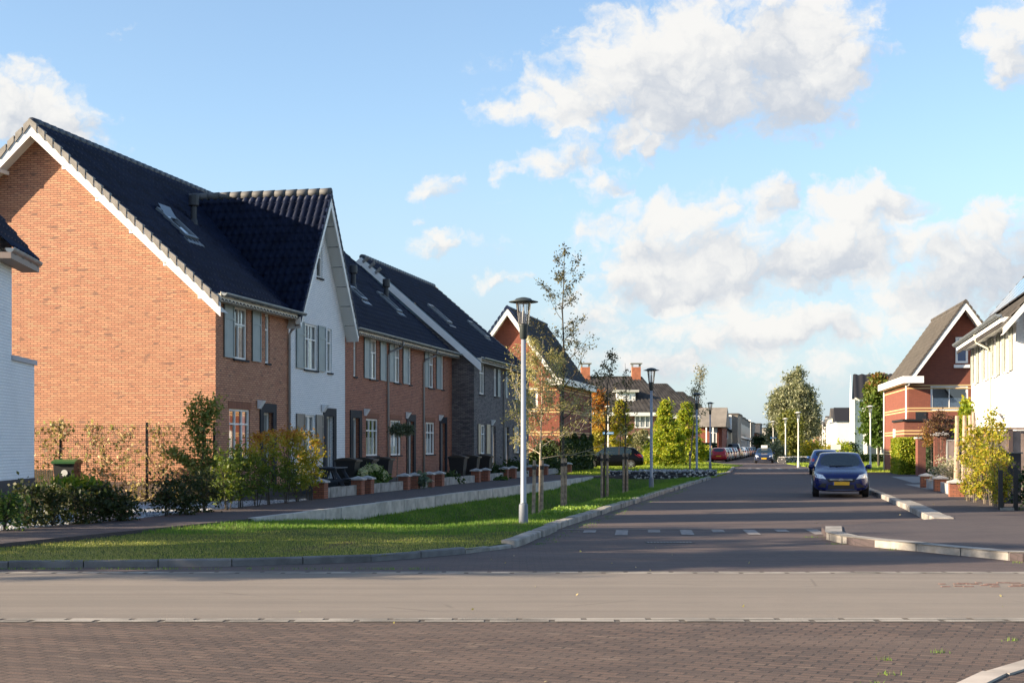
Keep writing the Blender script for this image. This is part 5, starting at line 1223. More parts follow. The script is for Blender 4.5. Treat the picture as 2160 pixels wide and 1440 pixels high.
        p = MB(); p.box(-.26,.26,-L/2-.035,-L/2-.012,.405,.515); p.build('number_plate', M_PLATE, t)
        p = MB(); p.box(-.26,-.225,-L/2-.037,-L/2-.0355,.407,.513); p.build('plate_strip', mat('plate_blue', (.03,.08,.3), .5), t)
        patch('lip', [(-.62,.235),(.62,.235),(.66,.265),(-.66,.265)], M_CHROME if False else mat('lip_glint', (.10,.12,.2), .25, coat=1), -1, .01)
        for s in (-1, 1):
            wv = MB(); h0 = tree.ray_cast(Vector((s*.1-.25, -L/2+1.16, 3)), Vector((0,0,-1)))[0]; 
            if h0: wv.bar((s*.1-.25, h0.y, h0.z+.015), (s*.1+.30, h0.y+.05, h0.z+.02), .02, .015); wv.build('wiper', M_TRIM, t)
    if face == 'rear' or not detail:
        p = MB(); p.box(-.26,.26,L/2+.005,L/2+.02,.56,.66); p.build('number_plate', M_PLATE, t)
    if roof_sign: p = MB(); p.box(-.3,.3,-.2,.05,H-.0,H+.26); p.build('roof_sign', M_WHITE, t)
    return t
RD = -TH*.95
car('blue hatchback facing the camera at the right kerb with a yellow number plate', 11.05+.0, 48.0, RD-.0, paint('blue', (.004,.012,.095)), name='parked_car')
car('blue car seen from behind, mostly hidden behind the blue hatchback', X(1736,82)+.35, 84.2, math.pi+RD*.8+math.pi, paint('blue2', (.02,.06,.20)), name='parked_car', face='rear') if False else car('blue car showing one red tail light, mostly hidden behind the front blue hatchback', 18.55, 84.4, math.pi-.2, paint('blue2', (.03,.08,.24)), face='rear')
car('black estate car parked beyond the ditch, pointing left, partly behind tree stakes', X(1292,105), 105.5, R(-97)+math.pi*0, paint('black', (.003,.0035,.005)), kind='suv', dims=(4.7,1.87,1.62), name='parked_car')
car('dark car with a white roof sign driving towards the camera', X(1620,137), 139, -.2, paint('navy', (.01,.02,.06)), roof_sign=True, name='driving_car')
cols = [('red',(.42,.012,.02),'red hatchback seen from behind, nearest of the long parked row'),('steel',(.20,.26,.32),'steel blue car peeking out behind the red hatchback'),('lblue',(.22,.32,.42),'light blue car, third in the long parked row'),('dred',(.25,.02,.02),'dark red car in the parked row, right of the light blue one'),
 ('silver',(.45,.46,.47),'silver car in the middle of the parked row'),('vandark',(.05,.045,.04),'tall dark van in the parked row'),('gold',(.40,.30,.14),'golden car in the parked row after the dark van'),('white',(.72,.72,.70),'white car in the parked row after the golden one'),('pearl',(.68,.70,.72),'pearl white estate car farther along the parked row'),
 ('grey',(.18,.18,.19),'grey car near the far end of the parked row'),('copper',(.30,.13,.06),'copper coloured far parked car'),('navy2',(.02,.03,.10),'navy far parked car'),('black2',(.02,.02,.02),'black far parked car'),('dgreen',(.03,.07,.05),'dark green far parked car'),('sil2',(.4,.4,.42),'farthest silver car in the parked row')]
yc = 150
for i, (n, c, lab) in enumerate(cols):
    van = n == 'vandark'
    car(lab, 21.9+(yc-150)*.2045, yc, math.pi-.2, paint(n, c), kind='van' if van else 'hatch', dims=(4.6,1.85,2.0) if van else (4.3,1.78,1.5), detail=False, face='rear', group='cars parked in a long row down the street')
    yc += 6.3 if i < 7 else 8.5
# ------------------------------------------------------------------ people
def person(label, x, y, h, rz, shirt, trousers, z=0):
    t = thing('person', label, 'person', (x, y, z), rz); k = h/1.75
    pts = [((0,0,.95),.15,.11),((0,0,1.18),.15,.11),((0,0,1.42),.17,.11),((0,0,1.52),.06,.06),((0,-.01,1.62),.085,.095),((0,0,1.70),.07,.08)]; ed = [(0,1),(1,2),(2,3),(3,4),(4,5)]
    for s in (-1, 1):
        b = len(pts); pts += [((s*.09,0,.90),.095,.095),((s*.10,.0,.50),.06,.065),((s*.11,s*.08,.10),.042,.05),((s*.11,s*.08-.13,.05),.04,.035)]; ed += [(0,b),(b,b+1),(b+1,b+2),(b+2,b+3)]
        b = len(pts); pts += [((s*.19,0,1.42),.055,.06),((s*.24,.02,1.16),.043,.045),((s*.25,-.06,.93),.032,.034),((s*.25,-.10,.84),.025,.035)]; ed += [(2,b),(b,b+1),(b+1,b+2),(b+2,b+3)]
    me = bpy.data.meshes.new('body'); me.from_pydata([tuple(c*k for c in p[0]) for p in pts], ed, []); o = bpy.data.objects.new('tmp', me); C.objects.link(o)
    o.modifiers.new('k', 'SKIN'); o.modifiers.new('s', 'SUBSURF').levels = 2
    for v, p in zip(me.skin_vertices[0].data, pts): v.radius = (p[1]*k, p[2]*k)
    me.skin_vertices[0].data[0].use_root = True
    ev = bpy.data.meshes.new_from_object(o.evaluated_get(bpy.context.evaluated_depsgraph_get())); bpy.data.objects.remove(o)
    ev.materials.clear()
    for m in (mat('skin', (.45,.26,.18), .6), mat('shirt_'+shirt[0], shirt[1], .8), mat('trousers_'+trousers[0], trousers[1], .8)): ev.materials.append(m)
    for f in ev.polygons:
        c = f.center; f.use_smooth = True; f.material_index = 2 if c.z < .97*k else (0 if c.z > 1.5*k or (abs(c.x) > .2*k and c.z < .98*k) else 1)
        if c.z < .97*k and abs(c.x) > .19*k: f.material_index = 0
    b = bpy.data.objects.new('body', ev); C.objects.link(b); b.parent = t
    hr = MB(); hr.lathe((0,.015,1.66*k), [(.088,-.05),(.093,.0),(.075,.07),(.03,.1),(0,.105)], 12); hr.build('hair', mat('brown_hair', (.06,.035,.02), .8), t, smooth=True)
person('person in a pale yellow top and dark trousers standing beside the parked red car', X(1495.5,160), 158, 1.75, .4, ('pale', (.6,.5,.3)), ('dark', (.03,.035,.06)))
person('person in dark clothing, left one of two walking on the far right path', X(1727,165), 165, 1.75, 0, ('navy', (.03,.04,.09)), ('dark', (.03,.035,.06)))
person('person in a reddish white top, right one of two walking on the far right path', X(1733,165), 165.5, 1.7, 0, ('pink', (.5,.25,.25)), ('dark', (.03,.035,.06)))
# ------------------------------------------------------------------ vegetation helpers
def leaves(name, Cn, size, m, parent, rng, elong=1.6, flat=0.0, vary=.5, uvx=None, droop=None):
    Cn = np.asarray(Cn, float); n = len(Cn); a = rng.normal(size=(n,3)); 
    if droop is not None: a = a*(1-droop)+np.array((0,0,-1.))*droop*1.5
    a /= np.linalg.norm(a, axis=1)[:, None]; b = rng.normal(size=(n,3)); b[:, 2] += 0; b -= (b*a).sum(1)[:, None]*a
    b /= np.linalg.norm(b, axis=1)[:, None]; s = size*(1+vary*(rng.random(n)-.5)*2)[:, None]; a = a*s*elong*.5; b = b*s*.5
    V = np.stack([Cn-a, Cn+b*.9-a*.1, Cn+a, Cn-b*.9-a*.1], 1).reshape(-1, 3); F = np.arange(4*n).reshape(n, 4)
    u = rng.random(n) if uvx is None else np.clip(uvx+rng.normal(size=n)*.12, .01, .99)
    return np_mesh(name, V, F, m, parent, np.stack([u, rng.random(n)], 1))
def clumps(rng, n_cl, per, env, spread, z_bias=0):
    """env(rng)-> point; leaf positions gathered in clumps"""
    out = []
    for _ in range(n_cl):
        c = env(rng); s = spread*rng.uniform(.6, 1.3); out.append(c+rng.normal(size=(per,3))*s*np.array((1,1,.75)))
    return np.concatenate(out)
def ellipsoid(c, r, shell=.45):
    c, r = np.array(c, float), np.array(r, float)
    def f(rng):
        d = rng.normal(size=3); d /= np.linalg.norm(d); return c+d*r*(shell+(1-shell)*rng.random()**.5)*rng.uniform(.85,1.08)
    return f
def skeleton(rng, h, z0, spread, nb, r0, lean=(0,0), up=.9, sub=4, top_bend=.15, seg=8):
    """trunk and two orders of branches; returns polylines with radii and the twig points"""
    tr = [np.array((lean[0]*(i/seg)**1.5+rng.normal()*.012*h*(i/seg)*.5, lean[1]*(i/seg)+rng.normal()*.01*h*(i/seg)*.5, h*i/seg)) for i in range(seg+1)]
    lines = [(tr, [r0*(1-.88*i/seg) for i in range(seg+1)])]; tips = []
    for k in range(nb):
        q = (k+rng.random())/nb; z = z0+(h*.95-z0)*q; f = z/h*seg; i = min(int(f), seg-1); p = tr[i]+(tr[i+1]-tr[i])*(f-i)
        an = k*2.4+rng.uniform(-.5,.5); L = spread*(1.05-q*.8)*rng.uniform(.6,1.15); d = np.array((math.cos(an), math.sin(an), up*rng.uniform(.6,1.3))); d /= np.linalg.norm(d)
        pts = [p]; c = d.copy()
        for s in range(5):
            c = c+rng.normal(size=3)*.12+np.array((0,0,top_bend*.3)); c /= np.linalg.norm(c); pts.append(pts[-1]+c*L/5)
        rb = r0*(1-.85*q)*.38; lines.append((pts, [rb*(1-.8*s/5) for s in range(6)]))
        for s in range(sub):
            j = rng.integers(1, 6); pp = pts[j]; c2 = c+rng.normal(size=3)*.7; c2 /= np.linalg.norm(c2); l2 = L*rng.uniform(.18,.42)
            q2 = [pp, pp+c2*l2*.5+rng.normal(size=3)*.02, pp+c2*l2+np.array((0,0,.05*l2))]; lines.append((q2, [rb*.35, rb*.25, rb*.12]))
            for t in np.linspace(.3, 1, 5): tips.append(pp+c2*l2*t)
        for t in (2,3,4,5): tips.append(pts[t])
    return lines, np.array(tips)
def branches(name, lines, m, parent, rmin=.004):
    mb = MB()
    for pts, r in lines: mb.tube(pts, [max(q, rmin) for q in r], 6 if r[0] < .03 else 9, cap=False)
    return mb.build(name, m, parent, smooth=True)
L_GREEN = leaf_mat('green_leaf', [(.025,.06,.012),(.045,.095,.018),(.075,.14,.025),(.11,.16,.035)])
L_DARK = leaf_mat('dark_green_leaf', [(.016,.035,.012),(.03,.06,.018),(.05,.085,.022)])
L_HEDGE = leaf_mat('autumn_hedge_leaf', [(.06,.10,.018),(.12,.17,.02),(.26,.27,.03),(.38,.30,.03),(.40,.19,.03),(.28,.09,.03)])
L_YEL = leaf_mat('yellow_green_leaf', [(.12,.16,.015),(.24,.26,.02),(.38,.36,.03),(.48,.42,.05),(.42,.24,.05)], transl=.45)
L_LIME = leaf_mat('lime_leaf', [(.10,.17,.012),(.22,.30,.02),(.34,.38,.025),(.42,.36,.04)], transl=.4)
L_OLIVE = leaf_mat('dry_olive_leaf', [(.16,.16,.05),(.30,.29,.10),(.42,.40,.17),(.36,.28,.10)], transl=.3)
L_TINY = leaf_mat('dark_sparse_leaf', [(.03,.035,.015),(.06,.065,.025),(.12,.11,.04),(.16,.12,.05)], transl=.2)
L_WILLOW = leaf_mat('willow_leaf', [(.09,.11,.05),(.17,.19,.10),(.27,.28,.16),(.38,.38,.24)], transl=.25)
L_ORANGE = leaf_mat('orange_leaf', [(.40,.13,.03),(.45,.23,.04),(.42,.32,.04),(.26,.30,.04),(.13,.18,.03)], transl=.4)
L_REDGR = leaf_mat('red_green_leaf', [(.05,.10,.015),(.09,.15,.02),(.14,.17,.03),(.22,.09,.03),(.20,.05,.03)], transl=.35)
L_DRY = leaf_mat('dry_climber_leaf', [(.26,.24,.09),(.45,.37,.18),(.60,.48,.30),(.24,.30,.08)], transl=.3)
L_IVY = leaf_mat('ivy_leaf', [(.012,.03,.01),(.025,.055,.015),(.05,.09,.02)], transl=.15, rough=.4)
L_GRASS = leaf_mat('grass_blade', [(.06,.14,.015),(.10,.21,.022),(.16,.28,.035),(.28,.34,.07)], transl=.35)
L_HYD = leaf_mat('hydrangea_petal', [(.42,.50,.24),(.58,.64,.38),(.70,.68,.48),(.50,.42,.28)], transl=.3)
L_PALE = leaf_mat('pale_flower', [(.5,.45,.38),(.6,.5,.45),(.2,.22,.12),(.35,.34,.2)], transl=.3)
L_PURPLE = leaf_mat('brown_purple_leaf', [(.06,.025,.02),(.12,.05,.03),(.14,.10,.04)], transl=.2)

def young_tree(label, x, y, z, h, z0, spread, nb, r0, lm, lsize, per, seed, lean=(0,0), up=.9, sub=5, bark=None, dens=.05, droop=None, elong=1.7):
    rng = np.random.default_rng(seed); t = thing('young_tree', label, 'tree', (x, y, z), 0, 'staked young street trees')
    ln, tp = skeleton(rng, h, z0, spread, nb, r0, lean, up, sub); branches('trunk', ln, bark or M_BARK, t)
    Cn = np.repeat(tp, per, 0); Cn = Cn+rng.normal(size=Cn.shape)*dens; leaves('crown', Cn, lsize, lm, t, rng, elong, droop=droop); return t
def stake(label, x, y, z, h, r=.045, lean=(0,0)):
    t = thing('tree_stake', label, 'stake', (x, y, z), 0, 'wooden stakes beside the young trees')
    MB().tube([(0,0,-.2),(lean[0],lean[1],h*.5),(lean[0]*1.6,lean[1]*1.6,h)], [r,r*.97,r*.92], 10).build('post', M_WOOD, t, smooth=False)
    MB().tube([(lean[0]*1.5,lean[1]*1.5,h-.22),(lean[0]*1.5,lean[1]*1.5,h-.13)], [r+.012]*2, 10).build('strap', M_BLACKP, t)
z1 = lawn_z(.64, 33.9)
young_tree('young tree with feathery yellowish leaves, right beside the nearest lamp post', .66, 33.9, -.02, 4.2, 1.3, 1.6, 26, .032, L_OLIVE, .022, 5, 11, (.06,0), .5, 10, mat('pale_bark', (.42,.36,.27), .85, var=.3, vscale=10), dens=.07, elong=3.2)
stake('left stake of the pair beside the nearest lamp post', .50, 33.7, -.05, 1.38, lean=(.02,0)); stake('right stake of the pair beside the nearest lamp post', .70, 33.85, -.05, 1.38, lean=(.01,.0))
young_tree('tallest sparse young tree, reaching high above the roofs', 1.34, 37.8, -.05, 7.15, 2.3, 1.55, 24, .05, L_TINY, .036, 3, 5, (.05,.1), .75, 7, M_BARKD, dens=.06)
stake('single looking stake at the foot of the tallest young tree', 1.33, 37.65, -.15, 1.5); stake('rear stake of the tallest young tree, almost hidden behind the other', 1.43, 38.1, -.15, 1.5)
young_tree('young tree with two thin stems, left of the second lamp', 3.0, 46.6, -.3, 5.2, 2.2, 1.3, 16, .045, L_TINY, .042, 2, 21, (.25,.1), 1.0, 6, M_BARKD, dens=.06)
stake('left stake of the double stemmed young tree', 2.93, 46.4, -.35, 1.75); stake('right stake of the double stemmed young tree', 3.12, 46.5, -.35, 1.75)
young_tree('almost bare young tree just left of the second lamp', 4.2, 52.9, -.15, 4.9, 1.6, 1.1, 16, .04, L_TINY, .045, 1, 33, (.05,.1), 1.6, 4, M_BARKD)
stake('left stake of the almost bare young tree', 4.13, 52.7, -.2, 1.6); stake('right stake of the almost bare young tree', 4.27, 52.75, -.2, 1.6)
young_tree('slim pale leaved young tree rising behind the third lamp', 10.0, 80, .0, 6.3, 2.9, 1.35, 18, .05, leaf_mat('pale_young_leaf', [(.14,.14,.06),(.25,.24,.12),(.33,.30,.17)], .3), .06, 2, 44, (.75,.1), 1.2, 5, M_BARK, dens=.12)
stake('lone stake of the slim pale leaved young tree by the stone baskets', 9.98, 79.8, .0, 1.35, .055)
for x, y in ((.55,33.4),(1.7,37.5),(3.3,46.2)):                         # watering rings
    pass

def mass_tree(name, label, cat, x, y, h, r, z0, lm, n_cl, per, size, seed, group=None, shape='ellipsoid', trunk_r=.15, spread=.3, elong=1.6, droop=None, grad=None, bark=None, nb=10):
    rng = np.random.default_rng(seed); t = thing(name, label, cat, (x, y, 0), 0, group)
    ln, tp = skeleton(rng, h*.93, z0*.7, r*.8, nb, trunk_r, (0,0), 1.3, 4); branches('trunk', ln, bark or M_BARKD, t)
    if shape == 'cone':
        def env(g):
            q = g.random()**1.4; z = z0+(h-z0)*q; rr = r*(1-q)**.8*(.35+.65*g.random()**.5)*(1+.18*math.sin(z*9)); a = g.random()*2*math.pi; return np.array((rr*math.cos(a), rr*math.sin(a), z))
    elif shape == 'column':
        def env(g):
            q = g.random(); z = z0+(h-z0)*q; rr = r*math.sin(math.pi*min(1,(q*.86+.14)))**.6*(.4+.6*g.random()**.5)*g.uniform(.85,1.1); a = g.random()*2*math.pi; return np.array((rr*math.cos(a), rr*math.sin(a), z))
    elif shape == 'willow':
        L3 = [ellipsoid((.1*r,0,(h+z0)*.52), (r*.72,r*.7,(h-z0)*.47)), ellipsoid((-.45*r,.1,(h+z0)*.40), (r*.55,r*.6,(h-z0)*.38)), ellipsoid((.5*r,-.1,(h+z0)*.42), (r*.5,r*.6,(h-z0)*.37)), ellipsoid((-.1*r,0,(h+z0)*.22), (r*.95,r*.8,(h-z0)*.25))]
        env = lambda g: L3[g.integers(0, 4)](g)
    else: env = ellipsoid((0,0,(h+z0)/2), (r, r, (h-z0)/2))
    P = clumps(rng, n_cl, per, env, spread); P[:, 2] = np.maximum(P[:, 2], .05)
    uvx = grad((P[:, 2]-z0)/(h-z0)) if grad else None
    leaves('crown', P, size, lm, t, rng, elong, uvx=uvx, droop=droop); return t
G5 = 'autumn trees on the far lawn'
mass_tree('lawn_tree', 'yellow green conical tree on the far lawn, right of the second lamp', 'tree', X(1404,112), 112, 5.1, 1.75, .35, L_LIME, 120, 90, .10, 51, G5, 'cone', .09, .17, 2.6)
mass_tree('lawn_tree', 'yellow green conical tree on the far lawn behind the third lamp', 'tree', X(1447,118), 118, 5.3, 1.9, .5, L_LIME, 125, 90, .10, 52, G5, 'cone', .09, .18, 2.6)
mass_tree('lawn_tree', 'narrow pointed yellow tree behind the black car, right of the blue street sign', 'tree', X(1308,120), 120, 5.35, .95, .3, L_YEL, 120, 80, .10, 53, G5, 'column', .08, .16, 1.8)
mass_tree('lawn_tree', 'tree turning orange and red beside the ivy covered wall', 'tree', X(1261,118), 118, 6.1, 1.0, .3, L_ORANGE, 130, 70, .12, 54, G5, 'column', .1, .2, 1.4, grad=lambda q: .88-.85*q+.12*np.sin(q*22))
mass_tree('bush', 'olive green rounded bush behind the black car', 'bush', X(1352,126), 126, 3.0, 1.35, .0, leaf_mat('olive_bush', [(.10,.12,.05),(.2,.2,.1),(.3,.28,.15)]), 60, 60, .12, 55, None, 'ellipsoid', .06, .22)
mass_tree('bush', 'small yellow green bush touching the left lime coloured tree', 'bush', X(1375,121), 121, 2.0, .7, .0, L_LIME, 25, 50, .12, 56, None, 'ellipsoid', .05, .2)
mass_tree('willow_tree', 'big grey green willow standing at the bend of the street', 'tree', X(1672,165), 165, 10.9, 2.75, .7, L_WILLOW, 560, 95, .125, 57, None, 'willow', .35, .34, 2.8, droop=.3, nb=22)
mass_tree('tree', 'smaller yellow green tree in front of the big willow', 'tree', X(1668,158), 158, 5.6, 1.25, .8, leaf_mat('mid_yellow_leaf', [(.07,.10,.02),(.14,.16,.03),(.24,.23,.05)]), 130, 50, .18, 58, None, 'ellipsoid', .12, .3)
mass_tree('bush', 'pale grey green shrub at the foot of the willow beside the rubble wall', 'bush', X(1643,150), 150, 2.2, .75, .0, L_WILLOW, 40, 50, .14, 59, None, 'ellipsoid', .05, .2)
mass_tree('maple_tree', 'green tree with a reddish brown top beside the red brick house', 'tree', X(1853,111), 111, 7.1, 1.28, 1.75, L_REDGR, 210, 60, .17, 60, None, 'column', .11, .2, 1.4, grad=lambda q: .12+.2*q+.4/(1+np.exp(-(q-.88)*9)))
mass_tree('tree', 'thin bluish far tree right of the willow', 'tree', X(1720,235), 235, 8.2, 1.6, .8, L_WILLOW, 70, 40, .2, 61, None, 'cone', .15, .4)
mass_tree('tree', 'dark far tree behind the long parked row', 'tree', X(1611,250), 250, 3.6, 1.5, .2, L_DARK, 60, 40, .22, 62, None, 'ellipsoid', .15, .5)
mass_tree('bush', 'light green garden bush in front of the far white houses', 'bush', X(1777,130), 130, 2.1, 1.0, .0, L_LIME, 45, 50, .12, 63, None, 'ellipsoid', .05, .22)
mass_tree('bush', 'yellowish garden bush beside the estate sign board', 'bush', X(1752,135), 135, 1.8, .9, .0, L_YEL, 35, 50, .12, 64, None, 'ellipsoid', .05, .22)
mass_tree('bush', 'dark bush touching the corner of the far white gabled house', 'bush', X(1795,138), 138, 2.0, .7, .0, L_DARK, 35, 50, .12, 65, None, 'ellipsoid', .05, .2)
mass_tree('bush', 'yellow bush beside the two walking people', 'bush', X(1713,150), 150, 2.3, 1.1, .0, L_YEL, 40, 50, .14, 66, None, 'ellipsoid', .05, .25)
def hedge_box(label, x0, x1, y, d, h, z, lm, n, size, seed, under=None, rz=0, name='hedge'):
    rng = np.random.default_rng(seed); t = thing(name, label, 'hedge', (x0, y, z), rz); L = x1-x0
    P = rng.random((n,3))*np.array((L,d,h)); k = rng.integers(0, 4, n); P[k == 0, 1] = 0; P[k == 1, 0] = 0; P[k == 2, 2] = h; P += rng.normal(size=P.shape)*.04; P[:, 2] = np.maximum(P[:, 2], .02)
    leaves('foliage', P, size, lm, t, rng, 1.4); MB().box(.1,L-.1,.1,d-.1,0,h-.12).build('twigs', mat('hedge_core', (.02,.03,.012), .95), t); return t
hedge_box('low dark clipped hedge in front of the tall far white house', X(1800,142), X(1890,142), 142, 1.0, .75, 0, L_DARK, 2500, .14, 70)
hedge_box('dark hedge behind the parked red car', X(1484,166), X(1514,166), 166, 1.5, 1.9, 0, L_DARK, 1200, .16, 71)
hedge_box('long low dark hedge beyond the rubble wall under the willow', X(1690,160), X(1745,160), 160, 1.0, .7, 0, L_DARK, 1500, .15, 72)
hedge_box('bright green clipped hedge beside the brick gate pillar', X(1891,78), X(1933,78), 77.4, 4.2, 1.95, .1, L_LIME, 9000, .075, 73, rz=-.16)
hedge_box('dark green hedge in the shaded gateway right of the brick pillar', X(1951,76), X(1970,76), 75.5, 3, 2.0, .1, L_DARK, 2600, .08, 74)
# ivy on the lower walls of the left red brick house
def ivy():
    rng = np.random.default_rng(80); t = thing('ivy', 'dark green ivy covering the lower walls of the left red brick house', 'ivy', tuple(lh.location), lh.rotation_euler.z)
    n = 9000; x = rng.random(n)*12; top = 2.15+.25*np.sin(x*1.7)+.15*rng.random(n); P = np.stack([x, -.06-.18*rng.random(n), rng.random(n)*top], 1)
    n2 = 5200; y = rng.random(n2)*6.1; top = np.where(y < 3.2, 1.6+.5*np.sin(y*2.2), 2.0); Q = np.stack([-.06-.2*rng.random(n2), y, rng.random(n2)*top], 1)
    leaves('foliage', np.concatenate([P, Q]), .13, leaf_mat('ivy_mixed', [(.015,.035,.012),(.03,.06,.016),(.07,.11,.02)], .2), t, rng, 1.2)
    MB().tube([(-.02,4.5,0),(-.02,4.0,1.2),(-.02,4.4,2.0)], .02, 6).build('stem', M_BARKD, t)
ivy()

# ------------------------------------------------------------------ front gardens, left
def sp_at(px, p):                                                       # street position for a direction and offset
    k = (px-1080)/3000; B = A0+p*N2; return (k*B[1]-B[0])/(U2[0]-k*U2[1])
M_PIL = brick_mat('pillar_brick', (.34,.125,.07), (.24,.09,.055), (.10,.055,.04), bw=.21, bh=.0625)
def pillar(label, x, y, z, rz, w=.34, h=.46, group='low brick garden pillars on the left', m=None):
    t = thing('garden_pillar', label, 'pillar', (x, y, z), rz, group)
    MB().box(-w/2,w/2,-w/2,w/2,0,h).build('shaft', m or M_PIL, t)
    c = MB(); e = w/2+.05; c.box(-e,e,-e,e,h,h+.045,skip='t'); P = [(-e,-e,h+.045),(e,-e,h+.045),(e,e,h+.045),(-e,e,h+.045)]
    for i in range(4): c.face([P[i], P[(i+1)%4], (0,0,h+.125)])
    c.build('capstone', M_CAP, t); return t
PIL = [(676,'garden pillar nearest the camera at the end of the autumn hedge'),(755,'left pillar of the pair in front of the picnic table'),(775,'right pillar of the pair, beside the hydrangea wall'),(853,'left pillar of the pair right of the hydrangea'),(874,'second pillar right of the hydrangea'),(905,'pillar just right of the small potted plant'),(926,'fourth pillar right of the hydrangea'),
       (1004,'left pillar of the pair in front of the dark grey house bins'),(1024,'right pillar of the pair in front of the dark grey house bins'),(1064,'left pillar of the pair left of the nearest lamp post'),(1081,'right pillar of the pair left of the nearest lamp post'),(1119,'low pillar just right of the nearest lamp post'),(1131,'low pillar between the first two tree stakes'),(1149,'low pillar right of the first pair of stakes'),(1199,'last low pillar, right of the tallest young tree')]
for px, lab in PIL:
    s = sp_at(px, 2.32); x, y, _ = TP(s, 2.32); pillar(lab, x, y, .15, ROT)
def slab_wall(label, pxa, pxb, p=2.30, h=.3, zb=.15, group='low concrete slab walls in the left gardens'):
    sa, sb = sp_at(pxa, p), sp_at(pxb, p); t = thing('slab_wall', label, 'garden wall', TP(sa, p, zb), ROT, group); L = sb-sa; n = max(1, round(L/.5)); mb = MB(); rng = random.Random(int(pxa))
    for i in range(n): j = rng.uniform(-.008,.008); mb.box(L*i/n+.006, L*(i+1)/n-.006, -.04+j, .04+j, 0, h+rng.uniform(-.01,.01))
    mb.build('slabs', mat('slab_concrete', (.30,.29,.275), .85, var=.35, vscale=3, bump=.3), t)
for a, b, lab in ((682,750,'low slab wall right of the nearest garden pillar'),(781,848,'low slab wall under the hydrangea'),(880,900,'short slab wall behind the small potted plant'),(931,999,'low slab wall below the dark bins of the grey house'),(1029,1060,'low slab wall between the grey house pillars'),(1086,1114,'low slab wall behind the nearest lamp post'),(1153,1195,'farthest low slab wall of the left gardens')): slab_wall(lab, a, b)
def bin_(label, x, y, z, rz, lid, group, body=None, h=1.05):
    t = thing('wheelie_bin', label, 'bin', (x, y, z), rz, group); b = MB()
    w0, w1, d0, d1 = .22, .285, .24, .34; P = [(-w0,-d0,.05),(w0,-d0,.05),(w0,d0,.05),(-w0,d0,.05)]; Q = [(-w1,-d1,h*.9),(w1,-d1,h*.9),(w1,d1,h*.9),(-w1,d1,h*.9)]
    b.face(P[::-1])
    for i in range(4): b.face([P[i],P[(i+1)%4],Q[(i+1)%4],Q[i]])
    b.box(-w1-.02,w1+.02,-d1-.02,d1+.02,h*.9-.05,h*.9); b.build('body', body or mat('bin_grey', (.035,.038,.042), .5), t)
    l = MB(); n = 8
    for i in range(n):
        y0, y1 = -d1-.04+(2*d1+.06)*i/n, -d1-.04+(2*d1+.06)*(i+1)/n; f = lambda yy: h*.9+.02+.07*math.sin(math.pi*(yy+d1+.04)/(2*d1+.1))
        l.face([(-w1-.035,y0,f(y0)),(w1+.035,y0,f(y0)),(w1+.035,y1,f(y1)),(-w1-.035,y1,f(y1))])
        for s in (-1,1): l.face([(s*(w1+.035),y0,f(y0)),(s*(w1+.035),y1,f(y1)),(s*(w1+.035),y1,h*.9),(s*(w1+.035),y0,h*.9)])
    l.box(-w1-.035,w1+.035,-d1-.06,-d1-.04,h*.9-.03,h*.9+.03); l.build('lid', lid, t)
    hd = MB(); hd.tube([(-w1+.03,d1+.07,h*.93),(w1-.03,d1+.07,h*.93)], .018, 6); hd.build('handle', M_BLACKP, t)
    for s in (-1, 1): MB().tube([(s*.24,d0+.02,.1),(s*.29,d0+.02,.1)], .1, 14).build('wheel', M_TYRE, t)
    return t
M_BLID = mat('brown_black_lid', (.04,.03,.022), .5); M_GLID = mat('green_lid', (.03,.11,.035), .45)
b0 = bin_('grey wheelie bin with green lid and white sticker against the orange gable', -12.1, 38.7, .14, 0, M_GLID, None, h=1.2)
MB().lathe((0,0,0), [(0,0),(.09,0)], 14).build('sticker', mat('white_sticker', (.6,.62,.6), .6), b0).matrix_local = Matrix.Translation((.02,-.33,.80)) @ Matrix.Rotation(R(86), 4, 'X')
for k, (px, w) in enumerate(((734,'leftmost'),(770,'middle'),(806,'rightmost'))):
    s = sp_at(px, 1.2); x, y, _ = TP(s, 1.2); bin_(w+' of the three dark bins behind the hydrangea', x, y, .2, ROT-.0, M_BLID, 'dark bins behind the hydrangea', M_BLACKP, 1.1)
for k, (px, w) in enumerate(((966,'leftmost'),(994,'middle'),(1021,'rightmost'))):
    s = sp_at(px, 1.75); x, y, _ = TP(s, 1.75); bin_(w+' of the three dark bins before the grey brick house', x, y, .2, ROT, M_BLID, 'dark bins before the grey house', M_BLACKP, 1.1)
# picnic table
px_, py_ = TP(sp_at(697, 1.25), 1.25)[:2]; pt = thing('picnic_table', 'dark blue grey wooden picnic table in the garden of the white gabled house', 'table', (px_, py_, .18), ROT+.1)
M_PT = mat('slate_painted_wood', (.045,.055,.075), .7, var=.2)
mb = MB()
for i in range(5): mb.box(-.85,.85,-.36+.148*i,-.36+.148*i+.135,.78,.82)
mb.build('table_top', M_PT, pt)
for s in (-1, 1):
    b = MB(); b.box(-.85,.85,s*.72-.13,s*.72+.13,.44,.48); b.build('bench', M_PT, pt)
    b = MB(); b.bar((s*.6,-.72,0),(s*.6,-.22,.78),.09,.045,up=(1,0,0)); b.bar((s*.6,.72,0),(s*.6,.22,.78),.09,.045,up=(1,0,0)); b.box(s*.6-.06,s*.6-.02,-.8,.8,.36,.44); b.box(s*.6-.06,s*.6-.02,-.34,.34,.70,.78); b.bar((s*.58,0,.4),(0,0,.78),.07,.04,up=(0,1,0)); b.build('trestle', M_PT, pt)
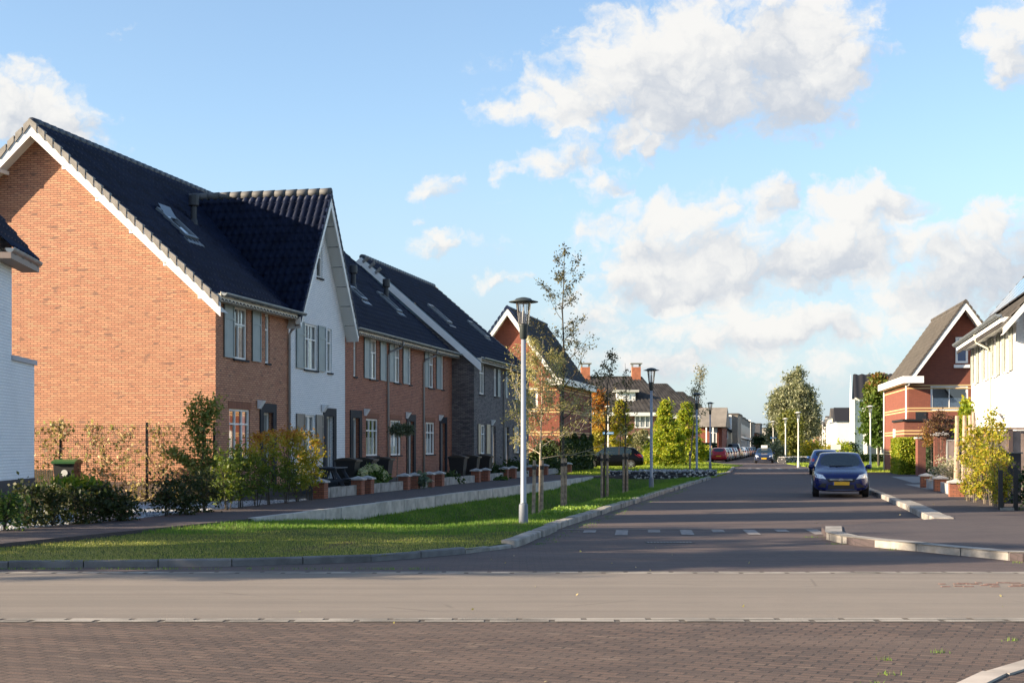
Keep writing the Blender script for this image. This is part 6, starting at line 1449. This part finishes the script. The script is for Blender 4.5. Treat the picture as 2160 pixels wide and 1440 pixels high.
# hydrangea
def hydrangea():
    rng = np.random.default_rng(90); x, y, _ = TP(sp_at(782, 1.75), 1.75); t = thing('hydrangea', 'hydrangea bush with many pale green flower heads above the low slab wall', 'bush', (x, y, .15), ROT)
    P = clumps(rng, 50, 40, ellipsoid((0,0,.38), (.95,.4,.42)), .13); P[:, 2] = np.maximum(P[:, 2], .02); leaves('foliage', P, .085, L_GREEN, t, rng, 1.5)
    for i in range(46):
        a = rng.random()*2*math.pi; q = rng.random()**.5; px, py = 1.02*q*math.cos(a), .42*q*math.sin(a); pz = .38+.50*math.sqrt(max(0, 1-q*q))*rng.uniform(.75,1.05); r = rng.uniform(.07,.11)
        n = 90; d = rng.normal(size=(n,3)); d /= np.linalg.norm(d, axis=1)[:, None]; leaves('flower_head', np.array((px,py-.05,pz))+d*r*np.array((1,1,.8)), .038, L_HYD, t, rng, 1.1)
hydrangea()
for px, w in ((837,'left'),(859,'right')):
    s = sp_at(px, 1.3); x, y, _ = TP(s, 1.3); rng = np.random.default_rng(px); t = thing('ball_tree', w+' of two small standard trees with shaggy round heads', 'tree', (x, y, .15), 0, 'two standard ball trees')
    zc = 1.67+(940-907)*y/3000-.15; branches('trunk', [([np.array((0,0,0)),np.array((.02,0,zc*.5)),np.array((0,0,zc))],[.02,.018,.014])], M_BARK, t)
    d = rng.normal(size=(900,3)); d /= np.linalg.norm(d, axis=1)[:, None]; leaves('crown', np.array((0,0,zc+.02))+d*(rng.random(900)**.6)[:, None]*np.array((.34,.34,.27))*rng.uniform(.7,1.15,(900,1)), .04, leaf_mat('grey_green_leaf', [(.05,.07,.04),(.11,.14,.09),(.2,.22,.15)]), t, rng, 2.6)
pl_ = TP(sp_at(886, 2.5), 2.55); t = thing('garden_plant', 'small bluish green plant between the garden pillars', 'plant', (*pl_[:2], .15)); rng = np.random.default_rng(8)
leaves('foliage', rng.normal(size=(260,3))*np.array((.13,.12,.12))+np.array((0,0,.28)), .09, leaf_mat('blue_green_leaf', [(.05,.09,.06),(.12,.17,.12),(.25,.30,.24)]), t, rng, 2)
for px, p, n, w, h, lab in ((950,2.0,500,.6,.35,'low green planting in front of the grey house bins'),(1046,1.9,700,.9,.5,'dark leafy planting below the grey house windows'),(1085,1.8,800,1.0,.6,'dark leafy planting under the far grey house windows'),(1052,2.5,120,.35,.12,'tuft of weeds against the slab wall of the grey house'),(1166,2.0,900,1.2,.7,'dark shrub behind the farthest slab wall')):
    x, y, _ = TP(sp_at(px, p), p); rng = np.random.default_rng(px); t = thing('garden_plant', lab, 'plant', (x, y, .14), ROT)
    P = rng.normal(size=(n,3))*np.array((w/2,.2,h*.35))+np.array((0,0,h*.55)); P[:, 2] = np.maximum(P[:, 2], .02); leaves('foliage', P, .10, L_DARK if n > 120 else L_GREEN, t, rng, 2.2)
# hedge plants along the footway
def shrub(label, x, y, z, h, r, lm, n_cl, per, size, seed, group, stems=5, sparse=.16, grad=None, name='hedge_plant', cat='shrub', zlow=.35, ry=None):
    rng = np.random.default_rng(seed); t = thing(name, label, cat, (x, y, z), 0, group); ls = []
    for i in range(stems):
        a = rng.random()*6.28; q = rng.random()*r*.6; b = np.array((q*math.cos(a)*.4, q*math.sin(a)*.4, 0)); e = np.array((q*math.cos(a)*1.3, q*math.sin(a)*1.3, h*rng.uniform(.75,1.0))); m_ = (b+e)/2+rng.normal(size=3)*.05
        ls.append(([b, m_, e], [.012,.009,.004]))
        for _ in range(7):
            f = rng.uniform(.25,.95); p0 = b+(e-b)*f; d = rng.normal(size=3)*np.array((1,1,.7))+np.array((0,0,.6)); d /= np.linalg.norm(d); ls.append(([p0, p0+d*r*.35, p0+d*r*.7], [.006,.004,.003]))
    branches('stems', ls, M_BARKD if lm is not L_YEL else M_BARK, t, .003)
    def env(g):
        q = g.random(); zz = zlow*h*.6+(h-zlow*h*.5)*q; rr = r*(.55+.45*math.sin(math.pi*min(1, q*.8+.15)))*g.random()**.45; a = g.random()*6.28; return np.array((rr*math.cos(a), (ry or r)/r*rr*math.sin(a), zz+rng.normal()*.04))
    P = clumps(rng, n_cl, per, env, sparse); P[:, 2] = np.maximum(P[:, 2], .03); uvx = grad(P[:, 2]/h) if grad else None
    leaves('foliage', P, size, lm, t, rng, 1.5, uvx=uvx); return t
gH = 'autumn hedge plants by the garden pillar'; gr = lambda q: np.clip(.02+(q-.45)*1.35, .02, .9)
for i, (px, Y, h, r, lab, g_) in enumerate([(478,33.8,1.25,.42,'dark green hedge plant below the corner of the orange house',lambda q: .05+.1*q),(508,34.8,1.45,.42,'dark green hedge plant in front of the ground floor window',lambda q: .05+.15*q),(540,35.8,1.65,.4,'hedge plant with orange tips in front of the first front door',gr),
        (570,36.8,1.85,.42,'tallest hedge plant, turning yellow and orange, left of the white house',gr),(602,37.8,1.8,.42,'orange and green hedge plant in front of the house corner pipe',gr),(630,38.8,1.75,.4,'bright yellow green hedge plant under the white house window',lambda q: .15+.5*q),(652,39.9,1.8,.36,'thin lit hedge plant touching the first garden pillar',lambda q: .3+.35*q)]):
    shrub(lab, X(px,Y), Y, .14, h*1.04, r*.95, L_HEDGE, 34, 40, .052, 100+i, gH, grad=g_, sparse=.10)
for i, (px, Y, h, r, lab) in enumerate([(350,30.8,.95,.42,'low dark hedge plant left of the gravel triangle'),(392,31.6,1.05,.42,'low dark hedge plant right of the gravel triangle'),(430,32.6,1.15,.42,'low dark hedge plant under the tall espalier shrub'),
        (8,25.6,.85,.4,'hedge plant cut off by the left edge of the photo'),(60,26.6,.80,.38,'dark hedge plant in front of the white house plinth'),(110,27.2,.78,.40,'dark hedge plant below the bin with the green lid'),(160,27.8,.75,.40,'dark hedge plant in front of the bright green leaves'),(210,28.4,.8,.40,'dark hedge plant left of the pink garden path'),(250,29.0,.85,.38,'thin stemmed hedge plant beside the pink garden path')]):
    shrub(lab, X(px,Y), Y, .14, h*rng.uniform(.66,.92), r*.85, leaf_mat('shaded_olive_leaf', [(.014,.028,.01),(.028,.045,.013),(.045,.06,.018),(.07,.07,.02)]) if px > 20 else L_GREEN, 24, 40, .052, 120+i, 'dark hedge plants beside the left footway', sparse=.11, zlow=.25)  # leaf colours darkened to carry the shade on these plants
def espalier():
    rng = np.random.default_rng(140); Y = 38.3; t = thing('tall_shrub', 'tall irregular green shrub with one long side arm before the orange gable', 'shrub', (X(425,Y), Y, .14)); ls = []; H_ = 2.85
    z_ = lambda py: 1.67+(940-py)*Y/3000-.14; x_ = lambda px: (px-425)/3000*Y
    arms = [[(425,1065),(423,1000),(430,940),(428,880),(420,836)],[(424,1000),(400,975),(380,962),(352,952)],[(424,1005),(448,975),(470,968)],[(428,900),(450,870),(455,842)],[(423,930),(408,900),(403,860)]]
    P = []
    for k, a in enumerate(arms):
        pts = [np.array((x_(p), rng.normal()*.04, z_(q))) for p, q in a]; ls.append((pts, [(.035 if k == 0 else .02)*(1-.7*i/len(pts)) for i in range(len(pts))]))
        for i in range(len(pts)-1):
            if k == 0 and i == 0: continue
            for f in np.linspace(0, 1, 7 if k == 0 else 5): c = pts[i]+(pts[i+1]-pts[i])*f; P.append(c+rng.normal(size=(44,3))*np.array((.11 if k else .15,.12,.085)))
    for c in ((x_(420),z_(950)),(x_(440),z_(955)),(x_(455),z_(985)),(x_(425),z_(905)),(x_(432),z_(870))): P.append(np.array((c[0],0,c[1]))+rng.normal(size=(110,3))*np.array((.16,.14,.14)))
    branches('trunk', ls, M_BARK, t); leaves('foliage', np.concatenate(P), .062, leaf_mat('espalier_leaf', [(.07,.11,.025),(.14,.19,.04),(.25,.29,.08),(.38,.36,.13)]), t, rng, 1.5)
espalier()
Y = 37.6; rng = np.random.default_rng(150); t = thing('bright_plant', 'bright green broad leaved plant in front of the bin', 'plant', (X(158,Y), Y, .14))
leaves('foliage', rng.normal(size=(420,3))*np.array((.34,.16,.10))+np.array((0,0,.50)), .10, leaf_mat('bright_leaf', [(.08,.17,.02),(.16,.28,.03),(.24,.34,.05)], .4), t, rng, 2.2); leaves('lower_foliage', np.abs(rng.normal(size=(300,3)))*np.array((.3,.1,.2)), .10, L_DARK, t, rng, 2)
# wire fence with climbers before the gable
YF = 38.75; fe = thing('wire_fence', 'green wire mesh fence with dark posts in front of the orange gable', 'fence', (0, YF, .14), 0); x0, x1 = X(66,YF), X(452,YF); zt = 1.67+45*YF/3000-.14
M_WIREB = mat('dark_green_wire', (.03,.05,.04), .5); mb = MB(); zz = .05
while zz < zt: mb.tube([(x0,0,zz),(x1,0,zz)], .0035, 4, cap=False); zz += .2
k = x0
while k < x1: mb.tube([(k,0,.03),(k,0,zt)], .0028, 4, cap=False); k += .05
mb.build('mesh_panel', M_WIREB, fe)
for px in (128, 310, 452): 
    xx = X(px,YF); MB().box(xx-.03,xx+.03,-.03,.03,-.1,zt+.06).build('post', M_DARK, fe)
rng = np.random.default_rng(151); t = thing('climbing_plant', 'thin climber with pale dry leaves scattered over the wire fence', 'climber', (0, YF-.03, .14)); P = []; ls = []
for i in range(48):
    x = rng.uniform(x0, x1); z = .0; pts = [np.array((x,0,z))]
    while z < zt-.1 and len(pts) < 18: x += rng.normal()*.13; z += rng.uniform(.06,.22); pts.append(np.array((x, rng.normal()*.02, min(z, zt))))
    ls.append((pts, [.005]*len(pts)))
    for p in pts: P.append(p+rng.normal(size=(rng.integers(1,7),3))*np.array((.08,.04,.07)))
branches('stems', ls, M_BARK, t); cc = np.array([X(125,YF), 0, zt-.15]); P.append(cc+rng.normal(size=(120,3))*np.array((.16,.08,.16))); cc = np.array([X(290,YF), 0, .25]); P.append(cc+rng.normal(size=(90,3))*np.array((.2,.06,.2)))
leaves('foliage', np.concatenate(P), .07, L_DRY, t, rng, 1.3)
t = thing('board_fence', 'low dark slatted board fence piece beside the bin', 'fence', (X(70,38.2), 38.2, .14))
mb = MB()
for i in range(9): mb.box(.06*i,.06*i+.045,0,.03,0,.88+.01*(i % 2))
mb.build('boards', mat('dark_board', (.10,.085,.06), .85, var=.3), t)
t = setp(MB().box(X(225,37.4), X(335,37.4), 37.3, 37.5, .1, .2).build('garden_edging', M_CONC), 'short pale concrete edging in front of the orange gable', 'edging')
# gravel
def gravel():
    rng = np.random.default_rng(7); poly = [(-7.30,33.0),(-7.97,29.4),(-9.25,25.6),(-11.2,22.3),(-13,24),(-12,31),(-10,36.8),(-7.2,39),(-5.75,40.3)]
    P = []; ys = np.array([p[1] for p in poly])
    def inside(x, y):
        c = False; j = len(poly)-1
        for i in range(len(poly)):
            xi, yi = poly[i]; xj, yj = poly[j]
            if (yi > y) != (yj > y) and x < (xj-xi)*(y-yi)/(yj-yi)+xi: c = not c
            j = i
        return c
    n = 0
    while n < 15000:
        x, y = rng.uniform(-12.5, -5.6), rng.uniform(24, 40.2)
        if x < -.36*y-1.2 or not inside(x, y): continue
        if 27.9 < y < 36.6 and (lambda a, b: a < x < b)(float(np.interp(y, [27.9,32.3,36.2], [-8.6,-9.85,-11.75])), float(np.interp(y, [27.9,30.3,33.2,36.8], [-8.5,-7.85,-8.9,-10.8]))): continue
        P.append((x, y, .150)); n += 1
    P = np.array(P); s = rng.uniform(.016,.034, n); a = rng.random(n)*6.28; base = np.array([(-1,-1,0),(1,-1,0),(1,1,0),(-1,1,0),(0,0,1.1)], float)
    V = np.empty((n,5,3)); ca, sa = np.cos(a), np.sin(a); jit = rng.uniform(.7,1.25,(n,5,3))
    b = base[None]*jit; V[..., 0] = (b[..., 0]*ca[:, None]-b[..., 1]*sa[:, None])*s[:, None]; V[..., 1] = (b[..., 0]*sa[:, None]+b[..., 1]*ca[:, None])*s[:, None]*.8; V[..., 2] = b[..., 2]*s[:, None]
    V += P[:, None]; F = np.array([(0,1,4),(1,2,4),(2,3,4),(3,0,4)])[None]+np.arange(n)[:, None, None]*5
    o = np_mesh('gravel', V.reshape(-1,3), F.reshape(-1,3), stone_mat('gravel_stone', [(.12,.14,.17),(.26,.28,.31),(.45,.46,.48),(.6,.6,.6)]), None, np.repeat(np.stack([rng.random(n), rng.random(n)], 1), 4, 0)); setp(o, 'blue grey crushed stone gravel between the hedge plants', 'gravel', kind='stuff')
    setp(sheet('gravel_bed', poly, .146, mat('gravel_bed', (.20,.21,.23), .95, var=.4, vscale=40, bump=1, bscale=60), .02), kind='structure')
gravel()

# ------------------------------------------------------------------ right gardens
gR = 'bright yellow hedge plants on the right'
for i, (px, Y, h, r, lab) in enumerate([(2112,35.6,1.35,.22,'yellow hedge plant nearest the black gate post'),(2101,36.4,2.05,.24,'yellow hedge plant second from the black gate post'),(2092,37.3,2.4,.24,'yellow hedge plant with the highest tip before the wooden fence'),(2076,38.2,1.9,.26,'yellow hedge plant in the middle of the bright hedge'),(2058,39.2,2.05,.26,'yellow hedge plant left of the middle of the bright hedge'),(2042,40.2,1.7,.24,'yellow hedge plant nearest the small brick pillars')]):
    shrub(lab, X(px,Y), Y, .11, h, r, L_YEL, 27, 44, .05, 160+i, gR, stems=7, sparse=.085, zlow=.25)
for px, Y, lab in ((1948,53.2,'farthest of three low brick pillars on the right'),(1977,49,'middle one of three low brick pillars on the right'),(2010,43.6,'nearest of three low brick pillars on the right')): pillar(lab, X(px,Y)+.1, Y, .115, -.2, .42, .42, 'low brick pillars on the right')
def slab_r(label, a, b):
    a, b = np.array(a), np.array(b); d = b-a; L = np.linalg.norm(d); t = thing('slab_wall', label, 'garden wall', (a[0],a[1],.11), math.atan2(d[1],d[0]), 'low slab walls on the right'); mb = MB(); n = max(2, round(L/.5))
    for i in range(n): mb.box(L*i/n+.01, L*(i+1)/n-.01, -.04, .04, 0, .33)
    mb.build('slabs', mat('slab_concrete_light', (.42,.40,.38), .85, var=.25), t)
slab_r('farther pale slab wall between the low pillars on the right', (15.45,52.9), (14.9,49.4)); slab_r('nearer pale slab wall between the low pillars on the right', (14.65,48.5), (13.75,44.2))
t = thing('gate_post', 'black iron gate frame at the end of the bright yellow hedge', 'gate', (11.85, 34.5, .11), -.2); M_BI = mat('black_iron', (.012,.012,.014), .5)
mb = MB(); mb.box(-.05,.05,-.05,.05,0,.98); mb.build('post', M_BI, t); mb = MB(); mb.box(.30,.40,-.05,.05,0,1.0); mb.build('post', M_BI, t); mb = MB()
for z in (.25,.5,.75,.92): mb.tube([(.05,0,z),(.30,0,z)], .006, 5)
mb.build('wires', M_BI, t); MB().box(-.02,.3,-.12,.12,0,.06).build('base_block', M_CONC, t)
t = thing('garden_box', 'dark box shaped container behind the yellow hedge', 'box', (X(2128,38.8), 38.8, .11), -.1); MB().box(-.3,.25,-.3,.3,0,1.35).build('body', mat('dark_box', (.03,.03,.035), .7), t); MB().box(-.34,.29,-.34,.34,1.35,1.39).build('lid', mat('box_lid', (.12,.12,.12), .6), t)
for i, (x, y, h, r, lab) in enumerate([(12.6,33.4,.85,.5,'dark green bush cut off by the right edge, behind the iron gate'),(13.3,32.9,.8,.5,'dark green bush at the very right edge of the photo'),(12.9,34.8,.9,.5,'dark green bush behind the one at the right edge')]):
    shrub(lab, x, y, .11, h, r, L_DARK, 36, 55, .06, 180+i, 'dark bushes in the right corner', sparse=.13)
fe = thing('wooden_fence', 'brown board fence with darker posts in front of the white house on the right', 'fence', (X(2060,40.3), 40.3, .1), 0)
M_FB = mat('brown_fence_board', (.30,.225,.19), .85, var=.35, vscale=3, bump=.4); n = 40
mb = MB(); rng_ = random.Random(5)
for i in range(n): mb.box(.14*i,.14*i+.132,rng_.uniform(0,.006),.025,.05,2.0)
mb.build('boards', M_FB, fe)
for i in range(0, 8): MB().box(.75*i+.14,.75*i+.26,-.06,.0,0,2.03).build('post', mat('dark_fence_post', (.10,.07,.065), .85), fe)
MB().box(-.05,5.7,-.08,.06,2.03,2.09).build('top_rail', M_FB, fe)
for i, (px, Y, h, lab) in enumerate([(2018,44.0,2.5,'leftmost of four tall stakes beside the white house'),(2034,43.6,2.5,'second tall stake from the left beside the white house'),(2046,43.2,2.5,'third tall stake, thickened at its foot, beside the white house'),(2055,42.6,2.58,'rightmost of four tall stakes beside the white house')]):
    t = thing('tall_stake', lab, 'stake', (X(px,Y), Y, .1), 0, 'four tall stakes on the right'); MB().tube([(0,0,0),(0,0,h*.6),(-.02 if i == 3 else .01,0,h)], [.10,.07,.055], 12).build('post', mat('pale_stake_wood', (.40,.30,.22), .85, var=.35, vscale=5, bump=.5), t)
rng = np.random.default_rng(190); t = thing('young_tree', 'small leafy tree growing between the four tall stakes', 'tree', (X(2036,44.4), 44.4, .1)); ln, tp = skeleton(rng, 3.0, 1.6, .55, 12, .035, (0,0), 1.0, 5); branches('trunk', ln, M_BARK, t)
Cn = np.repeat(tp, 5, 0); leaves('crown', Cn+rng.normal(size=Cn.shape)*.06, .075, L_LIME, t, rng, 1.5)
Mgp = brick_mat('gate_pillar_brick', (.24,.08,.055), (.19,.065,.045), (.10,.05,.035))
t = thing('brick_pillar', 'tall brick garden pillar at the end of the clipped green hedge', 'pillar', (X(1942,75), 75, .1), 0); MB().box(-.21,.21,-.21,.21,0,1.95).build('shaft', Mgp, t); MB().box(-.28,.28,-.28,.28,1.95,2.03).build('capstone', M_CAP, t)
for px, Y, w, lab in ((1977,67,.15,'left slim brick gate pillar under the slanting stone cap'),(1990,65.6,.12,'right slim brick gate pillar beside the wooden gate')):
    t = thing('brick_pillar', lab, 'pillar', (X(px,Y), Y, .1), -.15); MB().box(-w,w,-w,w,0,2.05).build('shaft', Mgp, t); c = MB(); e = w+.12; c.box(-e,e,-e,e,2.05,2.12,skip='t')
    P = [(-e,-e,2.12),(e,-e,2.12),(e,e,2.12),(-e,e,2.12)]
    for i in range(4): c.face([P[i],P[(i+1)%4],(0,0,2.24)])
    c.build('capstone', M_CAP, t)
t = thing('garden_gate', 'grey brown wooden garden gate with light frame on the right', 'gate', (X(1996,64.5), 64.5, .1), -.1); MB().box(.06,.42,-.02,.02,.1,1.8).build('boards', mat('gate_boards', (.26,.20,.18), .8, var=.2), t)
MB().box(0,.06,-.03,.03,0,1.85).box(.42,.48,-.03,.03,0,1.85).box(.06,.42,-.03,.03,1.8,1.85).build('gate_frame', mat('light_frame', (.4,.4,.38), .6), t)
t = thing('stone_planter', 'small pale stone planter at the foot of the gate pillars', 'planter', (X(1974,62), 62, .1)); mb = MB(); mb.box(-.19,.19,-.19,.19,0,.42,skip='t'); mb.box(-.22,.22,-.22,-.16,.42,.47); mb.box(-.22,.22,.16,.22,.42,.47); mb.box(-.22,-.16,-.16,.16,.42,.47); mb.box(.16,.22,-.16,.16,.42,.47); mb.build('body', mat('pale_stone', (.5,.47,.42), .85, var=.2), t); MB().box(-.16,.16,-.16,.16,.38,.42).build('soil', mat('garden_soil', (.075,.06,.045), .95), t)
for px, Y, h, r, lm, lab, s in ((2005,50,1.05,.5,L_PALE,'pale flowering grass like shrub behind the low brick pillars',200),(1992,57,.8,.45,leaf_mat('sage_leaf', [(.10,.12,.06),(.2,.21,.12),(.35,.33,.22)]),'grey green shrub beside the stone planter',201),(1985,62.5,2.7,.6,L_PURPLE,'brown purple leaved shrub in front of the brick annexe',202),(1965,70,2.3,.4,leaf_mat('red_hedge', [(.2,.08,.02),(.3,.16,.03),(.12,.13,.03)]),'orange tinted shrub behind the tall brick pillar',203)):
    shrub(lab, X(px,Y), Y, .1, h, r, lm, 40, 50, .055, s, None, name='garden_shrub', sparse=.14, zlow=.2 if h < 2 else 1.2)

# ------------------------------------------------------------------ grass blades, weeds
def blades(name, P, hgt, w, m, rng, label, bend=.5, dry=True):
    n = len(P); a = rng.random(n)*6.28; h = hgt*(.5+rng.random(n)); d = np.stack([np.cos(a), np.sin(a), np.zeros(n)], 1); s = np.stack([-np.sin(a), np.cos(a), np.zeros(n)], 1)
    B = P; T = B+d*(h*bend*rng.random(n))[:, None]+np.array((0,0,1.))*h[:, None]
    V = np.stack([B-s*w, B+s*w, T], 1).reshape(-1,3); F = np.arange(3*n).reshape(n,3)
    q = .42+.22*np.sin(P[:,0]*.9+1.3*np.sin(P[:,1]*.7))*np.sin(P[:,1]*1.1+P[:,0]*.4)+.20*rng.normal(size=n)+(.25 if dry else 0)*np.clip((25.5-P[:,1])/5, 0, 1)
    o = np_mesh(name, V, F, m, None, np.stack([np.clip(q, .01, .99), rng.random(n)], 1)); return setp(o, label, 'grass', kind='stuff')
rng = np.random.default_rng(200); P = []
LX = lambda y: ret_x(y)+.09 if y > 29.8 else interp(y, WL)
for _ in range(150000):
    y = 19.5+(71-19.5)*rng.random()**1.45; xl, xr = LX(y), interp(y, KL)-.06
    if y < 19.8: xl = max(xl, -9)
    x = rng.uniform(xl, xr)
    if abs(x) > .40*y: continue
    P.append((x, y, lawn_z(x, y)-.01))
P = np.array(P); dryk = (P[:, 1] < 26.2+.8*np.sin(P[:, 0]*1.3)); near = (P[:, 1] < 36) & ~dryk
L_DRYG = leaf_mat('dry_grass_blade', [(.12,.17,.033),(.19,.24,.045),(.29,.30,.07),(.42,.38,.15)], .35)
blades('grass', P[dryk], .035, .006, L_DRYG, rng, 'short dry yellowish grass at the street corner'); blades('grass', P[near], .06, .006, L_GRASS, rng, 'green grass of the ditch beside the road'); blades('grass', P[(P[:, 1] >= 36) & ~dryk], .075, .010, L_GRASS, rng, 'longer grass along the far part of the ditch')
P = np.array([(x, y, .05) for x, y in zip(rng.uniform(-6, 21, 42000), rng.uniform(77, 146, 42000)) if x < interp(y, KL)-.3 and x > .03*y-3 and not (y > 110 and x > 19)])
L_FARGR = leaf_mat('far_grass_blade', [(.17,.25,.025),(.26,.34,.035),(.36,.38,.06)], .4)
blades('grass', P, .10, .02, L_FARGR, rng, 'sunlit grass of the lawn beyond the stone baskets')
P = np.array([(x, y, .055) for x, y in zip(rng.uniform(18, 45, 22000), rng.uniform(86, 142, 22000)) if x > interp(y, KRr)+.4])
blades('grass', P, .10, .02, L_FARGR, rng, 'sunlit grass between the right kerb and the far hedges')
# weeds along kerbs and in joints
W_ = []
def tuft(x, y, n, s, z=.0):
    for _ in range(n): W_.append((x+rng.normal()*s, y+rng.normal()*s*.5, z))
for _ in range(90):
    x = rng.uniform(-8, -1); tuft(x, 19.28+.03*max(0, x+4)**2*0+rng.normal()*.02, rng.integers(3, 12), .05)
for _ in range(120):
    y = rng.uniform(24, 56); tuft(interp(y, KL)+.16+abs(rng.normal())*.18, y, rng.integers(3, 14), .06)
for q in ((6.1,22.85),(5.5,24.2),(5.5,26),(7.3,20.3),(9,19.75),(11.5,19.5)): tuft(*q, 30, .1)
for q in ((2.92,11.1),(2.55,9.95),(3.45,11.5),(2.75,10.4),(4.3,12.2)): tuft(*q, 18, .035)
blades('weeds', np.array(W_), .028, .004, L_GRASS, rng, 'small weeds growing along the kerbs and in paving joints', .9)
# clover and low weeds near the first stakes
P = []
for _ in range(1500):
    y = rng.uniform(33, 38); x = interp(y, KL)-rng.uniform(.3, 1.3); P.append((x, y, lawn_z(x, y)+rng.uniform(.01,.09)))
setp(leaves('ground_weeds', np.array(P), .06, L_GREEN if False else leaf_mat('clover', [(.10,.20,.03),(.18,.30,.05),(.28,.38,.08)], .4), None, rng, 1.1), 'broad leaved weeds in the lit grass around the tree stakes', 'weeds', kind='stuff')
# fallen leaves and pale litter on the paving
P = np.array([(rng.uniform(-4,9), rng.uniform(10,24), .012) for _ in range(24)]+[(rng.uniform(6,14), rng.uniform(21,45), .125) for _ in range(16)])
setp(leaves('fallen_leaves', P, .025, L_DRY, None, rng, 1.3), 'few dry leaves scattered on the paving', 'leaves', kind='stuff')
# trees standing left of the picture; their shadows streak the lawn and the road
for i, (x, y, h, r, z0, nc, lab) in enumerate([(-13.2,18.15,4.6,.95,.3,90,'dense small tree outside the left edge, nearest the cross road'),(-18.5,17.2,6.8,1.0,3.6,90,'slim tree outside the left edge near the cross road'),(-21,18.0,9.5,1.4,4.2,100,'tall leafy tree outside the left edge'),(-17.5,21.6,8.0,1.1,3.4,80,'leafy tree outside the left edge beside the lawn'),(-24,20.6,11,1.7,5.2,130,'largest tree outside the left edge'),(-26,13.2,12,1.5,7,150,'tall bare stemmed tree farthest outside the left edge')]):
    mass_tree('garden_tree', lab, 'tree', x, y, h, r, z0, L_GREEN, nc, 30, .17, 300+i, 'trees left of the picture', 'ellipsoid', .12, .28)
